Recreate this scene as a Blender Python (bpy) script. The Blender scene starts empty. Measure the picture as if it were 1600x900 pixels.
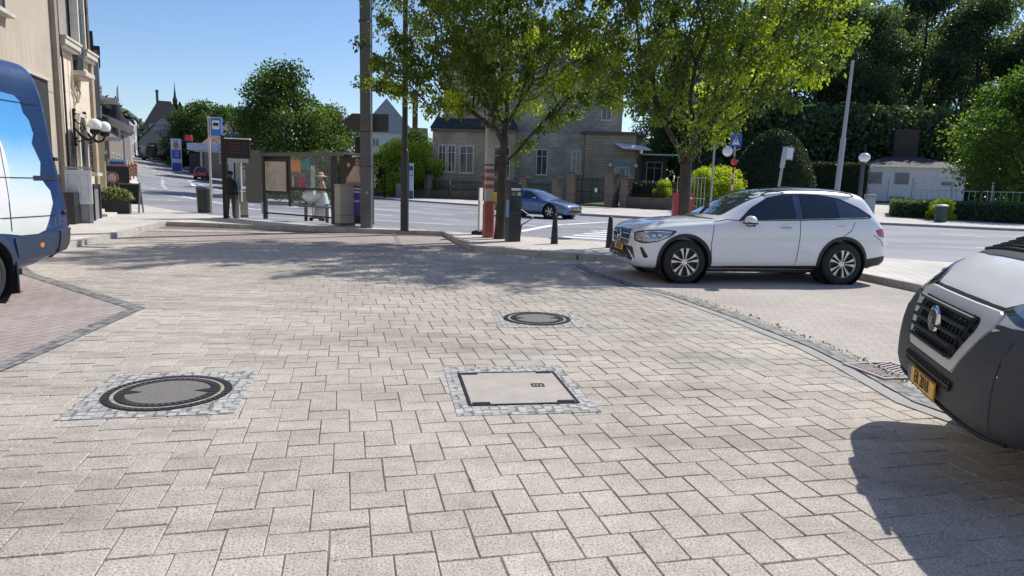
import bpy, bmesh, math, random
import numpy as np
from mathutils import Vector, Matrix
from mathutils.bvhtree import BVHTree
PI = math.pi
random.seed(7)
scene = bpy.context.scene
COL = scene.collection

# ------------------------------------------------------------------ camera
F = 1080.0; TH = math.atan(161/1080); ROLL = math.radians(1.6); H = 1.58
cam_d = bpy.data.cameras.new('camera'); cam = bpy.data.objects.new('camera', cam_d); COL.objects.link(cam)
cam_d.sensor_width = 36; cam_d.lens = 36*F/1600; cam_d.clip_end = 4000; cam_d.clip_start = 0.05
cam.matrix_world = Matrix.Translation((0,0,H)) @ Matrix.Rotation(PI/2-TH,4,'X') @ Matrix.Rotation(ROLL,4,'Z')
scene.camera = cam

def ray(px,py):
    x=px-800; y=450-py
    c,s=math.cos(ROLL),math.sin(ROLL)
    xu=x*c-y*s; yu=x*s+y*c
    return Vector((xu, F*math.cos(TH)+yu*math.sin(TH), -F*math.sin(TH)+yu*math.cos(TH)))
def at(px,py,z=0.0):
    d=ray(px,py); t=(z-H)/d.z
    return Vector((d.x*t,d.y*t,z))
def aty(px,py,Y):
    d=ray(px,py); t=Y/d.y
    return Vector((d.x*t,Y,H+d.z*t))

def g(x,y):
    # terrain height: the street climbs to the left, the park to the right rises gently
    d=max(0.0,-x-11); l=0.0016*d*d if d<70 else 0.0016*4900+(d-70)*0.03
    k=min(1,max(0,(x-5)/15.0)); r=0.05*min(40,max(0,y-42))*k
    return l+r
def atg(px,py,off=0.0):
    d=ray(px,py); d=d/d.y; y=4.0; step=0.25
    while y<260:
        p=Vector((d.x*y,y,H+d.z*y))
        if p.z<=g(p.x,p.y)+off: break
        y+=step
    p=Vector((d.x*y,y,0)); p.z=g(p.x,p.y)+off
    return p

# ------------------------------------------------------------------ materials
def new_mat(name):
    m=bpy.data.materials.new(name); m.use_nodes=True
    nt=m.node_tree; b=nt.nodes['Principled BSDF']; return m,nt,b
def rgb(c): return (c[0],c[1],c[2],1)
def noise(nt,vec,scale,detail=4,rough=0.6):
    n=nt.nodes.new('ShaderNodeTexNoise'); n.inputs['Scale'].default_value=scale; n.inputs['Detail'].default_value=detail
    n.inputs['Roughness'].default_value=rough
    if vec is not None: nt.links.new(vec,n.inputs['Vector'])
    return n
def ramp(nt,fac,stops):
    r=nt.nodes.new('ShaderNodeValToRGB'); e=r.color_ramp.elements
    e[0].position,e[0].color=stops[0][0],rgb(stops[0][1]); e[1].position,e[1].color=stops[-1][0],rgb(stops[-1][1])
    for p,c in stops[1:-1]:
        q=e.new(p); q.color=rgb(c)
    nt.links.new(fac,r.inputs['Fac']); return r
def mixc(nt,a,b,fac,mode='MIX'):
    n=nt.nodes.new('ShaderNodeMix'); n.data_type='RGBA'; n.blend_type=mode
    for k,v in (('Factor',fac),('A',a),('B',b)):
        if k=='Factor':
            s=n.inputs[0]
        else: s=[i for i in n.inputs if i.name==k and i.type=='RGBA'][0]
        if hasattr(v,'is_output'): nt.links.new(v,s)
        elif isinstance(v,(tuple,list)): s.default_value=rgb(v)
        else: s.default_value=v
    return [o for o in n.outputs if o.type=='RGBA'][0]
def coords(nt,kind='Object'):
    t=nt.nodes.new('ShaderNodeTexCoord'); return t.outputs[kind]
def bump(nt,b,h,strength=0.3,dist=0.01):
    n=nt.nodes.new('ShaderNodeBump'); n.inputs['Strength'].default_value=strength; n.inputs['Distance'].default_value=dist
    nt.links.new(h,n.inputs['Height']); nt.links.new(n.outputs['Normal'],b.inputs['Normal']); return n
_m={}
def M(name,color=None,rough=0.6,metal=0.0,var=0.18,scale=3.0,bmp=0.0,fine=0.0,coat=0.0,spec=None,alpha=None,trans=0.0,emit=None,estr=0.0):
    """plain procedural material: base colour with two scales of noise in it"""
    if name in _m: return _m[name]
    m,nt,b=new_mat(name); v=coords(nt)
    n=noise(nt,v,scale,6); lo=[c*(1-var) for c in color]; hi=[min(1,c*(1+var)) for c in color]
    r=ramp(nt,n.outputs['Fac'],[(0.3,lo),(0.7,hi)]); out=r.outputs['Color']
    if fine:
        n2=noise(nt,v,scale*40,2); r2=ramp(nt,n2.outputs['Fac'],[(0.35,(1-fine,)*3),(0.65,(1+fine*0.4,)*3)])
        out=mixc(nt,out,r2.outputs['Color'],1.0,'MULTIPLY')
    nt.links.new(out,b.inputs['Base Color'])
    rr=ramp(nt,n.outputs['Fac'],[(0.3,(max(0,rough-0.06),)*3),(0.7,(min(1,rough+0.06),)*3)])
    nt.links.new(rr.outputs['Color'],b.inputs['Roughness'])
    b.inputs['Metallic'].default_value=metal; b.inputs['Coat Weight'].default_value=coat; b.inputs['Coat Roughness'].default_value=0.04
    if spec is not None: b.inputs['Specular IOR Level'].default_value=spec
    if trans: b.inputs['Transmission Weight'].default_value=trans
    if alpha is not None: b.inputs['Alpha'].default_value=alpha
    if emit: b.inputs['Emission Color'].default_value=rgb(emit); b.inputs['Emission Strength'].default_value=estr
    if bmp:
        n3=noise(nt,v,scale*12,3); bump(nt,b,n3.outputs['Fac'],bmp,0.02)
    _m[name]=m; return m

def paver_mat():
    m,nt,b=new_mat('granite_paver'); v=coords(nt)
    att=nt.nodes.new('ShaderNodeAttribute'); att.attribute_name='tone'
    base=ramp(nt,att.outputs['Fac'],[(0,(0.475,0.434,0.378)),(0.5,(0.522,0.478,0.418)),(1,(0.565,0.520,0.458))]).outputs['Color']
    n1=noise(nt,v,85,4,0.8); sp=ramp(nt,n1.outputs['Fac'],[(0.38,(0.22,0.22,0.23)),(0.46,(0.82,0.82,0.82)),(0.58,(1.06,1.05,1.03)),(0.68,(1.45,1.42,1.38))]).outputs['Color']
    c=mixc(nt,base,sp,0.9,'MULTIPLY')
    n2=noise(nt,v,0.45,7,0.65); st=ramp(nt,n2.outputs['Fac'],[(0.32,(0.74,0.725,0.71)),(0.5,(0.98,0.98,0.98)),(0.68,(1.12,1.10,1.06))]).outputs['Color']
    c=mixc(nt,c,st,1.0,'MULTIPLY')
    n4=noise(nt,v,9,6,0.7); st2=ramp(nt,n4.outputs['Fac'],[(0.3,(0.84,0.83,0.82)),(0.6,(1.03,1.03,1.03))]).outputs['Color']
    c=mixc(nt,c,st2,1.0,'MULTIPLY')
    mp=nt.nodes.new('ShaderNodeMapping'); mp.inputs['Rotation'].default_value=(0,0,math.radians(-38)); mp.inputs['Scale'].default_value=(.22,2.6,1); nt.links.new(v,mp.inputs['Vector'])
    n5=noise(nt,mp.outputs[0],1.0,5,0.6); st3=ramp(nt,n5.outputs['Fac'],[(0.36,(0.82,0.815,0.81)),(0.5,(1.0,1.0,1.0)),(0.66,(1.07,1.06,1.04))]).outputs['Color']
    c=mixc(nt,c,st3,1.0,'MULTIPLY')
    vv=nt.nodes.new('ShaderNodeTexVoronoi'); vv.inputs['Scale'].default_value=1.7; nt.links.new(v,vv.inputs['Vector'])
    sp2=ramp(nt,vv.outputs['Distance'],[(0.018,(0.45,0.44,0.43)),(0.03,(1,1,1))]).outputs['Color']
    c=mixc(nt,c,sp2,0.8,'MULTIPLY')
    nt.links.new(c,b.inputs['Base Color']); b.inputs['Roughness'].default_value=0.82; b.inputs['Specular IOR Level'].default_value=0.3
    bump(nt,b,n1.outputs['Fac'],0.35,0.004); return m

def brick_mat(name,c1,c2,mortar,bw,bh,rot=0.0,msize=0.012,wall=False,off=0.5,rough=0.85,stain=0.2,speck=0.25,bmp=0.4,squash=1.0):
    m,nt,b=new_mat(name); v=coords(nt)
    if wall:
        s=nt.nodes.new('ShaderNodeSeparateXYZ'); nt.links.new(v,s.inputs[0])
        a=nt.nodes.new('ShaderNodeMath'); nt.links.new(s.outputs['X'],a.inputs[0]); nt.links.new(s.outputs['Y'],a.inputs[1])
        cb=nt.nodes.new('ShaderNodeCombineXYZ'); nt.links.new(a.outputs[0],cb.inputs['X']); nt.links.new(s.outputs['Z'],cb.inputs['Y']); vec=cb.outputs[0]
    else:
        mp=nt.nodes.new('ShaderNodeMapping'); mp.inputs['Rotation'].default_value=(0,0,rot); nt.links.new(v,mp.inputs['Vector']); vec=mp.outputs[0]
    br=nt.nodes.new('ShaderNodeTexBrick'); nt.links.new(vec,br.inputs['Vector'])
    br.inputs['Color1'].default_value=rgb(c1); br.inputs['Color2'].default_value=rgb(c2); br.inputs['Mortar'].default_value=rgb(mortar)
    br.inputs['Scale'].default_value=1.0; br.inputs['Brick Width'].default_value=bw; br.inputs['Row Height'].default_value=bh
    br.inputs['Mortar Size'].default_value=msize; br.offset=off; br.squash=squash; br.inputs['Mortar Smooth'].default_value=0.2
    n1=noise(nt,v,0.5,5); st=ramp(nt,n1.outputs['Fac'],[(0.3,(1-stain,)*3),(0.7,(1+stain*0.5,)*3)]).outputs['Color']
    c=mixc(nt,br.outputs['Color'],st,1.0,'MULTIPLY')
    n2=noise(nt,v,60,2); st2=ramp(nt,n2.outputs['Fac'],[(0.35,(1-speck,)*3),(0.6,(1+speck*0.3,)*3)]).outputs['Color']
    c=mixc(nt,c,st2,1.0,'MULTIPLY')
    nt.links.new(c,b.inputs['Base Color']); b.inputs['Roughness'].default_value=rough
    iv=nt.nodes.new('ShaderNodeMath'); iv.operation='SUBTRACT'; iv.inputs[0].default_value=1; nt.links.new(br.outputs['Fac'],iv.inputs[1])
    bump(nt,b,iv.outputs[0],bmp,0.01); return m

def sett_mat(name='grey_setts',c=(0.36,0.36,0.35),scale=11.0):
    m,nt,b=new_mat(name); v=coords(nt)
    vo=nt.nodes.new('ShaderNodeTexVoronoi'); vo.distance='CHEBYCHEV'; vo.inputs['Scale'].default_value=scale; vo.inputs['Randomness'].default_value=0.45; nt.links.new(v,vo.inputs['Vector'])
    s=nt.nodes.new('ShaderNodeSeparateColor'); nt.links.new(vo.outputs['Color'],s.inputs[0])
    col=ramp(nt,s.outputs[0],[(0,[x*0.75 for x in c]),(0.5,c),(1,[x*1.22 for x in c])]).outputs['Color']
    jt=ramp(nt,vo.outputs['Distance'],[(0.36,(1,1,1)),(0.5,(0.42,0.40,0.37))]).outputs['Color']
    c2=mixc(nt,col,jt,1.0,'MULTIPLY'); n=noise(nt,v,90,3)
    c2=mixc(nt,c2,ramp(nt,n.outputs['Fac'],[(0.35,(0.8,0.8,0.8)),(0.65,(1.1,1.1,1.1))]).outputs['Color'],1.0,'MULTIPLY')
    nt.links.new(c2,b.inputs['Base Color']); b.inputs['Roughness'].default_value=0.75
    bump(nt,b,jt,0.6,0.01); return m

def asphalt_mat(name,c=(0.2,0.2,0.21)):
    m,nt,b=new_mat(name); v=coords(nt)
    n1=noise(nt,v,0.25,6); a=ramp(nt,n1.outputs['Fac'],[(0.3,[x*0.8 for x in c]),(0.7,[x*1.15 for x in c])]).outputs['Color']
    n2=noise(nt,v,60,3,0.7); a=mixc(nt,a,ramp(nt,n2.outputs['Fac'],[(0.35,(0.7,0.7,0.7)),(0.65,(1.25,1.25,1.25))]).outputs['Color'],1.0,'MULTIPLY')
    mp=nt.nodes.new('ShaderNodeMapping'); mp.inputs['Rotation'].default_value=(0,0,math.radians(30)); mp.inputs['Scale'].default_value=(0.05,0.9,1); nt.links.new(v,mp.inputs['Vector'])
    n3=noise(nt,mp.outputs[0],1.0,5); a=mixc(nt,a,ramp(nt,n3.outputs['Fac'],[(0.35,(0.78,0.78,0.78)),(0.6,(1.05,1.05,1.05))]).outputs['Color'],1.0,'MULTIPLY')
    nt.links.new(a,b.inputs['Base Color']); b.inputs['Roughness'].default_value=0.85; bump(nt,b,n2.outputs['Fac'],0.4,0.01); return m

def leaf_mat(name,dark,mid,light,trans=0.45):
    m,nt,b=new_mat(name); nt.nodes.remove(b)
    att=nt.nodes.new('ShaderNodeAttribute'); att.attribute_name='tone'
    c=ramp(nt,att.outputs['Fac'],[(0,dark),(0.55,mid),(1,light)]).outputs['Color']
    d=nt.nodes.new('ShaderNodeBsdfPrincipled'); nt.links.new(c,d.inputs['Base Color']); d.inputs['Roughness'].default_value=0.45; d.inputs['Specular IOR Level'].default_value=0.35
    t=nt.nodes.new('ShaderNodeBsdfTranslucent'); tc=mixc(nt,c,(1.0,1.0,0.35),1.0,'MULTIPLY'); hs=nt.nodes.new('ShaderNodeHueSaturation'); hs.inputs['Value'].default_value=2.6; nt.links.new(tc,hs.inputs['Color']); nt.links.new(hs.outputs[0],t.inputs['Color'])
    mx=nt.nodes.new('ShaderNodeMixShader'); mx.inputs[0].default_value=trans; nt.links.new(d.outputs[0],mx.inputs[1]); nt.links.new(t.outputs[0],mx.inputs[2])
    nt.links.new(mx.outputs[0],nt.nodes['Material Output'].inputs['Surface']); return m

# ------------------------------------------------------------------ mesh builder
class MB:
    def __init__(s): s.v=[]; s.f=[]; s.m=[]; s.mi=0
    def _add(s,vs,fs):
        o=len(s.v); s.v+=[tuple(p) for p in vs]; s.f+=[tuple(i+o for i in q) for q in fs]; s.m+=[s.mi]*len(fs); return s
    def box(s,c,d,rz=0,rx=0,ry=0):
        R=Matrix.Rotation(rz,3,'Z')@Matrix.Rotation(ry,3,'Y')@Matrix.Rotation(rx,3,'X'); c=Vector(c)
        vs=[c+R@Vector((x*d[0]/2,y*d[1]/2,z*d[2]/2)) for x in(-1,1) for y in(-1,1) for z in(-1,1)]
        return s._add(vs,[(0,1,3,2),(4,6,7,5),(0,4,5,1),(2,3,7,6),(0,2,6,4),(1,5,7,3)])
    def tube(s,pts,rad,seg=8,cap=True,sq=1.0):
        pts=[Vector(p) for p in pts]; n=len(pts)
        if not hasattr(rad,'__len__'): rad=[rad]*n
        vs=[]; up=None
        for i,p in enumerate(pts):
            t=(pts[min(i+1,n-1)]-pts[max(i-1,0)]); t=t.normalized() if t.length>1e-9 else Vector((0,0,1))
            if up is None:
                up=Vector((1,0,0)) if abs(t.x)<0.9 else Vector((0,1,0))
            a=(up-t*up.dot(t)).normalized(); b=t.cross(a); up=a
            for k in range(seg):
                w=2*PI*k/seg+(PI/4 if seg==4 else 0); vs.append(p+a*math.cos(w)*rad[i]+b*math.sin(w)*rad[i]*sq)
        fs=[(i*seg+k,i*seg+(k+1)%seg,(i+1)*seg+(k+1)%seg,(i+1)*seg+k) for i in range(n-1) for k in range(seg)]
        if cap: fs+=[tuple(range(seg-1,-1,-1)),tuple((n-1)*seg+k for k in range(seg))]
        return s._add(vs,fs)
    def lathe(s,prof,c=(0,0,0),seg=24,axis='Z',a0=0,a1=2*PI):
        c=Vector(c); full=abs(a1-a0-2*PI)<1e-6; m=seg if full else seg+1; vs=[]
        for r,z in prof:
            for k in range(m):
                w=a0+(a1-a0)*k/seg; x,y=r*math.cos(w),r*math.sin(w)
                vs.append(c+(Vector((x,y,z)) if axis=='Z' else Vector((x,z,y)) if axis=='Y' else Vector((z,x,y))))
        fs=[]
        for i in range(len(prof)-1):
            for k in range(seg):
                k2=(k+1)%m; fs.append((i*m+k,i*m+k2,(i+1)*m+k2,(i+1)*m+k))
        return s._add(vs,fs)
    def prism(s,poly,a,b,plane='XY'):
        """2-D polygon extruded from a to b along the third axis"""
        n=len(poly)
        def P(u,v,w): return (u,v,w) if plane=='XY' else (u,w,v) if plane=='XZ' else (w,u,v)
        vs=[P(u,v,a) for u,v in poly]+[P(u,v,b) for u,v in poly]
        fs=[tuple(range(n-1,-1,-1)),tuple(range(n,2*n))]+[(i,(i+1)%n,n+(i+1)%n,n+i) for i in range(n)]
        return s._add(vs,fs)
    def ball(s,c,r,seg=16,rings=10,sz=1.0):
        prof=[(max(1e-4,r*math.sin(PI*i/rings)),-r*sz*math.cos(PI*i/rings)) for i in range(rings+1)]
        return s.lathe(prof,c,seg)
    def build(s,name,mat,parent=None,smooth=35,bev=0.0,loc=None,rot=None,fix=True):
        me=bpy.data.meshes.new(name); me.from_pydata(s.v,[],s.f)
        for mm in (mat if isinstance(mat,(list,tuple)) else [mat]): me.materials.append(mm)
        if max(s.m or [0])>0: me.polygons.foreach_set('material_index',s.m)
        if fix:
            bm=bmesh.new(); bm.from_mesh(me); bmesh.ops.recalc_face_normals(bm,faces=bm.faces); bm.to_mesh(me); bm.free()
        if smooth: me.shade_smooth(); me.set_sharp_from_angle(angle=math.radians(smooth))
        me.update()
        o=bpy.data.objects.new(name,me); COL.objects.link(o)
        if parent: o.parent=parent
        if loc is not None: o.location=loc
        if rot is not None: o.rotation_euler=(0,0,rot)
        if bev:
            md=o.modifiers.new('edge','BEVEL'); md.width=bev; md.segments=2; md.limit_method='ANGLE'; md.angle_limit=math.radians(40)
        return o
def tag(o,label=None,cat=None,group=None,kind=None):
    if label: o['label']=label
    if cat: o['category']=cat
    if group: o['group']=group
    if kind: o['kind']=kind
    return o
def thing(name,label,cat,loc=(0,0,0),rz=0,group=None):
    o=bpy.data.objects.new(name,None); COL.objects.link(o); o.location=loc; o.rotation_euler=(0,0,rz); o.empty_display_size=0.2
    return tag(o,label,cat,group)
def dup(root,loc,rz,label,group=None,scale=None):
    r=root.copy(); COL.objects.link(r); r.location=loc; r.rotation_euler=(root.rotation_euler[0],root.rotation_euler[1],rz); r['label']=label
    if scale: r.scale=scale
    if group: r['group']=group
    for ch in list(root.children):
        c=ch.copy(); COL.objects.link(c); c.parent=r
        for gch in ch.children:
            d=gch.copy(); COL.objects.link(d); d.parent=c
    return r
def evalmesh(o):
    dg=bpy.context.evaluated_depsgraph_get(); dg.update()
    return bpy.data.meshes.new_from_object(o.evaluated_get(dg),depsgraph=dg)
def text_mb(txt,size,mat,name,parent,loc,rot,ext=0.002,align='CENTER',sx=1.0):
    c=bpy.data.curves.new(name,'FONT'); c.body=txt; c.size=size; c.extrude=ext; c.align_x=align; c.align_y='CENTER'
    t=bpy.data.objects.new('tmp_text',c); COL.objects.link(t); me=evalmesh(t); bpy.data.objects.remove(t)
    me.materials.clear(); me.materials.append(mat)
    o=bpy.data.objects.new(name,me); COL.objects.link(o); o.parent=parent; o.location=loc; o.rotation_euler=rot; o.scale=(sx,1,1); return o

# draped sheets -----------------------------------------------------
def in_poly(x,y,P):
    c=False; n=len(P); j=n-1
    for i in range(n):
        if (P[i][1]>y)!=(P[j][1]>y) and x<(P[j][0]-P[i][0])*(y-P[i][1])/(P[j][1]-P[i][1])+P[i][0]: c=not c
        j=i
    return c
def sheet_bm(poly,step):
    bm=bmesh.new(); bm.faces.new([bm.verts.new((p[0],p[1],0)) for p in poly])
    bm.normal_update(); bmesh.ops.triangulate(bm,faces=bm.faces[:]); xs=[p[0] for p in poly]; ys=[p[1] for p in poly]
    for ax,lo,hi in ((0,min(xs),max(xs)),(1,min(ys),max(ys))):
        k=math.ceil(lo/step)*step
        while k<hi:
            no=(1,0,0) if ax==0 else (0,1,0); co=(k,0,0) if ax==0 else (0,k,0)
            bmesh.ops.bisect_plane(bm,geom=bm.verts[:]+bm.edges[:]+bm.faces[:],plane_co=co,plane_no=no); k+=step
    return bm
def sheet(name,poly,off,mat,step=3.0,kind='structure',parent=None,skirt=0.0):
    bm=sheet_bm(poly,step)
    for f in bm.faces:
        if f.normal.z<0: f.normal_flip()
    if skirt:
        r=bmesh.ops.extrude_edge_only(bm,edges=[e for e in bm.edges if e.is_boundary])
        low=[v for v in r['geom'] if isinstance(v,bmesh.types.BMVert)]; low=set(low)
    else: low=set()
    for v in bm.verts: v.co.z=g(v.co.x,v.co.y)+off-(skirt if v in low else 0)
    me=bpy.data.meshes.new(name); bm.to_mesh(me); bm.free(); me.materials.append(mat)
    o=bpy.data.objects.new(name,me); COL.objects.link(o)
    if kind: o['kind']=kind
    if parent: o.parent=parent
    return o
def offset_line(P,d):
    out=[]; n=len(P)
    for i,p in enumerate(P):
        a=Vector(P[max(i-1,0)][:2]); b=Vector(P[min(i+1,n-1)][:2]); t=(b-a).normalized(); out.append((p[0]-t.y*d,p[1]+t.x*d))
    return out
def strip(mb,P,w,off,sub=2.0):
    """flat ribbon of width w along the polyline P, draped on the terrain"""
    Q=[]
    for a,b in zip(P[:-1],P[1:]):
        a=Vector(a[:2]); b=Vector(b[:2]); n=max(1,int((b-a).length/sub))
        Q+=[tuple(a.lerp(b,i/n)) for i in range(n)]
    Q.append(tuple(P[-1][:2])); L=offset_line(Q,w/2); R=offset_line(Q,-w/2); n=len(Q)
    vs=[(x,y,g(x,y)+off) for x,y in L]+[(x,y,g(x,y)+off) for x,y in R]
    mb._add(vs,[(n+i,n+i+1,i+1,i) for i in range(n-1)])
def dashes(mb,P,w,off,dash,gap,start=0):
    seg=[]; d=0
    pts=[Vector(p[:2]) for p in P]
    def pos(s):
        for a,b in zip(pts[:-1],pts[1:]):
            l=(b-a).length
            if s<=l: return a.lerp(b,s/l)
            s-=l
        return None
    s=start
    while True:
        a,b=pos(s),pos(s+dash)
        if a is None or b is None: break
        strip(mb,[a,b],w,off); s+=dash+gap
def kerb(name,P,w=0.15,h=0.12,mat=None,side=1,label=None):
    mb=MB(); Q=[]
    for a,b in zip(P[:-1],P[1:]):
        a=Vector(a[:2]); b=Vector(b[:2]); n=max(1,round((b-a).length/1.0))
        Q+=[(a.lerp(b,i/n),a.lerp(b,(i+0.988)/n)) for i in range(n)]
    for a,b in Q:
        t=(b-a).normalized(); nn=Vector((-t.y,t.x))*side; j=random.uniform(-.003,.003)
        pr=[(0,-0.05),(0,h-0.018),(0.018,h+j),(w,h+j),(w,-0.05)]
        vs=[]
        for p in (a,b):
            for u,z in pr: q=p+nn*u; vs.append((q.x,q.y,g(q.x,q.y)+z+0.004))
        n=len(pr); mb._add(vs,[tuple(range(n)),tuple(range(2*n-1,n-1,-1))]+[(i,(i+1)%n,n+(i+1)%n,n+i) for i in range(n)])
    o=mb.build(name,mat,smooth=0); o['kind']='structure'; return o

# leaves ------------------------------------------------------------
def leaf_mesh(name,pts,size,mat,seed=0,droop=0.3,tone=None,aspect=0.5,up=0.0):
    rng=np.random.default_rng(seed); P=np.asarray(pts,dtype=np.float64); n=len(P)
    a=rng.normal(size=(n,3)); a[:,2]-=droop*2; a/=np.linalg.norm(a,axis=1)[:,None]
    b=rng.normal(size=(n,3)); b[:,2]+=up*0; b-=a*(a*b).sum(1)[:,None]; b/=np.linalg.norm(b,axis=1)[:,None]
    s=size*rng.uniform(0.6,1.3,(n,1)); c=np.cross(a,b)
    v=np.empty((n,4,3)); v[:,0]=P; v[:,1]=P+a*s*.5+b*s*aspect*.5+c*s*.1; v[:,2]=P+a*s; v[:,3]=P+a*s*.5-b*s*aspect*.5+c*s*.1
    me=bpy.data.meshes.new(name); me.vertices.add(n*4); me.vertices.foreach_set('co',v.ravel())
    me.loops.add(n*4); me.loops.foreach_set('vertex_index',np.arange(n*4,dtype=np.int32)); me.polygons.add(n)
    me.polygons.foreach_set('loop_start',np.arange(0,n*4,4,dtype=np.int32)); me.polygons.foreach_set('loop_total',np.full(n,4,dtype=np.int32))
    at_=me.attributes.new('tone','FLOAT','FACE'); t=rng.uniform(0,1,n) if tone is None else np.clip(np.asarray(tone)+rng.normal(0,.18,n),0,1)
    at_.data.foreach_set('value',t.astype(np.float32)); me.update(calc_edges=True); me.materials.append(mat); return me

def grow(seed,crown_pts,base,fork,trunk_r,parent_bias=0.75):
    """connect crown points to a fork with branches; returns node list and parents"""
    nodes=[Vector(base),Vector(fork)]; par=[-1,0]
    order=sorted(crown_pts,key=lambda p:(Vector(p)-Vector(fork)).length)
    F0=Vector(fork)
    for p in order:
        p=Vector(p); best=None; bc=1e9; dp=(p-F0).length
        for i in range(1,len(nodes)):
            q=nodes[i]
            d=(p-q).length
            c=d+parent_bias*(q-F0).length
            if q.z>p.z+0.8: c+=1.5*(q.z-p.z-0.8)
            if c<bc: bc=c; best=i
        q=nodes[best]; d=(p-q).length
        if d>0.9:
            k=int(d/0.7); pi=best
            for j in range(1,k+1):
                w=q.lerp(p,j/(k+1)); sag=math.sin(PI*j/(k+1))*0.08*d
                w=w+Vector((random.uniform(-.06,.06),random.uniform(-.06,.06),-sag*0.4+random.uniform(-.05,.05)))
                nodes.append(w); par.append(pi); pi=len(nodes)-1
            best=pi
        nodes.append(p); par.append(best)
    n=len(nodes); wgt=[1.0]*n
    for i in sorted(range(1,n),key=lambda i:-i): wgt[par[i]]+=wgt[i]
    tot=wgt[1]; rad=[max(0.008,trunk_r*0.78*(w/tot)**0.46) for w in wgt]; rad[0]=trunk_r*1.25; rad[1]=trunk_r*0.9
    return nodes,par,rad
def branch_mb(nodes,par,rad,minr=0.0,seg=6):
    mb=MB(); b,f=nodes[0],nodes[1]
    m1=b.lerp(f,0.12); m2=b.lerp(f,.5)+Vector((.02,.01,0))
    mb.tube([b-Vector((0,0,.1)),b,m1,m2,f],[rad[0]*1.15,rad[0],rad[0]*.86,rad[0]*.78,rad[0]*.76],12)
    for i in range(2,len(nodes)):
        if rad[i]<minr: continue
        p=par[i]; mb.tube([nodes[p],nodes[i]],[min(rad[p],rad[i]*1.25) if p!=1 else rad[i]*1.2,rad[i]],seg if rad[i]>.03 else 4,cap=False)
    return mb
# ------------------------------------------------------------------ vehicles
paint_white=M('white_car_paint',(0.80,0.80,0.80),0.30,0,0.03,2,coat=1.0)
paint_silver=M('pale_silver_van_paint',(0.84,0.84,0.84),0.42,0.0,0.04,2,coat=0.5)
paint_navy=M('navy_van_paint',(0.016,0.045,0.13),0.28,0,0.08,2,coat=0.7)
paint_blue=M('steel_blue_car_paint',(0.10,0.17,0.29),0.25,0.45,0.05,2,coat=1.0)
paint_red=M('dark_red_car_paint',(0.28,0.02,0.03),0.25,0.2,0.05,2,coat=1.0)
paint_grey=M('dark_grey_car_paint',(0.08,0.1,0.12),0.25,0.3,0.05,2,coat=1.0)
glass_dark=M('tinted_vehicle_glass',(0.012,0.014,0.016),0.03,0,0.1,2,coat=1.0)
glass_blue=M('blue_grey_glass',(0.035,0.055,0.085),0.12,0,0.2,2,coat=1.0)  # lighter blue-grey colour for the rear quarter pane
glass_screen=M('windscreen_glass',(0.03,0.04,0.045),0.02,0,0.3,1.2,coat=1.0)
plastic=M('black_plastic_cladding',(0.022,0.023,0.025),0.55,0,0.15,20,fine=0.15)
plastic_grey=M('sun_faded_grey_bumper_plastic',(0.052,0.056,0.064),0.62,0,0.22,5,fine=0.25,bmp=0.15)
plastic_seam=M('shadow_gap',(0.01,0.01,0.01),0.9,0,0.1)
rubber=M('tyre_rubber',(0.022,0.022,0.023),0.85,0,0.2,6,bmp=0.2)
chrome=M('chrome_trim',(0.75,0.76,0.78),0.12,1.0,0.03)
alloy=M('machined_alloy',(0.62,0.62,0.63),0.28,0.85,0.06)
lamp_lens=M('clear_headlamp_lens',(0.25,0.27,0.29),0.06,0.5,0.4,9,coat=1.0)
lamp_dark=M('dark_headlamp_housing',(0.03,0.032,0.035),0.12,0.3,0.5,9,coat=1.0)
lamp_red=M('red_tail_lens',(0.35,0.015,0.02),0.12,0,0.3,8,coat=1.0)
lamp_amber=M('amber_marker_lens',(0.8,0.2,0.02),0.2,0,0.2,8,coat=1.0)
plate_yellow=M('yellow_plate',(0.80,0.42,0.03),0.4,0,0.05)
plate_blue=M('blue_plate_band',(0.03,0.09,0.4),0.4,0,0.05)
ink=M('black_ink',(0.012,0.012,0.012),0.5,0,0.05)
white_trim=M('white_enamel',(0.8,0.8,0.79),0.4,0,0.04)

def loft(name,S,mat,parent,L,crease=0.0,levels=2):
    mb=MB(); rows=[]
    for (x,zb,zk,zt,wl,wb,wr,cr) in S:
        ze=zt-cr; h=zk-zb
        P=[(0,zb),(wl*.78,zb),(wl*.985,zb+min(.07,h*.2)),(wl,zb+h*.38),(wl*1.0,zb+h*.72),(wb,zk),(wb*.45+wr*.55,zk*.48+ze*.52),(wr,ze),(wr*.62,zt-cr*.22),(0,zt)]
        rows.append([(x,-a,b) for a,b in P]+[(x,a,b) for a,b in P[-2:0:-1]])
    n=len(rows[0]); vs=[p for r in rows for p in r]
    fs=[(i*n+k,i*n+(k+1)%n,(i+1)*n+(k+1)%n,(i+1)*n+k) for i in range(len(rows)-1) for k in range(n)]
    fs+=[tuple(range(n)),tuple((len(rows)-1)*n+k for k in range(n-1,-1,-1))]
    mb._add(vs,fs); o=mb.build(name,mat,parent,smooth=60)
    md=o.modifiers.new('s','SUBSURF'); md.levels=levels; md.render_levels=levels
    me=evalmesh(o); o.modifiers.clear(); old=o.data; o.data=me; bpy.data.meshes.remove(old); me.shade_smooth(); return o
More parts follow.
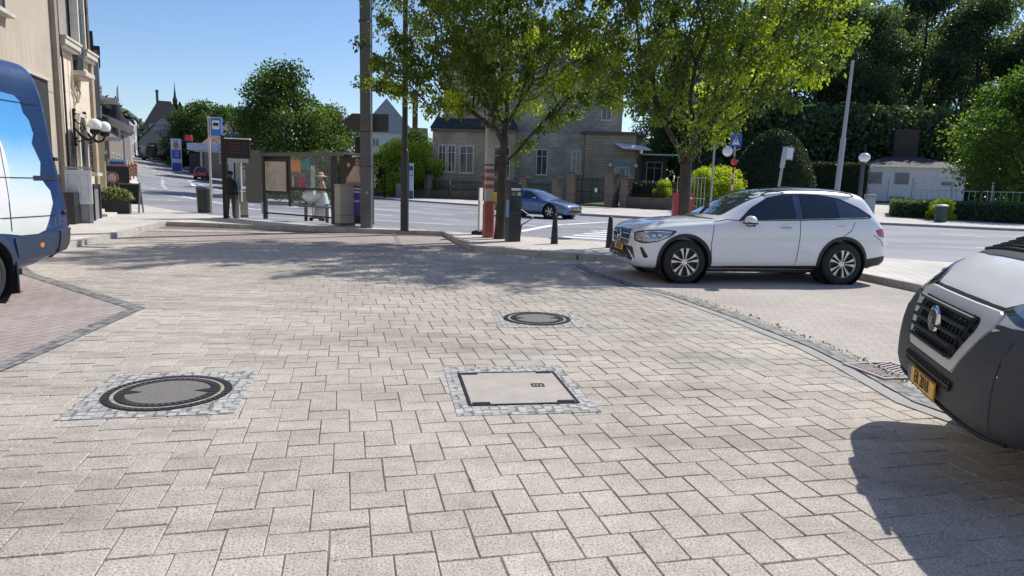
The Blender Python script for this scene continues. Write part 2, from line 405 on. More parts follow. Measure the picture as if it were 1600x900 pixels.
def cut(o,cyls):
    for (x,y,z,r,w) in cyls:
        mb=MB(); mb.lathe([(0.001,-w/2),(r,-w/2),(r,w/2),(0.001,w/2)],(0,0,0),40,'Y')
        # lathe with axis Y lists (x, z, y)
        c=mb.build('tmp_cut',plastic,None,smooth=0); c.location=(x,y,z)
        bm=bmesh.new(); bm.from_mesh(c.data); bmesh.ops.remove_doubles(bm,verts=bm.verts,dist=0.002); bmesh.ops.recalc_face_normals(bm,faces=bm.faces); bm.to_mesh(c.data); bm.free()
        p=o.parent; o.parent=None
        md=o.modifiers.new('b','BOOLEAN'); md.operation='DIFFERENCE'; md.object=c; md.solver='EXACT'
        me=evalmesh(o); o.modifiers.clear(); o.data=me; bpy.data.objects.remove(c); o.parent=p
    o.data.shade_smooth(); o.data.set_sharp_from_angle(angle=math.radians(38))
class Skin:
    def __init__(s,o):
        me=o.data; s.b=BVHTree.FromPolygons([v.co.copy() for v in me.vertices],[tuple(p.vertices) for p in me.polygons])
    def hit(s,u,v,U,V,d,off):
        o=U*u+V*v-d*12; h=s.b.ray_cast(o,d)
        if h[0] is None:
            q=s.b.find_nearest(U*u+V*v-d*0.5); return q[0]+(-d)*off
        n=h[1]
        if n.dot(d)>0: n=-n
        return h[0]+n*off
FR=(Vector((0,1,0)),Vector((0,0,1)),Vector((1,0,0)))          # looking at the front
RE=(Vector((0,1,0)),Vector((0,0,1)),Vector((-1,0,0)))
TOP=(Vector((1,0,0)),Vector((0,1,0)),Vector((0,0,-1)))
def SIDE(s): return (Vector((1,0,0)),Vector((0,0,1)),Vector((0,-s,0)))   # s=-1: near side
def DIAG(s,a=45,rear=False):
    a=math.radians(a); d=Vector((math.cos(a),-s*math.sin(a),0))
    if rear: d.x=-d.x
    U=Vector((0,0,1)).cross(d); 
    if U.y<0: U=-U
    return (U.normalized(),Vector((0,0,1)),d)
def patch(sk,poly,fr,off,name,mat,parent,step=0.06,thick=0.0):
    U,V,d=fr; bm=bmesh.new(); bm.faces.new([bm.verts.new((p[0],p[1],0)) for p in poly]); bm.normal_update()
    xs=[p[0] for p in poly]; ys=[p[1] for p in poly]
    for ax,lo,hi in ((0,min(xs),max(xs)),(1,min(ys),max(ys))):
        k=lo+step
        while k<hi-1e-4:
            bmesh.ops.bisect_plane(bm,geom=bm.verts[:]+bm.edges[:]+bm.faces[:],plane_co=(k,0,0) if ax==0 else (0,k,0),plane_no=(1,0,0) if ax==0 else (0,1,0)); k+=step
    bmesh.ops.triangulate(bm,faces=[f for f in bm.faces if len(f.verts)>4])
    for v in bm.verts: v.co=sk.hit(v.co.x,v.co.y,U,V,d,off)
    for f in bm.faces:
        f.normal_update()
        if f.normal.dot(d)>0: f.normal_flip()
    if thick:
        r=bmesh.ops.extrude_edge_only(bm,edges=[e for e in bm.edges if e.is_boundary])
        for v in r['geom']:
            if isinstance(v,bmesh.types.BMVert): v.co+=d*thick
    me=bpy.data.meshes.new(name); bm.to_mesh(me); bm.free(); me.materials.append(mat); me.shade_smooth(); me.set_sharp_from_angle(angle=math.radians(45))
    o=bpy.data.objects.new(name,me); COL.objects.link(o); o.parent=parent; return o
def band(pts,w):
    L=offset_line(pts,w/2); R=offset_line(pts,-w/2); return L+R[::-1]
def seams(sk,lines,fr,parent,w=0.012,off=0.0015,name='panel_gap',mat=None):
    U,V,d=fr
    for pts in lines:
        Q=[]; mb=MB()
        for a,b in zip(pts[:-1],pts[1:]):
            a=Vector(a);b=Vector(b); n=max(1,int((b-a).length/0.05)); Q+=[tuple(a.lerp(b,i/n)) for i in range(n)]
        Q.append(tuple(pts[-1])); L=offset_line(Q,w/2); R=offset_line(Q,-w/2); n=len(Q)
        vs=[sk.hit(x,y,U,V,d,off) for x,y in L]+[sk.hit(x,y,U,V,d,off) for x,y in R]
        mb._add(vs,[(i,i+1,n+i+1,n+i) for i in range(n-1)]); mb.build(name,mat or plastic_seam,parent,smooth=0)
def arc(cx,cz,r,a0,a1,n=14): return [(cx+r*math.cos(math.radians(a0+(a1-a0)*i/n)),cz+r*math.sin(math.radians(a0+(a1-a0)*i/n))) for i in range(n+1)]
def rounded(poly,r=0.03,n=4):
    out=[]; m=len(poly)
    for i in range(m):
        p=Vector(poly[i]); a=Vector(poly[i-1]); b=Vector(poly[(i+1)%m]); 
        ra=min(r,(a-p).length*.45); rb=min(r,(b-p).length*.45); s=p+(a-p).normalized()*ra; e=p+(b-p).normalized()*rb
        for k in range(n+1):
            t=k/n; out.append(tuple(s*(1-t)**2+p*2*t*(1-t)+e*t*t))
    return out
def wheel(parent,x,y,r,w=0.23,s=-1,style='twin',rimr=None,turn=0.2,detail=True):
    """s: which side of the car the outer face looks to"""
    rr=rimr or r*0.66; mb=MB()
    pr=[(rr,-w*.42),(rr+.03,-w*.5),(r-.05,-w*.52),(r-.012,-w*.42),(r,-w*.25),(r,w*.25),(r-.012,w*.42),(r-.05,w*.52),(rr+.03,w*.5),(rr,w*.42)]
    mb.lathe(pr,(0,0,0),48 if detail else 20,'Y')
    t=mb.build('wheel',rubber,parent,smooth=50,loc=(x,y,r))
    if not detail:
        rm=MB(); rm.lathe([(0.001,s*w*.38),(rr*.9,s*w*.40),(rr,s*w*.45)],(0,0,0),16,'Y'); rm.build('rim',alloy,t,smooth=30); return t
    dk=MB(); f=s*w*.40
    dk.lathe([(0.001,f-s*.05),(rr*.6,f-s*.055),(rr*.93,f-s*.05),(rr,f-s*.02)],(0,0,0),40,'Y'); dk.build('wheel_disc',plastic,t)
    rm=MB(); rm.lathe([(rr*.955,f-s*.03),(rr*.95,f+s*.02),(rr*.985,f+s*.035),(rr*1.01,f+s*.02),(rr*1.0,f-s*.03)],(0,0,0),48,'Y')
    rm.lathe([(0.001,f+s*.0),(.05,f+s*.004),(.062,f-s*.015)],(0,0,0),20,'Y')
    nsp={'twin':5,'turbine':6,'steel':8,'star':5}[style]
    for k in range(nsp):
        a0=2*PI*k/nsp+turn
        if style=='twin':
            for q in (-1,1):
                pts=[(.05,q*.012),(rr*.45,q*.016),(rr*.97,q*.028),(rr*.97,q*(.028+.062)),(rr*.62,q*(.016+.036)),(rr*.4,q*(.012+.02)),(.05,q*.03)]
                if q<0: pts=pts[::-1]
                P3=[]
                for rad,off in pts:
                    ca,sa=math.cos(a0),math.sin(a0); P3.append((rad*ca-off*sa,rad*sa+off*ca))
                rm.prism(P3,f-s*.025,f+s*(.012),'XZ')
        else:
            wd={'turbine':.05,'steel':.045,'star':.07}[style]
            pts=[(.04,-wd*.5),(rr*.97,-wd*(.9 if style!='star' else .45)),(rr*.97,wd*(.2 if style=='turbine' else .45)),(.04,wd*.5)]
            P3=[(rad*math.cos(a0)-o*math.sin(a0),rad*math.sin(a0)+o*math.cos(a0)) for rad,o in pts]
            rm.prism(P3,f-s*.03,f+s*.012,'XZ')
    rm.build('rim',alloy if style!='steel' else M('grey_steel_rim',(0.2,0.2,0.21),0.5,0.6),t,smooth=30,bev=0.002)
    return t
def plate(parent,loc,rz,txt,name='number_plate',w=.52,h=.11,band_=True,tilt=0):
    mb=MB(); mb.box((0,0,0),(.012,w,h)); p=mb.build(name,plate_yellow,parent,smooth=0,bev=.003); p.location=loc; p.rotation_euler=(0,tilt,rz)
    mb=MB(); mb.box((-.0065,0,h/2-.004),(.002,w,.006)); mb.box((-.0065,0,-h/2+.004),(.002,w,.006)); mb.box((-.0065,w/2-.003,0),(.002,.006,h)); mb.build('border',ink,p,smooth=0)
    mb=MB(); mb.box((-.0075,w/2-.026,0),(.003,.045,h-.012)); mb.build('country_band',plate_blue,p,smooth=0)
    if txt: text_mb(txt,h*1.0,ink,'characters',p,(-.0085,-.02,0),(PI/2,0,-PI/2),.0012,sx=0.80)
    return p

def star_emblem(parent,c,r):
    mb=MB(); n=28
    mb.tube([(c[0],c[1]+r*math.cos(2*PI*k/n),c[2]+r*math.sin(2*PI*k/n)) for k in range(n+1)],r*.09,6,cap=False)
    for k in range(3):
        a=PI/2+2*PI*k/3; t=(c[0],c[1]+r*.95*math.cos(a),c[2]+r*.95*math.sin(a)); mb.tube([c,t],[r*.16,r*.03],4)
    return mb.build('emblem',chrome,parent,smooth=40)

# --- the white SUV -----------------------------------------------------
def build_suv():
    w0=Vector((2.90,11.62,0)); al=math.radians(8.0); rx=0.86   # front wheel centre of the near side; local x=0 is the nose
    ca,sa=math.cos(al),math.sin(al); yw=-0.82-.1
    org=Vector((w0.x-rx*ca+yw*sa*1.0, w0.y-rx*sa-yw*ca, 0))
    t=thing('parked_suv','white mid-size SUV parked on the paved bay, black roof and wheel arches','car',org,al)
    S=[(0.00,.36,.66,.76,.50,.56,.44,.03),(0.05,.27,.80,.915,.72,.72,.54,.03),(0.16,.225,.885,.985,.84,.82,.60,.035),(0.40,.215,.95,1.045,.915,.885,.68,.045),
       (0.85,.215,1.0,1.095,.935,.905,.73,.045),(1.38,.215,1.03,1.135,.935,.91,.75,.045),(1.55,.215,1.04,1.20,.935,.912,.735,.05),(1.95,.215,1.06,1.46,.935,.915,.69,.06),
       (2.30,.215,1.075,1.62,.935,.918,.65,.065),(2.75,.215,1.09,1.685,.935,.92,.63,.07),(3.35,.215,1.11,1.70,.935,.92,.62,.075),(3.85,.22,1.13,1.675,.93,.90,.61,.075),
       (4.17,.24,1.14,1.62,.91,.87,.60,.07),(4.27,.25,1.14,1.58,.90,.86,.60,.06),(4.40,.27,1.12,1.36,.885,.84,.63,.045),(4.53,.29,1.03,1.12,.86,.81,.64,.04),(4.62,.32,.90,.99,.80,.77,.62,.03),(4.66,.38,.66,.78,.68,.66,.50,.02)]
    b=loft('body',S,paint_white,t,4.66)
    fx,rxx=.86,3.733; R_=.372; sk=Skin(b)
    cut(b,[(fx,-.85,R_+.0,.43,.5),(fx,.85,R_,.43,.5),(rxx,-.85,R_,.43,.5),(rxx,.85,R_,.43,.5)])
    for s in (-1,1):
        for x in (fx,rxx):
            mb=MB(); mb.lathe([(.426,0),(.426,-s*.36),(.05,-s*.36)],(x,s*.93,R_),32,'Y'); mb.build('wheel_arch_liner',plastic,t)
            wheel(t,x,s*.82,R_,.235,s,'twin',.245,turn=.35 if x==fx else .1)
    for s in (-1,1):
        fr=SIDE(s)
        win=rounded([(1.78,1.075),(2.04,1.30),(2.36,1.48),(2.70,1.555),(3.30,1.565),(3.72,1.50),(4.05,1.36),(4.30,1.20),(4.22,1.165),(3.0,1.11)],.03)
        patch(sk,win,fr,.003,'window_band',M('gloss_black_trim',(.012,.013,.015),.08,0,.1,2,coat=1),t,thick=.01)
        # separate panes
        patch(sk,rounded([(1.98,1.11),(2.14,1.30),(2.42,1.46),(2.80,1.525),(2.80,1.13)],.02),fr,.007,'window_pane',glass_dark,t)
        patch(sk,rounded([(2.98,1.135),(2.98,1.537),(3.30,1.535),(3.58,1.495),(3.58,1.155)],.02),fr,.007,'window_pane',glass_dark,t)
        patch(sk,rounded([(3.64,1.16),(3.64,1.48),(3.80,1.43),(4.04,1.32),(4.23,1.20)],.02),fr,.007,'window_pane',glass_blue,t)
        patch(sk,[(2.83,1.13),(2.83,1.53),(2.95,1.535),(2.95,1.135)],fr,.0065,'door_pillar',M('sky_lit_pillar_gloss',(.05,.075,.12),.15,0,.15,3,coat=1),t)
        mb=MB(); mb.tube([sk.hit(1.84+2.36*k/14,1.083+.098*k/14,*fr,.010) for k in range(15)],.006,5); mb.build('window_trim',chrome,t)
        # cladding: sill and flares
        patch(sk,[(1.28,.225),(1.28,.31),(3.33,.34),(3.33,.235)],fr,.010,'sill_trim',plastic,t,thick=.02)
        for x in (fx,rxx):
            ring=arc(x,R_,.424,-16,196,26)+arc(x,R_,.478,196,-16,26); patch(sk,ring,fr,.012,'arch_flare',plastic,t,step=.05,thick=.02)
        patch(sk,[(4.12,.30),(4.2,.46),(4.58,.52),(4.62,.36),(4.5,.29)],fr,.009,'rear_bumper_trim',plastic,t,thick=.02)
        seams(sk,[[(1.33,.32),(1.31,.7),(1.36,1.05)],[(2.86,.33),(2.90,.8),(2.90,1.12)],[(3.93,1.10),(3.86,.95),(3.72,.86)],[(1.36,1.05),(1.60,1.10),(1.8,1.085)],[(4.30,.88),(4.45,.80),(4.52,.70)]],fr,t)
        for hx,hz in ((2.62,.985),(3.62,1.03)):
            mb=MB(); mb.tube([(hx-.10,s*.952,hz),(hx-.06,s*.972,hz),(hx+.08,s*.972,hz+.003),(hx+.11,s*.952,hz)],[.012,.016,.016,.010],8,sq=.7); mb.build('door_handle',chrome,t)
        mb=MB(); mb.ball((0,0,0),.12,16,10,.68); m=mb.build('mirror',paint_white,t); m.location=(1.93,s*1.04,1.10); m.scale=(.85,1.0,1)
        mb=MB(); mb.box((0.05,-s*.06,-.085),(.10,.16,.03)); mb.build('mirror_foot',plastic,m)
        mb=MB(); mb.box((0,0,-.045),(.205,.22,.03)); mb.build('mirror_base',plastic,m,bev=.01)
        mb=MB(); mb.tube([sk.hit(x,s*.585,*TOP,o_) for x,o_ in ((2.30,.0),(2.42,.03),(2.8,.038),(3.3,.038),(3.8,.036),(3.95,.028),(4.05,.0))],[.008,.013,.013,.013,.013,.013,.008],8); mb.build('roof_rail',plastic,t)
        # lamps
        D=DIAG(s,48); U=D[0]
        def pu(x,y): return Vector((x,s*y,0)).dot(U)
        hl=[(pu(.10,.545),.845),(pu(.10,.60),.70),(pu(.22,.76),.665),(pu(.40,.86),.70),(pu(.62,.905),.80),(pu(.70,.915),.895),(pu(.45,.88),.905),(pu(.18,.74),.885)]
        hl_=rounded(hl,.03)
        h=patch(sk,hl_,D,.004,'headlight',lamp_dark,t,step=.04,thick=.01)
        inn=[(a*.0+ (a-sum(p[0] for p in hl)/8)*.80+sum(p[0] for p in hl)/8,(z-.79)*.74+.79) for a,z in hl]
        patch(sk,rounded(inn,.025),D,.009,'lens',lamp_lens,h,step=.04)
        cx=sum(p[0] for p in hl)/8
        for k,dx in enumerate((-.06,.04,.12)):
            pc=sk.hit(cx+s*dx*1.0,.79+.012*k,D[0],D[1],D[2],.006); mb=MB(); mb.ball(pc,.036,14,8); mb.build('projector',chrome,h)
        mb=[sk.hit(q[0],q[1],D[0],D[1],D[2],.012) for q in [inn[7],inn[6],inn[5],inn[4],inn[3]]]
        m2=MB(); m2.tube(mb,.010,6); m2.build('daylight_strip',white_trim,h)
        Dr=DIAG(s,60,True)
        def pr_(x,y): return Vector((x,s*y,0)).dot(Dr[0])
        tl=[(pr_(4.33,.86),.965),(pr_(4.40,.855),.86),(pr_(4.55,.80),.83),(pr_(4.60,.72),.86),(pr_(4.56,.70),.98),(pr_(4.45,.80),1.0)]
        patch(sk,rounded(tl,.03),Dr,.006,'tail_light',lamp_red,t,step=.04,thick=.01)
        # fog slot
        Df=DIAG(s,40)
        fs_=[(Vector((.2,s*.70,0)).dot(Df[0]),.60),(Vector((.2,s*.76,0)).dot(Df[0]),.61),(Vector((.28,s*.83,0)).dot(Df[0]),.44),(Vector((.25,s*.76,0)).dot(Df[0]),.42)]
        patch(sk,rounded(fs_,.02),Df,.004,'air_slot',plastic,t,step=.03)
    # windscreen, roof
    patch(sk,rounded([(-.68,1.165),(.68,1.165),(.62,1.58),(.3,1.625),(-.3,1.625),(-.62,1.58)],.04),FR,.004,'windscreen',glass_screen,t,step=.06)
    patch(sk,[(2.42,-.55),(2.42,.55),(4.0,.52),(4.0,-.52)],TOP,.004,'panoramic_roof',M('black_glass_roof',(.01,.01,.012),.05,0,.1,coat=1),t,step=.1)
    patch(sk,rounded([(-.60,1.17),(.60,1.17),(.54,1.44),(-.54,1.44)],.04),RE,.004,'rear_window',glass_dark,t)
    seams(sk,[[(-.72,1.105),(0,1.13),(.72,1.105)]],FR,t,w=.014)
    seams(sk,[[(.14,-.60),(.5,-.70),(1.0,-.76),(1.45,-.80)],[(.14,.60),(.5,.70),(1.0,.76),(1.45,.80)]],TOP,t,w=.008)
    # grille
    G=[(-.50,.88),(.50,.88),(.535,.80),(.46,.655),(.36,.625),(-.36,.625),(-.46,.655),(-.535,.80)]
    gr=patch(sk,rounded(G,.03),FR,.006,'grille',M('grille_black',(.012,.012,.014),.25,.2),t,step=.05,thick=.02)
    for z in (.71,.80):
        for (y0,y1) in ((-.48,-.1),(.1,.48)):
            mb=MB(); mb.tube([sk.hit(y0+(y1-y0)*k/5,z,*FR,.018) for k in range(6)],.017,6,sq=.6); mb.build('chrome_bar',chrome,gr)
    rim=rounded(G,.03)+[rounded(G,.03)[0]]; mb=MB(); mb.tube([sk.hit(a,z,*FR,.008) for a,z in rim],.011,6); mb.build('grille_surround',chrome,gr)
    star_emblem(gr,sk.hit(0,.757,*FR,.035),.10)
    # lower front
    lf=patch(sk,rounded([(-.62,.60),(-.40,.60),(.40,.60),(.62,.60),(.70,.40),(.5,.36),(-.5,.36),(-.70,.40)],.04),FR,.004,'lower_intake',plastic,t,step=.05,thick=.02)
    for s in (-1,1):
        mb=MB(); mb.tube([sk.hit(s*.40,.56,*FR,.014),sk.hit(s*.56,.52,*FR,.016),sk.hit(s*.66,.44,*FR,.018),sk.hit(s*.71,.35,*FR,.018)],[.012,.022,.028,.018],8,sq=.6); mb.build('chrome_fin',chrome,lf)
    mb=MB(); mb.tube([sk.hit(-.62+1.24*k/12,.375-.012*math.cos(PI*(k-6)/6)*0,*FR,.02) for k in range(13)],.022,8,sq=.6)
    for k in range(-3,4): mb.box(sk.hit(k*.13,.41,*FR,.016),(.02,.03,.07))
    mb.build('skid_plate',chrome,lf)
    pc=sk.hit(0,.555,*FR,.03); plate(t,(pc.x,0,.555),0,'TB 7673')
    mb=MB(); mb.box((2.3,0,.25),(3.9,1.4,.12)); mb.build('underbody',plastic,t,smooth=0)
    return t
build_suv()

# --- generic saloon / hatchback for traffic ------------------------------
def build_car(name,label,loc,rz,S,paint,wh,windows,screen,rear,detail=True,r=.335,track=.79,front_z=(.62,.72),rear_z=(.8,.95),plate_txt=('',''),rail=None,style='star'):
    t=thing(name,label,'car',loc,rz); L=S[-1][0]; b=loft('body',S,paint,t,L,levels=2); sk=Skin(b)
    cut(b,[(x,s*.9,r,r*1.15,.5) for x in wh for s in (-1,1)])
    W=max(q[4] for q in S)
    for s in (-1,1):
        for x in wh:
            mb=MB(); mb.lathe([(r*1.14,0),(r*1.14,-s*.33),(.05,-s*.33)],(x,s*(W-.01),r),20,'Y'); mb.build('wheel_arch_liner',plastic,t)
            wheel(t,x,s*track,r,.22,s,style,detail=detail)
        for w in windows: patch(sk,rounded(w,.03),SIDE(s),.004,'window_pane',glass_dark,t,step=.1)
        D=DIAG(s,45); 
        def pu(x,y): return Vector((x,s*y,0)).dot(D[0])
        z0,z1=front_z
        patch(sk,rounded([(pu(.06,.45),z0+.02),(pu(.10,.62),z0-.02),(pu(.3,.80),z0+.0),(pu(.58,.86),z1),(pu(.35,.82),z1+.01),(pu(.1,.6),z1-.02)],.02),D,.005,'headlight',lamp_lens,t,step=.05)
        Dr=DIAG(s,50,True); z0,z1=rear_z
        def pr_(x,y): return Vector((x,s*y,0)).dot(Dr[0])
        patch(sk,rounded([(pr_(L-.3,W*.93),z0),(pr_(L-.3,W*.93),z1),(pr_(L-.05,.52),z1),(pr_(L-.05,.52),z0)],.02),Dr,.006,'tail_light',lamp_red,t,step=.05)
        mb=MB(); mb.ball((0,0,0),.10,12,8,.6); m=mb.build('mirror',paint,t); m.location=(windows[0][0][0]+.18,s*(W+.08),windows[0][0][1]+.03)
        mb=MB(); mb.box((0.02,-s*.08,-.03),(.06,.1,.03)); mb.build('mirror_foot',plastic,m)
    patch(sk,rounded(screen,.04),FR,.004,'windscreen',glass_screen,t,step=.1)
    patch(sk,rounded(rear,.04),RE,.004,'rear_window',glass_dark,t,step=.1)
    patch(sk,rounded([(-.5,.42),(.5,.42),(.6,.26),(-.6,.26)],.03),FR,.005,'lower_intake',plastic,t,step=.1)
    seams(sk,[[(windows[0][0][0]-.1,.3),(windows[0][0][0]-.12,.85)],[((wh[0]+wh[1])/2+.15,.3),((wh[0]+wh[1])/2+.2,.9)]],SIDE(-1),t)
    seams(sk,[[(windows[0][0][0]-.1,.3),(windows[0][0][0]-.12,.85)],[((wh[0]+wh[1])/2+.15,.3),((wh[0]+wh[1])/2+.2,.9)]],SIDE(1),t)
    pc=sk.hit(0,.5,*FR,.02); plate(t,(pc.x,0,.5),0,plate_txt[0])
    pc=sk.hit(0,.62,*RE,.02); plate(t,(pc.x,0,.62),PI,plate_txt[1])
    mb=MB(); mb.box((L/2,0,.22),(L*.8,1.3,.1)); mb.build('underbody',plastic,t,smooth=0)
    return t
SED=[(0,.30,.48,.58,.45,.5,.4,.02),(.06,.22,.58,.66,.72,.70,.5,.03),(.2,.18,.64,.73,.84,.80,.6,.03),(.5,.17,.74,.80,.91,.86,.68,.035),(1.0,.17,.83,.89,.93,.88,.72,.035),(1.3,.17,.86,.94,.935,.88,.73,.04),
     (1.7,.17,.88,1.16,.935,.885,.68,.05),(2.1,.17,.89,1.35,.935,.89,.62,.06),(2.5,.17,.90,1.44,.935,.89,.58,.07),(3.0,.17,.91,1.45,.935,.89,.57,.07),(3.5,.18,.93,1.38,.93,.88,.56,.06),(4.0,.19,.95,1.22,.92,.86,.56,.05),(4.4,.22,.95,1.06,.89,.82,.58,.04),(4.7,.28,.86,.95,.80,.74,.56,.03),(4.78,.34,.7,.78,.66,.62,.46,.02)]
SEDW=[[(1.62,.93),(1.95,1.12),(2.3,1.29),(2.66,1.345),(2.66,.94)],[(2.74,.945),(2.74,1.345),(3.1,1.35),(3.5,1.28),(3.95,1.10),(3.95,1.0)]]
HAT=[(0,.32,.55,.64,.5,.52,.4,.02),(.07,.24,.68,.78,.74,.72,.5,.03),(.25,.2,.78,.87,.84,.80,.6,.03),(.7,.19,.86,.95,.87,.83,.68,.04),(1.1,.19,.89,1.0,.87,.83,.7,.04),(1.5,.19,.91,1.24,.87,.83,.64,.05),(1.85,.19,.93,1.43,.87,.83,.58,.06),
     (2.4,.19,.95,1.5,.87,.83,.56,.06),(3.1,.19,.97,1.48,.87,.83,.56,.06),(3.6,.2,.98,1.40,.86,.81,.56,.05),(3.85,.22,.95,1.15,.84,.78,.6,.04),(3.98,.28,.8,.9,.78,.74,.6,.03),(4.02,.36,.65,.72,.66,.62,.5,.02)]
HATW=[[(1.35,.95),(1.6,1.15),(1.9,1.35),(2.3,1.40),(2.3,.98)],[(2.38,.985),(2.38,1.405),(2.9,1.40),(3.3,1.33),(3.5,1.12),(3.4,1.02)]]
# blue saloon driving on the main road, nose towards the right and the viewer
fw=Vector((1.74,33.6,0)); a=math.radians(180-38)   # local +x (nose to tail) points this way in the world
rzc=a; ny=Vector((-math.sin(a),math.cos(a),0))
near=-1 if ny.y>0 else 1
org=fw-Vector((math.cos(a),math.sin(a),0))*0.92-ny*near*0.82
build_car('saloon_car','steel blue fastback saloon driving along the main road behind the parking meter',org,rzc,SED,paint_blue,(.92,3.84),SEDW,[(-.62,.965),(.62,.965),(.52,1.35),(.3,1.38),(-.3,1.38),(-.52,1.35)],[(-.5,1.02),(.5,1.02),(.46,1.3),(-.46,1.3)] ,front_z=(.6,.7),rear_z=(.84,.9),plate_txt=('EK 3391',''),r=.35,style='turbine')
def far_car(name,label,px,py,rzdeg,S,Wn,paint,wh,screen,rear,rear_z=(.75,.95),sc=1.0):
    p=atg(px,py,.01); t=build_car(name,label,p,math.radians(rzdeg),S,paint,wh,Wn,screen,rear,detail=False,rear_z=rear_z,r=.32,track=.74); t.scale=(sc,)*3; return t
SC=[(-.56,1.03),(.56,1.03),(.5,1.40),(-.5,1.40)]; RW=[(-.56,1.0),(.56,1.0),(.5,1.36),(-.5,1.36)]
far_car('hatchback_car','dark red hatchback seen from behind driving up the hill road',316,280,-67,HAT,HATW,paint_red,(.72,3.3),SC,RW)
p_=(0,0)
far_car('saloon_car','grey saloon standing under the filling station canopy edge beyond the red hatchback',335,272,170,SED,SEDW,paint_grey,(.92,3.84),[(-.62,.965),(.62,.965),(.52,1.35),(-.52,1.35)],[(-.5,1.02),(.5,1.02),(.46,1.3),(-.46,1.3)])
paint_ice=M('pale_blue_car_paint',(0.33,0.45,0.58),0.3,0.2,0.05,2,coat=1.0)
far_car('hatchback_car','pale blue hatchback at the filling station, seen from behind above the dark capped person',389,277,-75,HAT,HATW,paint_ice,(.72,3.3),SC,RW)
far_car('hatchback_car','black hatchback at the filling station left of the grey saloon',305,262,-20,HAT,HATW,M('black_car_paint',(.015,.015,.018),.2,0,.1,2,coat=1),(.72,3.3),SC,RW)
far_car('hatchback_car','silver hatchback parked behind the low fence under the right hand tree',1572,309,150,HAT,HATW,paint_silver,(.72,3.3),SC,RW)

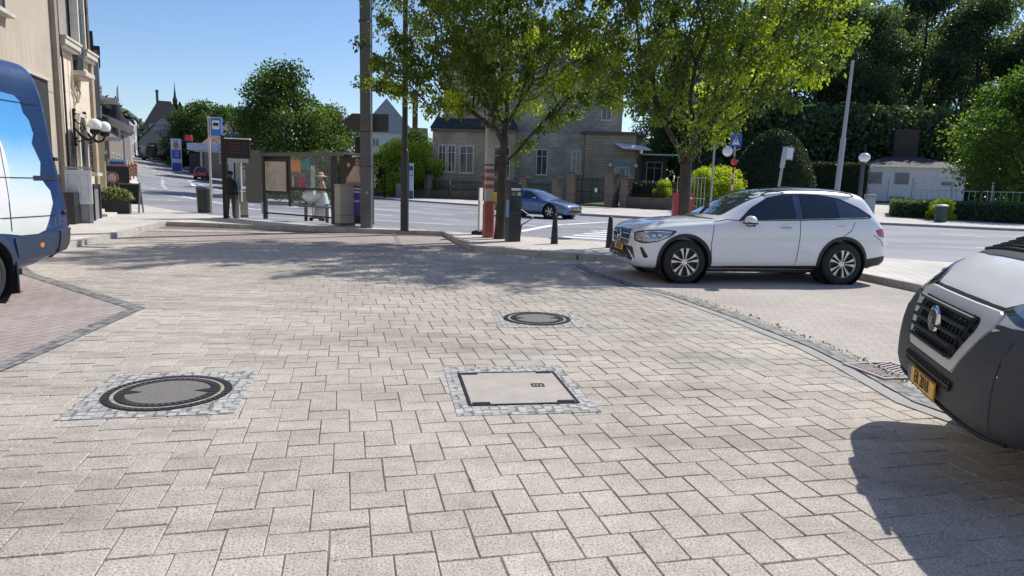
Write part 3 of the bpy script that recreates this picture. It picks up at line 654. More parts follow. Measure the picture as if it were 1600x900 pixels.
# --- silver van, nose only in the picture --------------------------------
def build_white_van():
    c=Vector((2.56,4.12,0)); al=math.atan2(-.27,.96)
    t=thing('parked_delivery_van','silver delivery van with dark grey bumper and yellow plate nosing in from the right','van',c,al)
    S=[(0.0,.42,.56,.64,.58,.60,.5,.02),(.03,.37,.68,.77,.82,.80,.62,.03),(.08,.34,.82,.92,.92,.90,.70,.03),(.15,.33,.92,1.025,.97,.93,.74,.03),(.24,.33,.98,1.10,.99,.95,.76,.04),(.32,.33,1.05,1.175,1.0,.98,.80,.04),(.46,.33,1.13,1.26,1.02,1.0,.86,.04),(.66,.30,1.19,1.32,1.025,1.01,.86,.04),(.75,.28,1.22,1.40,1.025,1.01,.85,.05),
       (.98,.25,1.28,1.74,1.025,1.01,.84,.06),(1.28,.23,1.30,2.10,1.025,1.01,.82,.07),(1.65,.23,1.3,2.36,1.025,1.015,.82,.08),(2.4,.24,1.3,2.50,1.025,1.02,.84,.09),(4.0,.24,1.3,2.52,1.025,1.02,.84,.09),(5.2,.26,1.3,2.50,1.02,1.01,.84,.09),(5.38,.32,1.3,2.40,.99,.97,.8,.07),(5.41,.4,1.2,2.2,.93,.9,.75,.05)]
    b=loft('body',S,paint_silver,t,5.41); sk=Skin(b)
    cut(b,[(x,s*.95,.35,.41,.5) for x in (.95,4.4) for s in (-1,1)])
    for s in (-1,1):
        for x in (.95,4.4):
            mb=MB(); mb.lathe([(.405,0),(.405,-s*.36),(.05,-s*.36)],(x,s*1.0,.35),28,'Y'); mb.build('wheel_arch_liner',plastic,t)
            wheel(t,x,s*.86,.345,.22,s,'steel')
    # dark bumper wrapping round the nose
    bump_mat=plastic_grey
    P=[(-.84,.94),(-.74,.93),(-.65,.90),(-.58,.84),(-.43,.635),(-.39,.61),(.39,.61),(.43,.635),(.58,.84),(.65,.90),(.74,.93),(.84,.94),(.84,.37),(-.84,.37)]
    patch(sk,P,FR,.010,'front_bumper',bump_mat,t,step=.05,thick=.03)
    for s in (-1,1):
        D=SIDE(s)
        Q=[(.03,.36),(.03,.925),(.12,.94),(.36,.955),(.56,.90),(.56,.50),(.50,.36)]
        patch(sk,Q,D,.013,'bumper_corner',bump_mat,t,step=.05,thick=.02)
        patch(sk,rounded([(1.45,1.35),(1.75,1.75),(2.0,2.0),(2.55,2.02),(2.55,1.32)],.04),D,.004,'window_pane',glass_dark,t)
        patch(sk,[(1.36,.42),(1.36,.62),(3.95,.62),(3.95,.42)],D,.010,'side_moulding',bump_mat,t,step=.2,thick=.02)
        seams(sk,[[(1.38,.25),(1.38,1.3),(1.5,1.5)],[(2.62,.25),(2.62,2.3)]],D,t)
        Dg=DIAG(s,38); U=Dg[0]
        def pu(x,y): return Vector((x,s*y,0)).dot(U)
        hl=[(pu(.11,.58),1.005),(pu(.12,.80),.955),(pu(.30,.96),.965),(pu(.50,1.01),1.10),(pu(.60,1.01),1.20),(pu(.36,.90),1.14),(pu(.18,.74),1.075)]
        h=patch(sk,rounded(hl,.03),Dg,.010,'headlight',lamp_dark,t,step=.04,thick=.02)
        cxm=sum(p[0] for p in hl)/7; inn=[((a-cxm)*.82+cxm,(z-1.08)*.76+1.08) for a,z in hl]
        patch(sk,rounded(inn,.02),Dg,.014,'lens',lamp_lens,h,step=.04)
        mb=MB(); pc=sk.hit(cxm,1.06,*Dg,-.01); mb.ball(pc,.035,16,10); mb.build('reflector',chrome,h)
        mb=MB(); mb.ball((0,0,0),.14,16,12,1.5); m=mb.build('mirror',plastic,t); m.location=(1.42,s*1.22,1.42); m.scale=(.5,.8,1)
        mb=MB(); mb.tube([(0,0,-.1),(.05,-s*.2,-.16)],.035,8); mb.build('mirror_arm',plastic,m)
    # silver mouth and grille
    Mo=[(-.60,.99),(.60,.99),(.64,.93),(.58,.85),(.41,.622),(-.41,.622),(-.58,.85),(-.64,.93)]
    patch(sk,rounded(Mo,.04),FR,.016,'grille_frame',M('satin_silver_plastic',(0.60,0.61,0.62),.35,.1,.05),t,step=.04,thick=.03)
    Gp=[(-.47,.935),(.47,.935),(.50,.88),(.36,.675),(-.36,.675),(-.50,.88)]
    gr=patch(sk,rounded(Gp,.03),FR,.019,'grille',M('grille_black',(.012,.012,.014),.3,.1),t,step=.04)
    for k in range(5):
        z=.695+.055*k; hw=.345+(z-.675)*.60; hw=min(hw,.465)
        mb=MB(); mb.tube([sk.hit(-hw+2*hw*j/16,z,*FR,.045) for j in range(17)],.016,8,sq=.7); mb.build('grille_slat',plastic,gr)
    mb=MB(); 
    for j in range(-7,8): 
        y=j*.06; zt=.935; zb=.685 if abs(y)<.35 else .685+(abs(y)-.35)*1.5
        if zt-zb>.03: mb.tube([sk.hit(y,zb,*FR,.032),sk.hit(y,zt,*FR,.032)],.005,4)
    mb.build('grille_mesh',plastic,gr)
    # emblem: round shield
    e=sk.hit(0,.825,*FR,.05); mb=MB(); mb.lathe([(.001,-.018),(.074,-.014),(.088,-.006),(.092,.004),(.086,.012)],(0,0,0),36,'X'); em=mb.build('emblem',chrome,gr); em.location=e
    mb=MB(); mb.lathe([(.001,-.021),(.066,-.018)],(0,0,0),30,'X'); mb.build('shield',M('weathered_badge_red',(.045,.012,.018),.3,.4),em)
    text_mb('FIAT',.062,chrome,'letters',em,(-.022,0,.0),(PI/2,0,-PI/2),.003,sx=.62)
    mb=MB(); 
    lo=[(-.46,.575),(.46,.575),(.42,.51),(-.42,.51)]
    sl=patch(sk,rounded(lo,.02),FR,.016,'lower_slot',M('grille_black',(.012,.012,.014),.3,.1),t,step=.04)
    mb=MB()
    for j in range(-10,11): mb.tube([sk.hit(j*.042,.513,*FR,.022),sk.hit(j*.042,.572,*FR,.022)],.006,4)
    mb.tube([sk.hit(-.44+.88*j/12,.542,*FR,.024) for j in range(13)],.007,4); mb.build('slot_mesh',plastic,sl)
    mb=MB(); mb.tube([sk.hit(-.86+1.72*j/20,.385,*FR,.006) for j in range(21)],.022,8,sq=.6); mb.build('bumper_lip',plastic,t)
    pc=sk.hit(0,.46,*FR,.035); p=plate(t,(pc.x,.0,.458),0,'ER 2018')
    # windscreen + scuttle
    patch(sk,rounded([(-.84,1.44),(.84,1.44),(.80,2.12),(.3,2.22),(-.3,2.22),(-.80,2.12)],.06),FR,.005,'windscreen',M('clear_windscreen',(.16,.17,.17),.04,0,.5,1.5,coat=1),t,step=.08)
    mb=MB(); n=17
    for k in range(5):
        x=.50+.045*k
        mb.tube([sk.hit(x,-.80+1.6*j/(n-1),*TOP,.012) for j in range(n)],.011,6)
    sc=patch(sk,[(.42,-.50),(.46,-.86),(.78,-.90),(.78,.90),(.46,.86),(.42,.50)],TOP,.006,'scuttle_panel',plastic,t,step=.06); mb.build('scuttle_rib',plastic,sc)
    for y0,y1 in ((-.62,-.05),(.1,.66)):
        mb=MB(); a=Vector((.72,y0,1.40)); bq=sk.hit(y1,1.56,*FR,.03); mb.tube([a,a.lerp(bq,.4)+Vector((-.05,0,.03)),bq],[.018,.012,.008],6); mb.ball(a,.035,10,6); mb.build('wiper',plastic,t)
    seams(sk,[[(.17,-.74),(.15,-.4),(.145,0),(.15,.4),(.17,.74)]],TOP,t,w=.016)
    seams(sk,[[(.17,-.74),(.28,-.84),(.44,-.88)],[(.17,.74),(.28,.84),(.44,.88)]],TOP,t,w=.012)
    mb=MB(); mb.box((2.9,0,.28),(4.6,1.6,.12)); mb.build('underbody',plastic,t,smooth=0)
build_white_van()

# --- navy high-roof van at the left --------------------------------------
def build_navy_van():
    t=thing('parked_panel_van','navy high roof panel van with a pale blue and white cloud graphic on its side','van',(-6.25-.93,3.4,0),math.radians(90-1.5))
    # local x runs nose -> tail, i.e. away from the camera; local y=-W is the side towards the picture
    Lr=6.1
    S=[(0.0,.32,.62,.85,.6,.62,.5,.03),(.06,.27,.85,1.05,.86,.84,.64,.03),(.3,.25,1.05,1.25,.98,.95,.76,.04),(.9,.25,1.25,1.5,1.0,.98,.84,.05),(1.5,.25,1.35,2.3,1.0,.99,.80,.07),(2.0,.25,1.4,2.80,1.0,.99,.80,.09),(2.6,.25,1.4,2.95,1.0,.99,.80,.10),
       (5.3,.30,1.4,3.0,1.0,.985,.82,.09),(5.70,.42,1.4,3.0,.995,.975,.82,.09),(5.80,.44,1.4,2.99,.99,.965,.82,.08),(5.85,.45,1.4,2.86,.985,.96,.82,.07),(5.91,.46,1.4,2.45,.98,.955,.82,.06),(6.0,.48,1.35,1.95,.97,.94,.82,.05),(6.07,.50,1.1,1.35,.95,.93,.86,.04),(6.1,.55,.85,1.0,.90,.88,.82,.04)]
    b=loft('body',S,paint_navy,t,Lr); sk=Skin(b)
    wx=4.52
    cut(b,[(x,s*.9,.36,.45,.5) for x in (1.0,wx) for s in (-1,1)])
    grad,nt,bs=new_mat('cloud_graphic_film'); v=coords(nt); s3=nt.nodes.new('ShaderNodeSeparateXYZ'); nt.links.new(v,s3.inputs[0])
    mr=nt.nodes.new('ShaderNodeMapRange'); mr.inputs[1].default_value=.8; mr.inputs[2].default_value=2.7; nt.links.new(s3.outputs['Z'],mr.inputs[0])
    nn=noise(nt,v,1.6,5); ad=nt.nodes.new('ShaderNodeMath'); ad.operation='MULTIPLY_ADD'; nt.links.new(nn.outputs['Fac'],ad.inputs[0]); ad.inputs[1].default_value=.16; nt.links.new(mr.outputs[0],ad.inputs[2])
    r=ramp(nt,ad.outputs[0],[(0.06,(.66,.70,.66)),(.28,(.78,.82,.80)),(.48,(.50,.72,.84)),(.72,(.13,.42,.78)),(1.0,(.08,.30,.70))]); nt.links.new(r.outputs['Color'],bs.inputs['Base Color']); bs.inputs['Roughness'].default_value=.3; bs.inputs['Coat Weight'].default_value=.6
    band_mat=M('white_film',(.78,.79,.80),.3,0,.03,coat=.5); royal=M('royal_blue_film',(.02,.09,.42),.3,0,.05,coat=.5); trim=M('blue_grey_moulding',(.03,.05,.09),.5,0,.1,6)
    for s in (-1,1):
        for x in (1.0,wx):
            mb=MB(); mb.lathe([(.445,0),(.445,-s*.4),(.05,-s*.4)],(x,s*.985,.36),30,'Y'); mb.build('wheel_arch_liner',plastic,t)
            wheel(t,x,s*.86,.355,.22,s,'steel')
            patch(sk,arc(x,.36,.448,-4,184,26)+arc(x,.36,.53,184,-4,26),SIDE(s),.014,'arch_flare',trim,t,step=.05,thick=.02)
        mb=MB(); mb.box((wx+.50,s*.86,.30),(.03,.26,.42)); mb.build('mud_flap',plastic,t,bev=.008)
        fr=SIDE(s)
        # graphic outline: bites along its right edge, wavy base
        edge=[(5.34,2.50),(5.42,2.44),(5.44,2.30),(5.52,2.22),(5.56,2.05),(5.50,1.93),(5.54,1.84),(5.60,1.70),(5.55,1.52),(5.62,1.42),(5.70,1.34),(5.72,1.18),(5.66,1.06),(5.60,.94),(5.54,.84),(5.40,.80)]
        base=[(5.1,.80),(4.9,.83),(4.6,.86),(4.3,.84),(3.9,.88),(3.4,.84),(2.9,.88)]
        top=[(2.9,2.55),(3.8,2.52),(4.6,2.55)]
        poly=edge+base+top
        patch(sk,poly,fr,.003,'cloud_graphic',grad,t,step=.12)
        rng=arc(4.05,1.62,.80,-88,88,24)+arc(4.05,1.62,.98,88,-88,24)
        patch(sk,rng,fr,.006,'white_ring',band_mat,t,step=.12)
        patch(sk,arc(4.05,1.62,.60,-89,89,20),fr,.0075,'blue_disc',royal,t,step=.12)
        seams(sk,[[(3.6,1.50),(5.86,1.50)],[(3.6,2.42),(5.72,2.42)],[(4.95,.86),(4.95,2.42)],[(3.6,1.02),(5.75,1.02)]],fr,t,w=.012,off=.007)
        patch(sk,rounded([(5.42,1.47),(5.42,1.53),(5.86,1.53),(5.86,1.47)],.01),fr,.008,'door_rail',M('navy_shadow',(.01,.02,.05),.5),t)
        patch(sk,rounded([(wx+.52,.52),(wx+.46,.78),(5.98,.80),(5.98,.50)],.03),fr,.016,'side_moulding',trim,t,step=.1,thick=.02)
        mb=MB(); mb.lathe([(.001,0),(.038,.004),(.04,.012)],(5.45,0,.66),20,'Y'); o=mb.build('side_marker',lamp_amber,t); q=sk.hit(5.45,.66,*fr,.02); o.location=(0,q.y,0); o.scale=(1,1,1)
        # rear bumper corner + red lamp strip
        patch(sk,rounded([(5.78,.40),(5.80,.82),(6.09,.84),(6.09,.42)],.03),fr,.03,'rear_bumper',M('slate_bumper_plastic',(.05,.055,.07),.5,0,.1,6),t,step=.08,thick=.05)
        Dr=DIAG(s,55,True)
        def pr_(x,y): return Vector((x,s*y,0)).dot(Dr[0])
        patch(sk,rounded([(pr_(6.03,.955),.86),(pr_(6.03,.955),1.55),(pr_(6.09,.86),1.55),(pr_(6.09,.86),.86)],.01),Dr,.012,'tail_light',lamp_red,t,step=.06,thick=.02)
        for z in (1.05,1.75):
            mb=MB(); q=sk.hit(5.93,z,*fr,.015); mb.box(q,(.07,.04,.05)); mb.build('door_hinge',plastic,t,bev=.01)
        patch(sk,rounded([(1.75,1.45),(2.0,2.0),(2.7,2.0),(2.7,1.45)],.04),fr,.004,'window_pane',glass_dark,t,step=.12)
    mb=MB(); mb.box((5.3,0,2.99),(.5,.06,.05)); mb.build('roof_rib',trim,t,bev=.01)
    patch(sk,rounded([(-.5,.45),(.5,.45),(.6,.75),(-.6,.75)],.03),FR,.01,'front_bumper',plastic_grey,t)
    patch(sk,rounded([(-.84,1.55),(.84,1.55),(.78,2.3),(-.78,2.3)],.05),FR,.005,'windscreen',glass_screen,t,step=.12)
    plate(t,(6.14,0,.62),PI,'')
    mb=MB(); mb.box((3.0,0,.33),(4.8,1.5,.12)); mb.build('underbody',plastic,t,smooth=0)
build_navy_van()

# --- far lorry and small white van on the hill road -----------------------
def lorry(px,py):
    p=atg(px,py,.01); t=thing('tipper_lorry','dark box lorry coming down the hill road past the grey gabled house','lorry',p,math.radians(60))
    dk=M('dark_green_lorry_paint',(.02,.03,.03),.35,0,.1,2,coat=.6)
    mb=MB(); mb.prism([(-.0,.5),(0,1.4),(.25,2.35),(1.7,2.4),(1.7,.5)],-1.0,1.0,'XZ'); mb.build('cab',dk,t,bev=.04)
    mb=MB(); mb.prism([(.02,1.45),(.235,2.2),(.26,2.2),(.045,1.45)],-.85,.85,'XZ'); mb.build('windscreen',glass_screen,t,loc=(-.03,0,0))
    mb=MB(); mb.box((4.0,0,1.9),(4.3,2.2,1.9)); mb.build('load_body',M('dark_tarpaulin',(.03,.035,.03),.8),t,bev=.03)
    mb=MB(); mb.box((3.2,0,.7),(6,0.9,.25)); mb.build('chassis',plastic,t,smooth=0)
    mb=MB(); mb.box((-.06,0,.55),(.15,2.0,.4)); mb.build('bumper',plastic,t,bev=.03)
    for s in (-1,1):
        for x in (.9,4.3,5.3): wheel(t,x,s*.85,.45,.28,s,detail=False)
        mb=MB(); mb.box((-.14,s*.75,.6),(.03,.3,.15)); mb.build('headlight',lamp_lens,t)
        mb=MB(); mb.box((.1,s*1.15,1.8),(.1,.2,.5)); mb.build('mirror',plastic,t)
lorry(222,250)
def small_van(px,py):
    p=atg(px,py,.01)
    S=[(0.0,.32,.62,.85,.6,.62,.5,.03),(.06,.27,.80,.95,.80,.80,.6,.03),(.4,.22,.95,1.1,.86,.84,.7,.04),(1.0,.22,1.0,1.2,.87,.85,.7,.05),(1.5,.22,1.05,1.6,.87,.85,.68,.07),(1.9,.22,1.05,1.78,.87,.85,.66,.08),(3.9,.22,1.05,1.8,.87,.85,.66,.08),(4.15,.3,1.0,1.7,.84,.82,.64,.07),(4.2,.4,.95,1.5,.8,.78,.6,.05)]
    t=build_car('compact_van','small white van with dark rear windows parked by the filling station sign',p,math.radians(-115),S,paint_white,(.8,3.4),[[(1.3,1.12),(1.7,1.55),(2.2,1.58),(2.2,1.12)]],[(-.6,1.15),(.6,1.15),(.55,1.6),(-.55,1.6)],[(-.6,1.05),(.6,1.05),(.56,1.55),(-.56,1.55)],detail=False,r=.31,track=.74)
    t['category']='van'
small_van(287,252)
# ------------------------------------------------------------------ ground, road, pavements
terr=brick_mat('dry_earth',(.16,.15,.11),(.14,.13,.09),(.13,.12,.09),5,5,stain=.4)
grass=M('short_grass',(.07,.13,.03),.9,0,.35,2,fine=.4)
asph=asphalt_mat('asphalt_road',(.29,.29,.31))
pave=brick_mat('pavement_slabs',(.60,.56,.50),(.64,.60,.54),(.42,.39,.34),.42,.22,rot=math.radians(-76),msize=.008,stain=.22,speck=.22)
redp=brick_mat('red_grey_pavers',(.37,.305,.27),(.44,.375,.34),(.20,.155,.13),.24,.12,rot=math.radians(-74),msize=.006,stain=.2,speck=.22)
tanp=brick_mat('tan_bay_pavers',(.43,.385,.335),(.48,.43,.38),(.33,.29,.25),.24,.12,rot=math.radians(14),msize=.006,stain=.22,speck=.22)
darks=sett_mat('dark_border_setts',(.25,.245,.235),9)
lights=sett_mat('pale_granite_setts',(.42,.42,.405),15.5)
kerbm=M('granite_kerb',(.46,.43,.39),.75,0,.22,3,fine=.3,bmp=.25)
line_m=M('worn_road_paint',(.86,.86,.84),.7,0,.08,1.2,fine=.15)
T=(lambda px,py,z=0.0: tuple(at(px,py,z)[:2]))

# terrain: radial rings, as far as the horizon
def terrain():
    rs=[0,3,6,10,15,20,26,33,42,55,70,85,100,125,150,200,280,400,600,900,1400,2200,3600]; n=96; mb=MB(); vs=[(0,0,-.1)]
    for r in rs[1:]:
        for k in range(n):
            a=2*PI*k/n; x,y=r*math.cos(a),r*math.sin(a); z=g(x,y)
            if r>250: z=min(z,12)
            vs.append((x,y,z-.1-(.5 if 30<r<260 else 0)))
    fs=[(0,1+k,1+(k+1)%n) for k in range(n)]
    for i in range(len(rs)-2):
        for k in range(n): fs.append((1+i*n+k,1+(i+1)*n+k,1+(i+1)*n+(k+1)%n,1+i*n+(k+1)%n))
    mb._add(vs,fs); o=mb.build('ground',grass,smooth=80); o['kind']='structure'
terrain()

N=[(-62,96),(-40,66),(-26,46),T(213,320,.12),T(300,332,.12),T(400,342,.12),T(540,353,.12),T(640,357,.12),T(810,368,.12),T(960,378,.12),(8.7,16.5),(16,13.2),(34,5)]
Fk=[(-130,214),(-95,160),(-60,122),(-38,98),(-22,80),(-13.5,63),(-2.6,50),T(908,337),T(1011,343),(13,36.9),(19.6,37.6),T(1560,360),(44,28)]
road=sheet('road',N+[(60,0),(60,20)]+Fk[::-1]+[(-150,214),(-84,130)],0.0,asph,2.5)
# forecourt (filling station)
sheet('filling_station_forecourt',[(-22,80.2),(-13.5,63.5),(-26,66),(-50,84),(-62,110),(-40,112)],.006,M('oily_concrete',(.33,.32,.31),.8,0,.2,.5,fine=.2),4)
# near pavement with the bus shelter and the island with the trees
kA=T(100,388); kB=T(255,352); kC=T(700,368); kD=T(745,392); kE=T(905,405)
edge=[(-6.6,4.0),(-7.9,9.5),kA,kB,kC,kD,kE,(3.6,14.75),(6.35,14.5),(6.62,13.1),(6.95,11.2),(8.6,6.5),(12,2)]
sheet('pavement',edge+[(60,-6),(60,0)]+N[::-1]+[(-70,96),(-26,25),(-16,8)],.12,pave,2.5)
kerb('kerb',edge,.15,.125,kerbm,side=-1)
kerb('kerb',N[3:],.16,.125,kerbm,side=-1)
# far pavement
fp=Fk[5:]+[(60,36),(60,62),(20,66),(10,46.5),(7.4,50.3),(5.4,53),(2,58),(-2.8,63.2),(-14,69),(-22,76)]
sheet('far_pavement',fp,.12,pave,3)
kerb('kerb',Fk[5:],.16,.125,kerbm,side=1)
# base bed under the pavers
bed=M('joint_sand',(.20,.175,.14),.95,0,.25,4,fine=.3)
cour=[(-9,-1.5),(-8.2,6),(-8.6,9.5),kA,kB,kC,kD,kE,(3.6,15),(6.5,14.8),(7,11.3),(9,6),(13,-1.5)]
sheet('paver_bed',cour,-.0065,bed,3)
# pads
lp=[T(40,432),T(215,482),T(0,575),(-4.3,3.2),(-9.5,3.2),(-9.2,10.6)]
lp=[(-7.5,10.6),T(215,482),T(0,575),(-4.3,2.0),(-9.5,2.0),(-9.2,11.0)]
sheet('red_paved_pad',lp,.003,redp,2)
bay=[T(228,361),T(700,369.5),T(748,393),T(640,388),T(400,381),T(196,373)]
sheet('red_paved_strip',bay,.004,redp,2)
stripP=[(1.3,14.2),(1.55,12.6),(2.0,11.2),(2.5,10.25),T(1160,497),T(1280,543),T(1352,577),T(1445,628),(3.75,3.6),(3.9,1.0)]
rp=stripP+[(13,-1),(8.8,6),(6.95,11.25),(6.6,13.2),(6.3,14.75),(1.5,15.1)]
sheet('tan_paved_bay',rp,.003,tanp,2)
mb=MB(); strip(mb,stripP,.20,.009,.3); o=mb.build('sett_border',darks,smooth=0); o['kind']='structure'
mb=MB(); strip(mb,offset_line(stripP,-.19),.13,.007,.3); o=mb.build('concrete_channel',M('channel_concrete',(.34,.33,.31),.8,0,.15,3,fine=.25),smooth=0); o['kind']='structure'
mb=MB(); strip(mb,[(-9.0,12.3),(-7.5,10.6),T(215,482),T(0,575),(-4.25,2.0)],.17,.009,.3); o=mb.build('sett_border',darks,smooth=0); o['kind']='structure'
mb=MB(); strip(mb,[T(613,360),T(627,386)],.10,.011,.3); strip(mb,[T(228,361.5),T(700,370)],.12,.011,.5); o=mb.build('bay_line',M('blue_grey_pavers',(.22,.22,.24),.8,0,.2,8),smooth=0); o['kind']='structure'

# manholes: centre, size of the sett square (half), rotation
PAX=math.radians(-15.5)      # paving axis turned from +X  (columns run to the far left)
mh=[(Vector((-2.50,4.90)),.545,math.radians(12)),(Vector((.31,8.14)),.51,math.radians(7))]
cv=(Vector((.045,5.27)),.515,.635,math.radians(10))
def in_sq(p,c,hx,hy,a):
    d=p-c; ca,sa=math.cos(-a),math.sin(-a); return abs(d.x*ca-d.y*sa)<hx and abs(d.x*sa+d.y*ca)<hy
rng=random.Random(3)
def pavers():
    w=.180; l=.270; gap=.0017; ca,sa=math.cos(PAX*-1*-1),math.sin(PAX)
    a=math.radians(13.5); ca,sa=math.cos(a),math.sin(a)      # local x axis points right and slightly away
    V=[];Fc=[];tone=[]
    def add(x0,y0,x1,y1):
        cx,cy=(x0+x1)/2,(y0+y1)/2; X=cx*ca-cy*sa; Y=cx*sa+cy*ca
        if Y<.9 or Y>20.6 or abs(X)>.80*Y+1.0: return
        if not in_poly(X,Y,cour2): return
        for q in (lp,rp2,bay):
            if in_poly(X,Y,q) and in_poly(X+.18,Y+.1,q) and in_poly(X-.18,Y-.1,q) and in_poly(X+.1,Y-.18,q) and in_poly(X-.1,Y+.18,q): return
        p=Vector((X,Y))
        for c,h,r in mh:
            if in_sq(p,c,h-.17,h-.17,r): return
        if in_sq(p,cv[0],cv[1]-.17,cv[2]-.17,cv[3]): return
        j=rng.uniform(-.0012,.0012); jj=rng.uniform(-.003,.003); th=rng.uniform(-.006,.006); tx=rng.gauss(0,.0022); ty=rng.gauss(0,.0022); c_=.0045; o=len(V)
        gx0,gy0,gx1,gy1=[gap+max(0,rng.gauss(0,.0013)) for _ in range(4)]
        hx=(x1-x0)/2; hy=(y1-y0)/2
        pts=[(-hx+gx0,-hy+gy0),(hx-gx1,-hy+gy0),(hx-gx1,hy-gy1),(-hx+gx0,hy-gy1)]
        ct,st=math.cos(th),math.sin(th)
        def W(u,v,z): 
            u,v=u*ct-v*st+jj*.5,u*st+v*ct+j; xx=cx+u; yy=cy+v; return (xx*ca-yy*sa,xx*sa+yy*ca,z)
        for u,v in pts: V.append(W(u*(1-c_/hx),v*(1-c_/hy),.0+u*tx*6*.5+v*ty*6*.5+j))
        for u,v in pts: V.append(W(u,v,-.006+j))
        for u,v in pts: V.append(W(u,v,-.02))
        Fc.append((o,o+1,o+2,o+3))
        for k in range(4):
            k2=(k+1)%4; Fc.append((o+4+k,o+4+k2,o+k2,o+k)); Fc.append((o+8+k,o+8+k2,o+4+k2,o+4+k))
        t=min(1,max(0,rng.gauss(.5,.2))); tone.extend([t]*9)
    for i in range(-180,225):
        for k in range(-105,130):
            bx=k*w+i*l; by=k*w-i*l
            if abs(bx)>26 or by<-8 or by>26: continue
            add(bx,by,bx+l,by+w); add(bx-w,by,bx,by+l)
    me=bpy.data.meshes.new('herringbone_paving'); me.from_pydata(V,[],Fc); me.materials.append(paver_mat())
    at_=me.attributes.new('tone','FLOAT','FACE'); at_.data.foreach_set('value',tone); me.update()
    o=bpy.data.objects.new('herringbone_paving',me); COL.objects.link(o); o['kind']='structure'
rp2=offset_line(stripP,-.30)+rp[len(stripP):]
cour2=[(-9,-1.5),(-8.1,6),(-8.5,9.5),kA,(kB[0]+.1,kB[1]),kC,kD,kE,(3.6,15),(6.5,14.8),(7,11.3),(9,6),(13,-1.5)]
pavers()

# manhole covers -----------------------------------------------------
iron=M('cast_iron',(.035,.034,.036),.5,.6,.25,8,bmp=.3)
conc=M('aggregate_concrete',(.20,.188,.168),.85,0,.35,70,fine=.5)
concl=M('smooth_cover_concrete',(.43,.39,.345),.8,0,.12,5,fine=.15)
def manhole(c,half,rot,R,label):
    t=thing('manhole_cover',label,'manhole cover',(c.x,c.y,0),rot)
    mb=MB(); mb.box((0,0,-.007),(2*half,2*half,.022)); mb.build('sett_surround',lights,t,smooth=0)
    mb=MB(); mb.lathe([(R-.055,.0),(R-.055,.010),(R,.010),(R,.0)],(0,0,0),72); mb.mi=1
    for k in range(60):
        a=2*PI*k/60; mb.box((math.cos(a)*(R-.028),math.sin(a)*(R-.028),.0105),(.034,.013,.009),rz=a)
    fr=mb.build('frame_ring',[iron,M('worn_iron',(.16,.14,.12),.5,.6)],t,smooth=30)
    mb=MB(); mb.lathe([(R-.082,.0),(R-.082,.008),(R-.055,.008),(R-.055,.0)],(0,0,0),72); mb.build('sand_joint',M('joint_grit',(.33,.29,.225),.9,0,.35,14),t,smooth=30)
    mb=MB(); mb.lathe([(R-.15,.0),(R-.15,.012),(R-.084,.012),(R-.084,.0)],(0,0,0),72); mb.mi=1
    for k in range(48):
        a=2*PI*k/48; mb.box((math.cos(a)*(R-.115),math.sin(a)*(R-.115),.0125),(.045,.012,.008),rz=a)
    mb.build('cover_rim',[iron,M('worn_iron',(.16,.14,.12),.5,.6)],t,smooth=30)
    mb=MB(); mb.lathe([(.001,.011),(R-.15,.011)],(0,0,0),64); mb.build('concrete_fill',conc,t,smooth=0)
    for s in (-1,1):
        mb=MB(); mb.prism([(s*(R-.145),-.05),(s*(R-.20),-.028),(s*(R-.255),0),(s*(R-.20),.028),(s*(R-.145),.05)][::s],.008,.0145); 
        mb.build('lifting_pocket',iron,t,smooth=0)
manhole(mh[0][0],mh[0][1],mh[0][2]+0,.435,'large round cast iron manhole cover filled with rough aggregate, in pale setts at left')
manhole(mh[1][0],mh[1][1],mh[1][2],.405,'smaller round cast iron manhole cover filled with smooth concrete, beyond the square cover')
def square_cover():
    c,hx,hy,a=cv; t=thing('access_cover','rectangular concrete filled access cover with iron edge and corner plates in pale setts','access cover',(c.x,c.y,0),a)
    mb=MB(); mb.box((0,0,-.007),(2*hx,2*hy,.022)); mb.build('sett_surround',lights,t,smooth=0)
    ix,iy=hx-.115,hy-.21; mb=MB()
    for s in (-1,1): mb.box((s*ix,0,.004),(.022,2*iy+.022,.014)); mb.box((0,s*iy,.004),(2*ix-.023,.022,.014))
    mb.build('iron_frame',iron,t,smooth=0)
    mb=MB(); mb.box((0,0,-.002),(2*ix-.024,2*iy-.024,.020)); mb.build('concrete_fill',concl,t,smooth=0)
    for sx in (-1,1):
        for sy in (-1,1): mb=MB(); mb.box((sx*(ix-.085),sy*(iy-.032),.0105),(.13,.038,.009)); mb.build('corner_plate',iron,t,smooth=0,bev=.003)
    mb=MB(); ox,oy=.19,.03
    for dx,dy,w,h in ((0,.035,.10,.01),(0,-.035,.10,.01),(-.045,0,.01,.06),(.045,0,.01,.06)): mb.box((ox+dx,oy+dy,.0095),(w,h,.006))
    for dx,w,h in ((-.02,.006,.03),(.005,.03,.006),(.015,.006,.03)): mb.box((ox+dx,oy,.0095),(w,h,.005))
    mb.build('maker_stamp',iron,t,smooth=0)
square_cover()
def drain():
    c=Vector(T(1387,581)); t=thing('drain_grate','slotted iron drain grate at the foot of the silver van','drain',(c.x,c.y,.012),math.radians(13))
    mb=MB(); mb.box((0,0,-.012),(.50,.50,.012)); mb.build('gully_pit',plastic_seam,t,smooth=0)
    gm=M('worn_pinkish_grate',(.33,.28,.28),.55,.3,.2,8); mb=MB()
    for s in (-1,1): mb.box((s*.25,0,0),(.03,.53,.022)); mb.box((0,s*.25,0),(.47,.03,.022))
    mb.build('frame',gm,t,smooth=0)
    for q in (-1,0,1):
        mb=MB()
        if q==0: mb.box((0,0,0),(.02,.47,.018)); mb.build('centre_bar',gm,t,smooth=0); continue
        for k in range(9): mb.box((q*.118,-.205+.051*k,0),(.21,.022,.018),rz=q*.35)
        mb.build('grate_bars',gm,t,smooth=0)
drain()
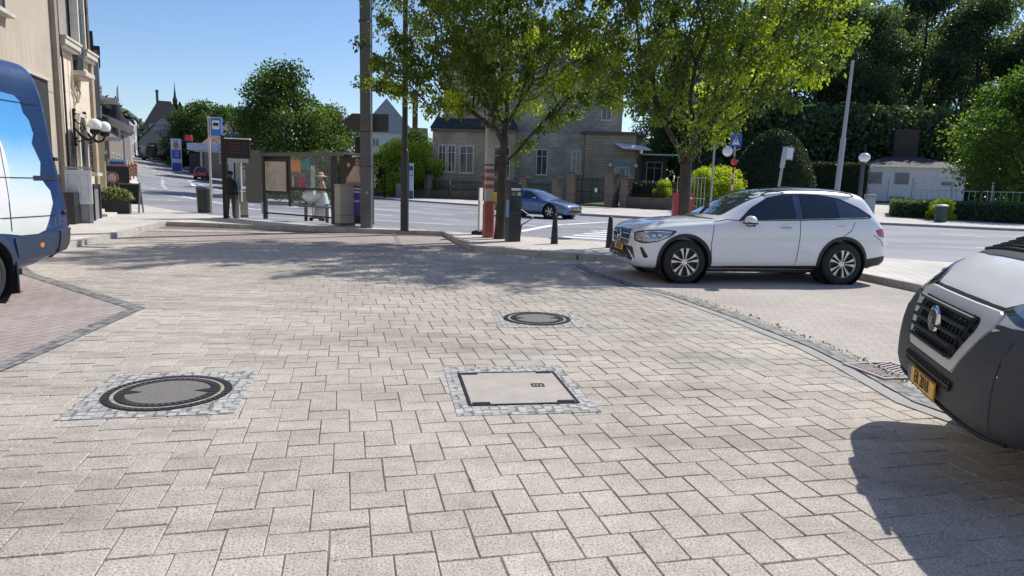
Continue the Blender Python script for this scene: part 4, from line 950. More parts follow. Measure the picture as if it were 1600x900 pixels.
c=Vector(T(876,373,.12)); t=thing('manhole_cover','small round iron cover in the pavement beside the parking meter','manhole cover',(c.x,c.y,.124)); mb=MB(); mb.lathe([(.001,.004),(.28,.004),(.30,0)],(0,0,0),36); mb.build('lid',iron,t)
mb=MB(); mb.lathe([(.30,0),(.30,.006),(.34,.006),(.34,0)],(0,0,0),36); mb.build('frame_ring',M('worn_iron',(.16,.14,.12),.5,.6),t)

# road markings ------------------------------------------------------
def resample(P,n):
    P=[Vector(p[:2]) for p in P]; L=[0]
    for a,b in zip(P[:-1],P[1:]): L.append(L[-1]+(b-a).length)
    out=[]
    for k in range(n+1):
        s=L[-1]*k/n; i=max(j for j in range(len(L)) if L[j]<=s+1e-9); i=min(i,len(P)-2)
        out.append(P[i].lerp(P[i+1],(s-L[i])/(L[i+1]-L[i])))
    return out
A=resample([(-22,40),T(300,332,.12),T(400,342,.12),T(540,353,.12),T(640,357,.12),T(810,368,.12),T(960,378,.12),(8.7,16.5),(16,13.2)],30)
B=resample([(-26,78),(-13.5,63),(-2.6,50),T(908,337),T(1011,343),(13,36.9),(19.6,37.6),T(1560,360)],30)
def lane(f,i0=0,i1=30): return [tuple(A[i].lerp(B[i],f)) for i in range(i0,i1+1)]
mb=MB()
strip(mb,lane(.20,0,17),.18,.006,1); strip(mb,lane(.47,0,16),.18,.006,1); strip(mb,lane(.51,0,16),.18,.006,1)
dashes(mb,lane(.33,0,30),.18,.006,1.6,2.6); dashes(mb,lane(.66,0,30),.18,.006,1.6,2.6); strip(mb,lane(.80,0,18),.18,.006,1)
strip(mb,[T(812,362),T(864,352),T(950,347)],.34,.007,1); strip(mb,[T(812,347),T(868,350),T(960,356)],.12,.007,1)
strip(mb,[T(380,338),T(560,347)],.14,.007,1)
for k in range(7):
    a=Vector(T(905+9*k,377-1.5*k*0,.0)); 
# zebra crossing across the road
z0=Vector(T(965,374)); zd=Vector((.42,.91)); zn=Vector((.91,-.42))
for k in range(10):
    c=z0+zd*(k*1.0-0.3); strip(mb,[c-zn*1.7,c+zn*2.2],.5,.007,1)
# arrows and hill road lines
for px,py in ((232,295),(245,330),(258,313)):
    c=atg(px,py); d=(atg(px+60,py+1)-c); d.z=0; d.normalize(); n=Vector((-d.y,d.x,0)); vs=[c-d*1.0+n*.06,c-d*1.0-n*.06,c+d*.2-n*.06,c+d*.2+n*.06,c+d*.2+n*.3,c+d*1.0,c+d*.2-n*.3]
    mb._add([(v.x,v.y,g(v.x,v.y)+.008) for v in vs],[(0,1,2,3),(4,6,5)])
def gl(P): return [tuple(atg(x,y)[:2]) for x,y in P]
strip(mb,gl([(251,262),(272,266),(290,273),(298,285),(306,293),(325,297)]),.40,.008,1); strip(mb,gl([(256,261),(280,265),(300,272),(312,288),(340,297),(395,305)]),.40,.008,1)
strip(mb,gl([(212,298),(260,305),(310,312),(350,317),(398,321)]),.24,.008,1); dashes(mb,gl([(222,256),(240,266),(254,275),(254,290),(262,297)]),.26,.008,1.2,1.6)
dashes(mb,gl([(215,253),(260,256),(300,262)]),.45,.008,2.5,2.5); dashes(mb,gl([(262,297),(300,301),(350,307)]),.22,.008,1.4,2)
o=mb.build('road_markings',line_m,smooth=0,fix=False); o['kind']='structure'
# wooded hill on the horizon
def hill():
    mb=MB(); c=aty(185,150,620); nx,ny=60,14; vs=[]
    for j in range(ny):
        for i in range(nx):
            u=i/(nx-1); v=j/(ny-1); x=-520+ 470*u; 
            hgt=68*math.exp(-((x+425)/72)**2)+8
            hgt+=random.uniform(-2.5,2.5); vs.append((x,560+v*200,hgt*math.sin(min(1,v*1.3)*PI/2) if v<.8 else hgt*(1-(v-.8))))
    fs=[(j*nx+i,j*nx+i+1,(j+1)*nx+i+1,(j+1)*nx+i) for j in range(ny-1) for i in range(nx-1)]
    mb._add(vs,fs); m=M('wooded_hillside',(.05,.085,.045),.95,0,.5,.06,fine=.6); o=mb.build('hill',m,smooth=80); o['kind']='structure'
    P=[]
    for i in range(26000):
        x=random.uniform(-500,-120); v=random.random()*.7
        hgt=68*math.exp(-((x+425)/72)**2)+8
        P.append((x,560+v*200,hgt*math.sin(min(1,v*1.3)*PI/2)+random.uniform(0,5)))
    me=leaf_mesh('hillside_wood',P,5.0,leaf_mat('far_wood_leaf',(.018,.035,.03),(.04,.07,.045),(.08,.12,.06),.2),5); o=bpy.data.objects.new('hillside_wood',me); COL.objects.link(o); o['kind']='stuff'; o['label']='dense woodland covering the hill on the left horizon'
hill()
# ------------------------------------------------------------------ buildings
stone=brick_mat('brown_sandstone_blocks',(.42,.32,.215),(.52,.40,.28),(.26,.20,.14),.62,.26,wall=True,msize=.014,stain=.35)
rubble=brick_mat('grey_rubble_stone',(.40,.34,.26),(.54,.47,.37),(.30,.26,.20),.45,.2,wall=True,msize=.02,stain=.35)
slate=brick_mat('slate_roof',(.05,.048,.048),(.07,.067,.065),(.03,.03,.035),.35,.22,wall=True,msize=.01,rough=.97,stain=.3)
cream=brick_mat('cream_stone_cladding',(.70,.60,.46),(.74,.64,.50),(.50,.42,.32),1.15,.52,wall=True,msize=.008,stain=.10,speck=.08)
render_g=M('grey_render',(.33,.30,.27),.9,0,.1,2,fine=.12)
trim_s=M('pale_stone_trim',(.60,.54,.45),.8,0,.15,3,fine=.2,bmp=.2)
glassw=M('window_glass',(.035,.045,.055),.05,0,.4,.5,coat=.6)
wframe=M('white_window_frame',(.70,.70,.68),.5,0,.05)
blackm=M('black_metal',(.015,.015,.017),.4,.4,.1)
def ribbed():
    m,nt,b=new_mat('ribbed_concrete'); v=coords(nt); n=noise(nt,v,.8,6); mp=nt.nodes.new('ShaderNodeMapping'); mp.inputs['Scale'].default_value=(14,14,.35); nt.links.new(v,mp.inputs['Vector']); n2=noise(nt,mp.outputs[0],1,4)
    c=ramp(nt,n2.outputs['Fac'],[(.3,(.43,.365,.285)),(.7,(.53,.46,.37))]).outputs['Color']; c=mixc(nt,c,ramp(nt,n.outputs['Fac'],[(.3,(.85,.85,.85)),(.7,(1.08,1.07,1.05))]).outputs['Color'],1.0,'MULTIPLY')
    nt.links.new(c,b.inputs['Base Color']); b.inputs['Roughness'].default_value=.9; bump(nt,b,n2.outputs['Fac'],.5,.03); return m
FD=Vector((-.324,1,0)).normalized(); F0=at(100,343,.12); F0.z=0; FA=math.atan2(FD.y,FD.x)
def near_buildings():
    # 1. ribbed concrete
    t=thing('concrete_building','beige ribbed concrete building behind the navy van','building',F0,FA)
    mb=MB(); mb.box((-14.0,4,6.5),(27.95,8,13.6)); mb.build('wall',ribbed(),t,smooth=0)
    mb=MB()
    for z in (3.95,6.9,9.8): mb.box((-14,-.003,z),(27.9,.012,.035))
    mb.build('joint_line',M('concrete_joint',(.27,.24,.20),.9),t,smooth=0)
    mb=MB(); mb.box((.02,-.07,6.5),(.26,.16,13.6)); mb.build('corner_strip',M('brown_grey_strip',(.30,.25,.2),.9,0,.15,4,bmp=.3),t,smooth=0)
    for u,z0,z1,w in ((-4.9,5.5,7.4,2.3),(-9.2,5.5,7.4,2.3),(-13.5,5.5,7.4,2.3)):
        mb=MB(); mb.box((u,.0,(z0+z1)/2),(w,.05,z1-z0)); wi=mb.build('window',M('dark_window_recess',(.02,.018,.02),.2),t,smooth=0)
        mb=MB()
        for k in range(9): mb.box((u-w/2+.12+k*(w-.24)/8,-.06,(z0+z1)/2),(.05,.04,z1-z0))
        mb.build('window_bars',M('brown_bars',(.2,.17,.15),.6),wi,smooth=0)
        mb=MB(); mb.box((u,-.10,z0-.06),(w+.25,.26,.10)); mb.build('sill',trim_s,wi,smooth=0)
    mb=MB(); mb.box((-2.15,-.02,2.1),(2.6,.06,4.2)); mb.build('garage_opening',M('garage_dark',(.03,.028,.028),.6),t,smooth=0)  # flat panel for the open garage, its inner shade painted dark
    mb=MB(); mb.box((-2.15,-.05,4.25),(2.7,.14,.08)); mb.build('door_lintel',trim_s,t,smooth=0)
    mb=MB(); mb.tube([(.16,-.20,0),(.16,-.20,5.0),(.18,-.14,5.5),(.2,-.14,13)],.03,6); mb.build('service_pipe',plastic,t)
    # 2. cream stone-faced house
    t=thing('stone_faced_building','cream stone faced building with a diamond relief and globe lamps','building',F0,FA)
    mb=MB(); mb.box((2.20,4,2.75),(3.95,7.9,5.7)); mb.build('stone_wall',cream,t,smooth=0)
    mb=MB(); mb.box((2.20,4.05,9.5),(3.94,7.9,7.76)); mb.build('upper_wall',render_g,t,smooth=0)
    mb=MB(); mb.box((4.33,3.9,2.8),(.30,7.9,5.5)); mb.build('corner_pilaster',M('tan_pilaster_stone',(.40,.32,.22),.85,0,.15,3),t,smooth=0)
    mb=MB(); mb.box((4.30,3.95,9.6),(.24,7.9,7.6)); mb.build('downpipe_strip',M('dark_brown_strip',(.10,.075,.055),.8),t,smooth=0)
    led=[]
    for a,bq,z in ((.45,2.2,5.62),(2.92,4.35,5.62)):
        mb=MB(); mb.box(((a+bq)/2,-.10,z),(bq-a,.28,.17)); mb.box(((a+bq)/2,-.07,z-.13),(bq-a-.12,.20,.09)); mb.box(((a+bq)/2,-.12,z+.125),(bq-a+.06,.32,.08)); mb.build('ledge',trim_s,t,smooth=0,bev=.01)
    # recess between the ledges: flat panel with its shade put in the colour
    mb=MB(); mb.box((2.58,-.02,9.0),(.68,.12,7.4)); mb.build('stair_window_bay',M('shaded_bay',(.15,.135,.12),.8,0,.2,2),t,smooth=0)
    mb=MB()
    for u in (2.20,2.97): mb.box((u,-.09,9.2),(.09,.24,7.4))
    mb.build('bay_jamb',M('white_jamb',(.70,.66,.58),.8),t,smooth=0)
    mb=MB(); mb.box((2.58,-.085,5.95),(.66,.05,2.1)); mb.build('stair_window',glassw,t,smooth=0)
    mb=MB(); mb.box((2.58,-.18,4.86),(1.15,.40,.15)); mb.box((2.58,-.13,4.74),(.95,.28,.09)); mb.build('sill',trim_s,t,smooth=0,bev=.01)
    for u in (1.35,3.95): mb=MB(); mb.box((u,-.03,6.9+.35),(.22,.06,.22)); mb.build('vent_hole',plastic_seam,t,smooth=0)
    # diamond relief
    mb=MB(); D=[(2.3,4.60),(2.68,4.26),(2.3,3.92),(1.92,4.26)]
    for i in range(4):
        a=Vector((D[i][0],-.02,D[i][1])); b_=Vector((D[(i+1)%4][0],-.02,D[(i+1)%4][1])); mb.tube([a,b_],.035,4)
    mb.build('diamond_relief',M('relief_shadow_stone',(.38,.31,.22),.9),t,smooth=0)
    mb=MB(); mb.tube([(1.72,-.05,.5),(1.72,-.05,5.5)],.025,6); mb.build('downpipe',M('pale_pipe',(.55,.5,.42),.6),t)
    def arched(u,w,z0,z1,name='arched_window'):
        pts=[(u-w/2,z0),(u+w/2,z0)]+[(u+w/2*math.cos(k*PI/10),z1-w/2+w/2*math.sin(k*PI/10)*1.0) for k in range(0,11)]
        mb=MB(); mb.prism(pts,-.03,.0,'XZ'); wi=mb.build(name,glassw,t,smooth=0)
        mb=MB(); q=[(a,-.035,b_) for a,b_ in pts]+[(pts[0][0],-.035,pts[0][1])]; mb.tube(q,.028,4,cap=False)
        for k in range(1,5): mb.tube([(u-w/2,-.035,z0+(z1-z0)*k/5.2),(u+w/2,-.035,z0+(z1-z0)*k/5.2)],.012,4)
        mb.tube([(u,-.035,z0),(u,-.035,z1)],.012,4); mb.build('leading',M('lead_came',(.12,.11,.10),.6),wi)
        mb=MB(); mb.box((u,-.14,z0-.08),(w+.3,.30,.12)); mb.build('sill',trim_s,wi,smooth=0,bev=.01)
    arched(1.15,.46,1.62,2.95); arched(3.48,.42,1.62,2.88)
    # central door with stone surround
    mb=MB(); mb.prism([(1.95,.3),(2.75,.3),(2.75,3.1),(2.60,3.35),(2.10,3.35),(1.95,3.1)],-.04,.0,'XZ'); dr=mb.build('door',M('dark_oak_door',(.07,.05,.035),.4),t,smooth=0)
    mb=MB(); mb.box((2.35,-.055,2.3),(.5,.02,.9)); mb.build('door_glass',glassw,dr,smooth=0)
    mb=MB(); mb.tube([(1.88,-.06,.3),(1.88,-.06,3.15),(2.08,-.06,3.5),(2.62,-.06,3.5),(2.82,-.06,3.15),(2.82,-.06,.3)],.09,4); mb.build('door_surround',trim_s,t,smooth=0)
    mb=MB(); mb.box((2.35,-.45,.16),(1.4,.8,.12)); mb.box((2.35,-.25,.28),(1.3,.45,.12)); mb.build('door_step',trim_s,t,smooth=0,bev=.01)
    for u_,w_ in ((.95,1.3),(3.55,1.5)):
        mb=MB(); mb.box((u_,-.10,.65),(w_,.18,1.1)); mb.build('plinth',M('polished_grey_plinth',(.20,.195,.19),.35,0,.2,3,coat=.3),t,smooth=0)
    # lamp brackets
    for u in (1.62,2.86):
        z=3.0; l=thing('wall_lantern','black scrolled wall bracket with white globe, '+('nearer one by the cabinet' if u<2 else 'farther one above the door'),'wall lamp',F0+FD*u,FA,'globe lamps on the stone faced building')
        mb=MB(); mb.tube([(0,-.03,2.45),(0,-.03,3.65)],.035,6)
        for zz in (2.5,2.7,3.3,3.5,3.62): mb.ball((0,-.06,zz),.06,8,6)
        mb.build('wall_plate',blackm,l)
        mb=MB(); P=[(0,-.05,2.75+.0)]
        P=[(0,-.05,3.05),(0,-.22,2.80),(0,-.42,2.66),(0,-.58,2.72),(0,-.64,2.86)]; mb.tube(P,[.035,.04,.045,.04,.03],8)
        mb.tube([(0,-.05,3.3),(0,-.16,3.18),(0,-.28,3.2),(0,-.34,3.05),(0,-.28,2.93),(0,-.2,3.0),(0,-.22,3.08)],.022,6)
        mb.tube([(0,-.05,2.6),(0,-.2,2.62),(0,-.38,2.70)],.025,6); mb.build('arm',blackm,l)
        mb=MB(); mb.lathe([(.03,2.84),(.14,2.88),(.17,3.0),(.13,3.02)],(0,-.64,0),16); mb.build('cup',blackm,l)
        mb=MB(); mb.ball((0,-.64,3.17),.205,24,16); mb.build('globe',M('opal_glass_globe',(.85,.85,.83),.15,0,.02),l)
near_buildings()
def fpt(u,out,z=None):
    p=F0+FD*u+Vector((FD.y,-FD.x,0))*out; p.z=(g(p.x,p.y)+.12) if z is None else z; return p
# windows on a wall: rows of (x,z,w,h)
def add_windows(t,rects,y,face=-1,shutter=None,frame=wframe,axis='x',xpos=0):
    for x,z,w,h in rects:
        mb=MB(); f=.07
        def bx(a,b_,c,d,th,dep):
            if axis=='x': mb.box((a,y+face*dep,b_),(c,th,d))
            else: mb.box((xpos+face*dep,a,b_),(th,c,d))
        bx(x-w/2+f/2,z,f,h,.06,.02); bx(x+w/2-f/2,z,f,h,.06,.02); bx(x,z+h/2-f/2,w-2*f,f,.06,.02); bx(x,z-h/2+f/2,w-2*f,f,.06,.02); bx(x,z,f*.8,h-2*f,.05,.02); bx(x,z+h*.22,w-2*f,f*.6,.045,.02)
        wo=mb.build('window',frame,t,smooth=0)
        mb=MB(); bx(x,z,w-.02,h-.02,.02,.004); mb.build('pane',glassw,wo,smooth=0)
        mb=MB(); bx(x,z-h/2-.06,w+.2,.1,.16,.06); mb.build('sill',trim_s,wo,smooth=0)
def house(name,label,loc,rz,w,d,h,rh,roof,wall,roofm,rects,hip=False,ridge='x',over=.25,side=[],chim=None,cat='house'):
    t=thing(name,label,cat,loc,rz)
    mb=MB(); mb.box((0,d/2,h/2-.5),(w,d,h+1)); mb.build('wall',wall,t,smooth=0)
    mb=MB(); W=w/2+over; D0=-over; D1=d+over; z=h+.003
    if roof=='gable_front':  # ridge runs away from the viewer
        mb._add([(-W,D0,z),(W,D0,z),(0,D0,z+rh),(-W,D1,z),(W,D1,z),(0,D1,z+rh)],[(0,1,2),(3,5,4),(0,2,5,3),(1,4,5,2),(0,3,4,1)])
    elif roof=='gable_side':
        mb._add([(-W,D0,z),(W,D0,z),(-W,D1,z),(W,D1,z),(-W,(D0+D1)/2,z+rh),(W,(D0+D1)/2,z+rh)],[(0,1,5,4),(2,4,5,3),(0,4,2),(1,3,5),(0,2,3,1)])
    elif roof=='hip':
        k=min(w,d)*.42; mb._add([(-W,D0,z),(W,D0,z),(W,D1,z),(-W,D1,z),(-W+k,(D0+D1)/2,z+rh),(W-k,(D0+D1)/2,z+rh)],[(0,1,5,4),(1,2,5),(2,3,4,5),(3,0,4),(0,3,2,1)])
    elif roof=='mansard':
        k=.9; mb._add([(-W,D0,z),(W,D0,z),(W,D1,z),(-W,D1,z),(-W+k,D0+k,z+rh),(W-k,D0+k,z+rh),(W-k,D1-k,z+rh),(-W+k,D1-k,z+rh)],[(0,1,5,4),(1,2,6,5),(2,3,7,6),(3,0,4,7),(4,5,6,7),(0,3,2,1)])
    elif roof=='spire':
        mb._add([(-W,D0,z),(W,D0,z),(W,D1,z),(-W,D1,z),(0,d/2,z+rh)],[(0,1,4),(1,2,4),(2,3,4),(3,0,4),(0,3,2,1)])
    else: mb.box((0,d/2,h+.12),(w+.3,d+.3,.24))
    r=mb.build('roof',roofm,t,smooth=0)
    if chim:
        for cx,cy,ch in chim: mb=MB(); mb.box((cx,cy,h+rh*.5+ch/2),(.8,.8,rh+ch)); mb.box((cx,cy,h+rh+ch+.05),(1.0,1.0,.14)); mb.build('chimney',M('chimney_brick',(.14,.07,.05),.9,0,.2,6),r,smooth=0)
    add_windows(t,rects,0)
    add_windows(t,side,0,face=1,axis='y',xpos=w/2)
    return t
def facing(px,py,Y):        # rotation that turns a house front square to the camera at this spot
    p=aty(px,py,Y); return math.atan2(-p.x,p.y)
def grid(w,h0,nx,nz,ww,wh,dz,x0=0): return [(x0-w/2+w*(i+.5)/nx,h0+j*dz,ww,wh) for i in range(nx) for j in range(nz)]
red_tile=brick_mat('weathered_red_tiles',(.20,.07,.05),(.24,.09,.06),(.1,.04,.03),.3,.2,wall=True,msize=.01,stain=.3)
dslate=M('dark_slate',(.028,.024,.028),.95,0,.2,1.5,fine=.2)
def P(px,Y): 
    p=aty(px,250,Y); return Vector((p.x,p.y,g(p.x,p.y)))
# side street seen from the left
w_cream=M('cream_yellow_render',(.50,.42,.22),.85,0,.1,1); w_grey=M('warm_grey_render',(.34,.31,.28),.9,0,.12,1); w_blue=M('pale_blue_render',(.42,.47,.54),.85,0,.08,1); w_white=M('off_white_render',(.62,.60,.56),.85,0,.08,1); w_brown=M('brown_render',(.22,.175,.14),.9,0,.12,1)
ang=math.radians(107.9-180+180)
def row(name,label,px,Y,wd,h,rh,roof,wall,roofm,rects,side=[],**k):
    an=math.radians(120.5 if Y<50 else 115); d=Vector((math.cos(an),math.sin(an),0)); p=P(px,Y)+d*wd/2; p.z=g(p.x,p.y); return house(name,label,p,an,wd,9,h,rh,roof,wall,roofm,rects,**k)
row('apartment_block','tall dark apartment block right behind the stone faced building',151,36,9,8.1,.2,'flat',M('dark_brown_cladding',(.05,.04,.035),.8),dslate,grid(8,2,3,2,1.1,1.5,2.7))
t=row('apartment_block','grey apartment block with stacked pale balconies beyond the dark block',162,47,9,9.0,.2,'flat',w_grey,dslate,grid(8,2,3,3,1.1,1.5,2.8))
for k in range(2): mb=MB(); mb.box((2.3,-.6,3.6+2.8*k),(3.4,1.2,.18)); mb.box((2.3,-1.15,4.1+2.8*k),(3.4,.06,.9)); mb.build('balcony',M('pale_balcony',(.45,.44,.43),.8),t,smooth=0)
t=row('shop_house','yellow shop house with a sloping grey canopy beside the stone faced building',163,33,5,3.9,.9,'gable_side',w_cream,dslate,[(-1.2,1.2,1.3,1.6),(1.2,1.2,1.3,1.6),(-1.2,3.0,1,.9),(1.2,3.0,1,.9)])
mb=MB(); mb._add([(-2.5,0,4.1),(2.7,0,4.1),(2.7,-1.3,3.6),(-2.5,-1.3,3.6),(-2.5,0,4.2),(2.7,0,4.2),(2.7,-1.3,3.7),(-2.5,-1.3,3.7)],[(0,1,2,3),(4,7,6,5),(0,4,5,1),(3,2,6,7),(0,3,7,4),(1,5,6,2)]); mb.build('canopy',M('grey_canopy',(.32,.32,.33),.7),t,smooth=0)
row('terraced_house','brown terraced house with small windows before the turret house',172,60,14,4.2,1.8,'gable_side',w_brown,dslate,grid(12,1.6,4,1,1,1.4,2.7))
t=row('turret_house','stone corner house with a pointed slate turret',184,82,12,3.6,2.0,'hip',w_brown,dslate,grid(8,1.2,3,1,1,1.4,2.8))
mb=MB(); mb.lathe([(1.5,0),(1.5,4.2)],(-4.5,0,0),12); mb.build('turret',w_grey,t,smooth=0)
mb=MB(); mb.lathe([(1.8,4.1),(1.1,5.2),(.4,7.0),(.05,8.3)],(-4.5,0,0),12); mb.build('turret_roof',dslate,t,smooth=0)
row('terraced_house','warm grey terraced house between the turret house and the blue one',196,97,12,5.6,2.0,'gable_side',w_grey,dslate,grid(11,1.4,4,2,1,1.4,2.6))
row('terraced_house','pale blue terraced house up the side street',205,110,12,5.8,1.8,'gable_side',w_blue,dslate,grid(11,1.4,4,2,1.1,1.5,2.7))
row('terraced_house','white terraced house at the end of the side street row',213,123,12,5.8,1.6,'gable_side',w_white,dslate,grid(11,1.4,4,2,1.1,1.5,2.7))
p=P(261,130); house('gabled_house','grey gabled house with a huge dark hipped roof on the hill road',p,facing(252,240,130),7.2,8,5.2,5.6,'hip',w_grey,dslate,[(-.2,4.2,1.1,1.3),(2.2,2.0,1.0,1.2)],over=.5)
t=thing('gabled_front_house','grey front house with a low pale gable and white window before the big roof','house',P(257,121),facing(251,240,121))
mb=MB(); t.scale=(.56,.6,.66); mb.prism([(-6.6,-2),(6.6,-2),(6.6,5.4),(0,11.2),(-6.6,5.4)],0,5,'XZ'); mb.build('wall',w_grey,t,smooth=0)
mb=MB(); 
for s in (-1,1): mb._add([(0,-.4,11.5),(s*7.2,-.4,5.2),(s*7.2,6,5.2),(0,6,11.5),(0,-.4,11.2),(s*7.2,-.4,4.9),(s*7.2,6,4.9),(0,6,11.2)],[(0,1,2,3),(4,7,6,5),(0,4,5,1),(3,2,6,7),(1,5,6,2)])
mb.build('roof',dslate,t,smooth=0); add_windows(t,[(-1.2,5.2,1.7,2.6)],0)
mb=MB(); mb.prism([(-2.6,9.2),(2.6,9.2),(0,11.3)],-.45,-.35,'XZ'); mb.build('gable_cap',M('pale_gable_stone',(.42,.36,.30),.9),t,smooth=0)
mb=MB(); mb.box((-1.0,-.03,9.0-.3),(5.5,.06,1.6)); mb.build('faded_sign',M('faded_sign_paint',(.42,.42,.42),.9,0,.12,.6),t,smooth=0)
mb=MB(); mb.box((0,-.04,.2),(13.2,.08,2.6)); mb.build('basement_wall',M('basement_stone',(.15,.13,.115),.95,0,.2,1),t,smooth=0)
t=thing('church','dark church roof with a small slender spire behind the gabled house','church',P(270,185),facing(270,200,185))
t.scale=(.32,.5,.60)
mb=MB(); mb.box((0,6,8),(22,12,14)); mb.build('wall',w_grey,t,smooth=0)
mb=MB(); mb._add([(-12,-1,14.8),(12,-1,14.8),(12,13,14.8),(-12,13,14.8),(-10,6,20.2),(7,6,20.2)],[(0,1,5,4),(1,2,5),(2,3,4,5),(3,0,4),(0,3,2,1)]); mb.build('roof',dslate,t,smooth=0)
mb=MB(); mb._add([(1,-2,14),(13,-2,14),(13,6,14),(1,6,14),(7,-2,21.2),(7,6,21.2)],[(0,1,4),(0,4,5,3),(1,2,5,4),(3,5,2),(0,3,2,1)]); mb.build('side_gable',dslate,t,smooth=0)
mb=MB(); mb.lathe([(1.6,19.5),(1.9,22),(1.0,23.4),(.35,27),(.05,30)],(3.6,5,0),8); mb.build('spire',dslate,t,smooth=0)
mb=MB(); mb.box((-9.5,5,19),(1.9,1.9,12)); mb.box((-9.5,5,25.3),(2.4,2.4,.8)); mb.build('chimney',M('green_grey_stack',(.12,.15,.15),.8),t,smooth=0)

# --- filling station -----------------------------------------------------
def station():
    Y=84; p=P(352,Y); t=thing('filling_station_canopy','white and blue canopy of the filling station on two columns','canopy',p,math.radians(14)); t.scale=(.62,.8,.9)
    mb=MB(); mb.box((0,4,4.6),(13.5,8,.9)); mb.build('roof_slab',M('canopy_white',(.55,.56,.6),.5),t,smooth=0)
    mb=MB(); mb.prism([(0,4.16),(6.76,4.16),(6.76,5.0),(2.2,4.5)],-.03,-.01,'XZ'); mb.build('fascia_stripe',M('station_blue',(.04,.10,.40),.4),t,smooth=0)
    text_mb('Q8',.95,M('station_blue',(.04,.10,.40),.4),'lettering',t,(-.6,-.04,4.6),(PI/2,0,0))
    for x in (-5.2,4.6): mb=MB(); mb.box((x,4,2.0),(.35,.35,4.3)); mb.build('column',wframe,t,smooth=0)
    for x in (-3,2.5):
        q=p+Matrix.Rotation(math.radians(14),3,'Z')@Vector((x,4,0)); d=thing('fuel_pump','fuel pump under the filling station canopy, '+('left' if x<0 else 'right')+' island','fuel pump',q,math.radians(14),'fuel pumps under the canopy')
        mb=MB(); mb.box((0,0,.9),(.9,.5,1.8)); mb.build('housing',M('pump_white',(.5,.5,.52),.4),d,smooth=0,bev=.03); mb=MB(); mb.box((0,-.26,1.35),(.6,.03,.5)); mb.build('display',glassw,d,smooth=0); mb=MB(); mb.tube([(.46,0,1.3),(.6,-.1,.7),(.5,-.1,.3)],.03,6); mb.build('hose',rubber,d)
    k=thing('station_shop','low dark shop behind the filling station pumps','shop',P(352,98),math.radians(14)); k.scale=(.62,1,1); mb=MB(); mb.box((0,3,1.6),(15,6,3.4)); mb.build('wall',M('shop_dark',(.07,.065,.06),.8,0,.3,.5),k,smooth=0); mb=MB(); mb.box((0,-.02,1.5),(12,.04,2.0)); mb.build('shop_window',glassw,k,smooth=0)
    k=thing('price_pylon','tall white and blue fuel price pylon beside the gabled house','sign',P(276,98),facing(272,240,98))
    mb=MB(); mb.box((0,0,4.0),(3.2,.35,8.2)); k.scale=(.42,.6,.56); mb.build('panel',M('pylon_white',(.62,.64,.68),.4),k,smooth=0)
    text_mb('Q8',1.0,M('station_blue',(.04,.10,.40),.4),'logo',k,(0,-.19,7.5),(PI/2,0,0))
    mb=MB(); mb.lathe([(.001,0),(.85,0),(.85,.03)],(0,-.20,6.4),20,'Y'); mb.build('round_badge',M('badge_orange',(.5,.22,.12),.5,0,.4,2),k,smooth=0)
    mb=MB(); mb.box((0,-.19,4.3),(2.7,.04,2.2)); mb.box((0,-.19,1.2),(2.7,.04,2.0)); mb.build('price_panel',M('station_blue',(.04,.10,.40),.4),k,smooth=0)
    text_mb('1.52\n1.46',.75,white_trim,'prices',k,(0,-.215,4.3),(PI/2,0,0))
    k=thing('red_box_sign','red box sign on top of the filling station canopy','sign',P(296,86)+Vector((0,0,4.15)),math.radians(10)); k.scale=(.55,.55,.55); mb=MB(); mb.box((0,0,1.2),(1.5,.4,1.3)); mb.build('box',M('sign_red',(.65,.04,.05),.4),k,smooth=0,bev=.03); mb=MB(); mb.box((-.5,0,.3),(.1,.1,.6)); mb.box((.5,0,.3),(.1,.1,.6)); mb.build('support',blackm,k,smooth=0)
station()
house('station_house','house with brown pyramid roof behind the bus stop display',P(375,96),facing(375,220,96),9,8,4.8,3.4,'hip',w_brown,brick_mat('brown_tiles',(.20,.15,.13),(.25,.19,.16),(.12,.09,.08),.4,.3,wall=True),[(-2,3,1.2,1.4),(2,3,1.2,1.4)])
t=thing('roadside_billboard','blue and yellow roadside signboard by the white house above the bus stop display','sign',P(398,74),facing(398,210,74))
mb=MB(); mb.box((-.4,0,5.1),(4.2,.2,1.0)); mb.build('blue_panel',M('sign_blue',(.04,.22,.6),.4),t,smooth=0); mb=MB(); mb.box((.9,0,3.85),(2.6,.2,1.0)); mb.build('yellow_panel',M('sign_ochre',(.6,.34,.04),.4),t,smooth=0)
mb=MB(); mb.box((-2.0,.1,2.2),(.15,.15,5)); mb.box((1.6,.1,2.2),(.15,.15,5)); mb.build('post',blackm,t,smooth=0)
house('white_outbuilding','small white building under the big tree right of the blue and yellow signboard',P(412,80),facing(412,240,80),7.5,6,4.4,1.6,'gable_front',w_white,M('pale_roof',(.5,.5,.5),.7),[(1.6,2,.8,2)])
house('turquoise_building','long pale turquoise building behind the bus shelter and the lighting column',P(585,88),facing(585,250,88),20,8,4.6,.5,'flat',M('turquoise_metal_siding',(.30,.42,.43),.6,0,.1,1),M('grey_flat_roof',(.4,.4,.4),.7),[(-6,1.6,1.2,1.2),(6,1.6,1.2,1.2)])
t=house('white_gabled_house','white house with a steep pale gable behind the lighting column',P(604,105),facing(604,220,105),8,9,8.6,5.0,'gable_front',w_white,M('pale_grey_roof',(.32,.33,.35),.6),[(-1.6,7.2,1.0,1.2),(1.6,7.2,1.0,1.2)],chim=[(4.3,3,1.6)])
house('white_gabled_house','lower white house with dark roof edge right of the steep pale gable',P(632,112),facing(632,220,112),7,9,8.0,2.4,'gable_side',w_white,dslate,[(-1.6,6.4,1.0,1.2),(1.6,6.4,1.0,1.2)],chim=[(-2,3,1.0)])

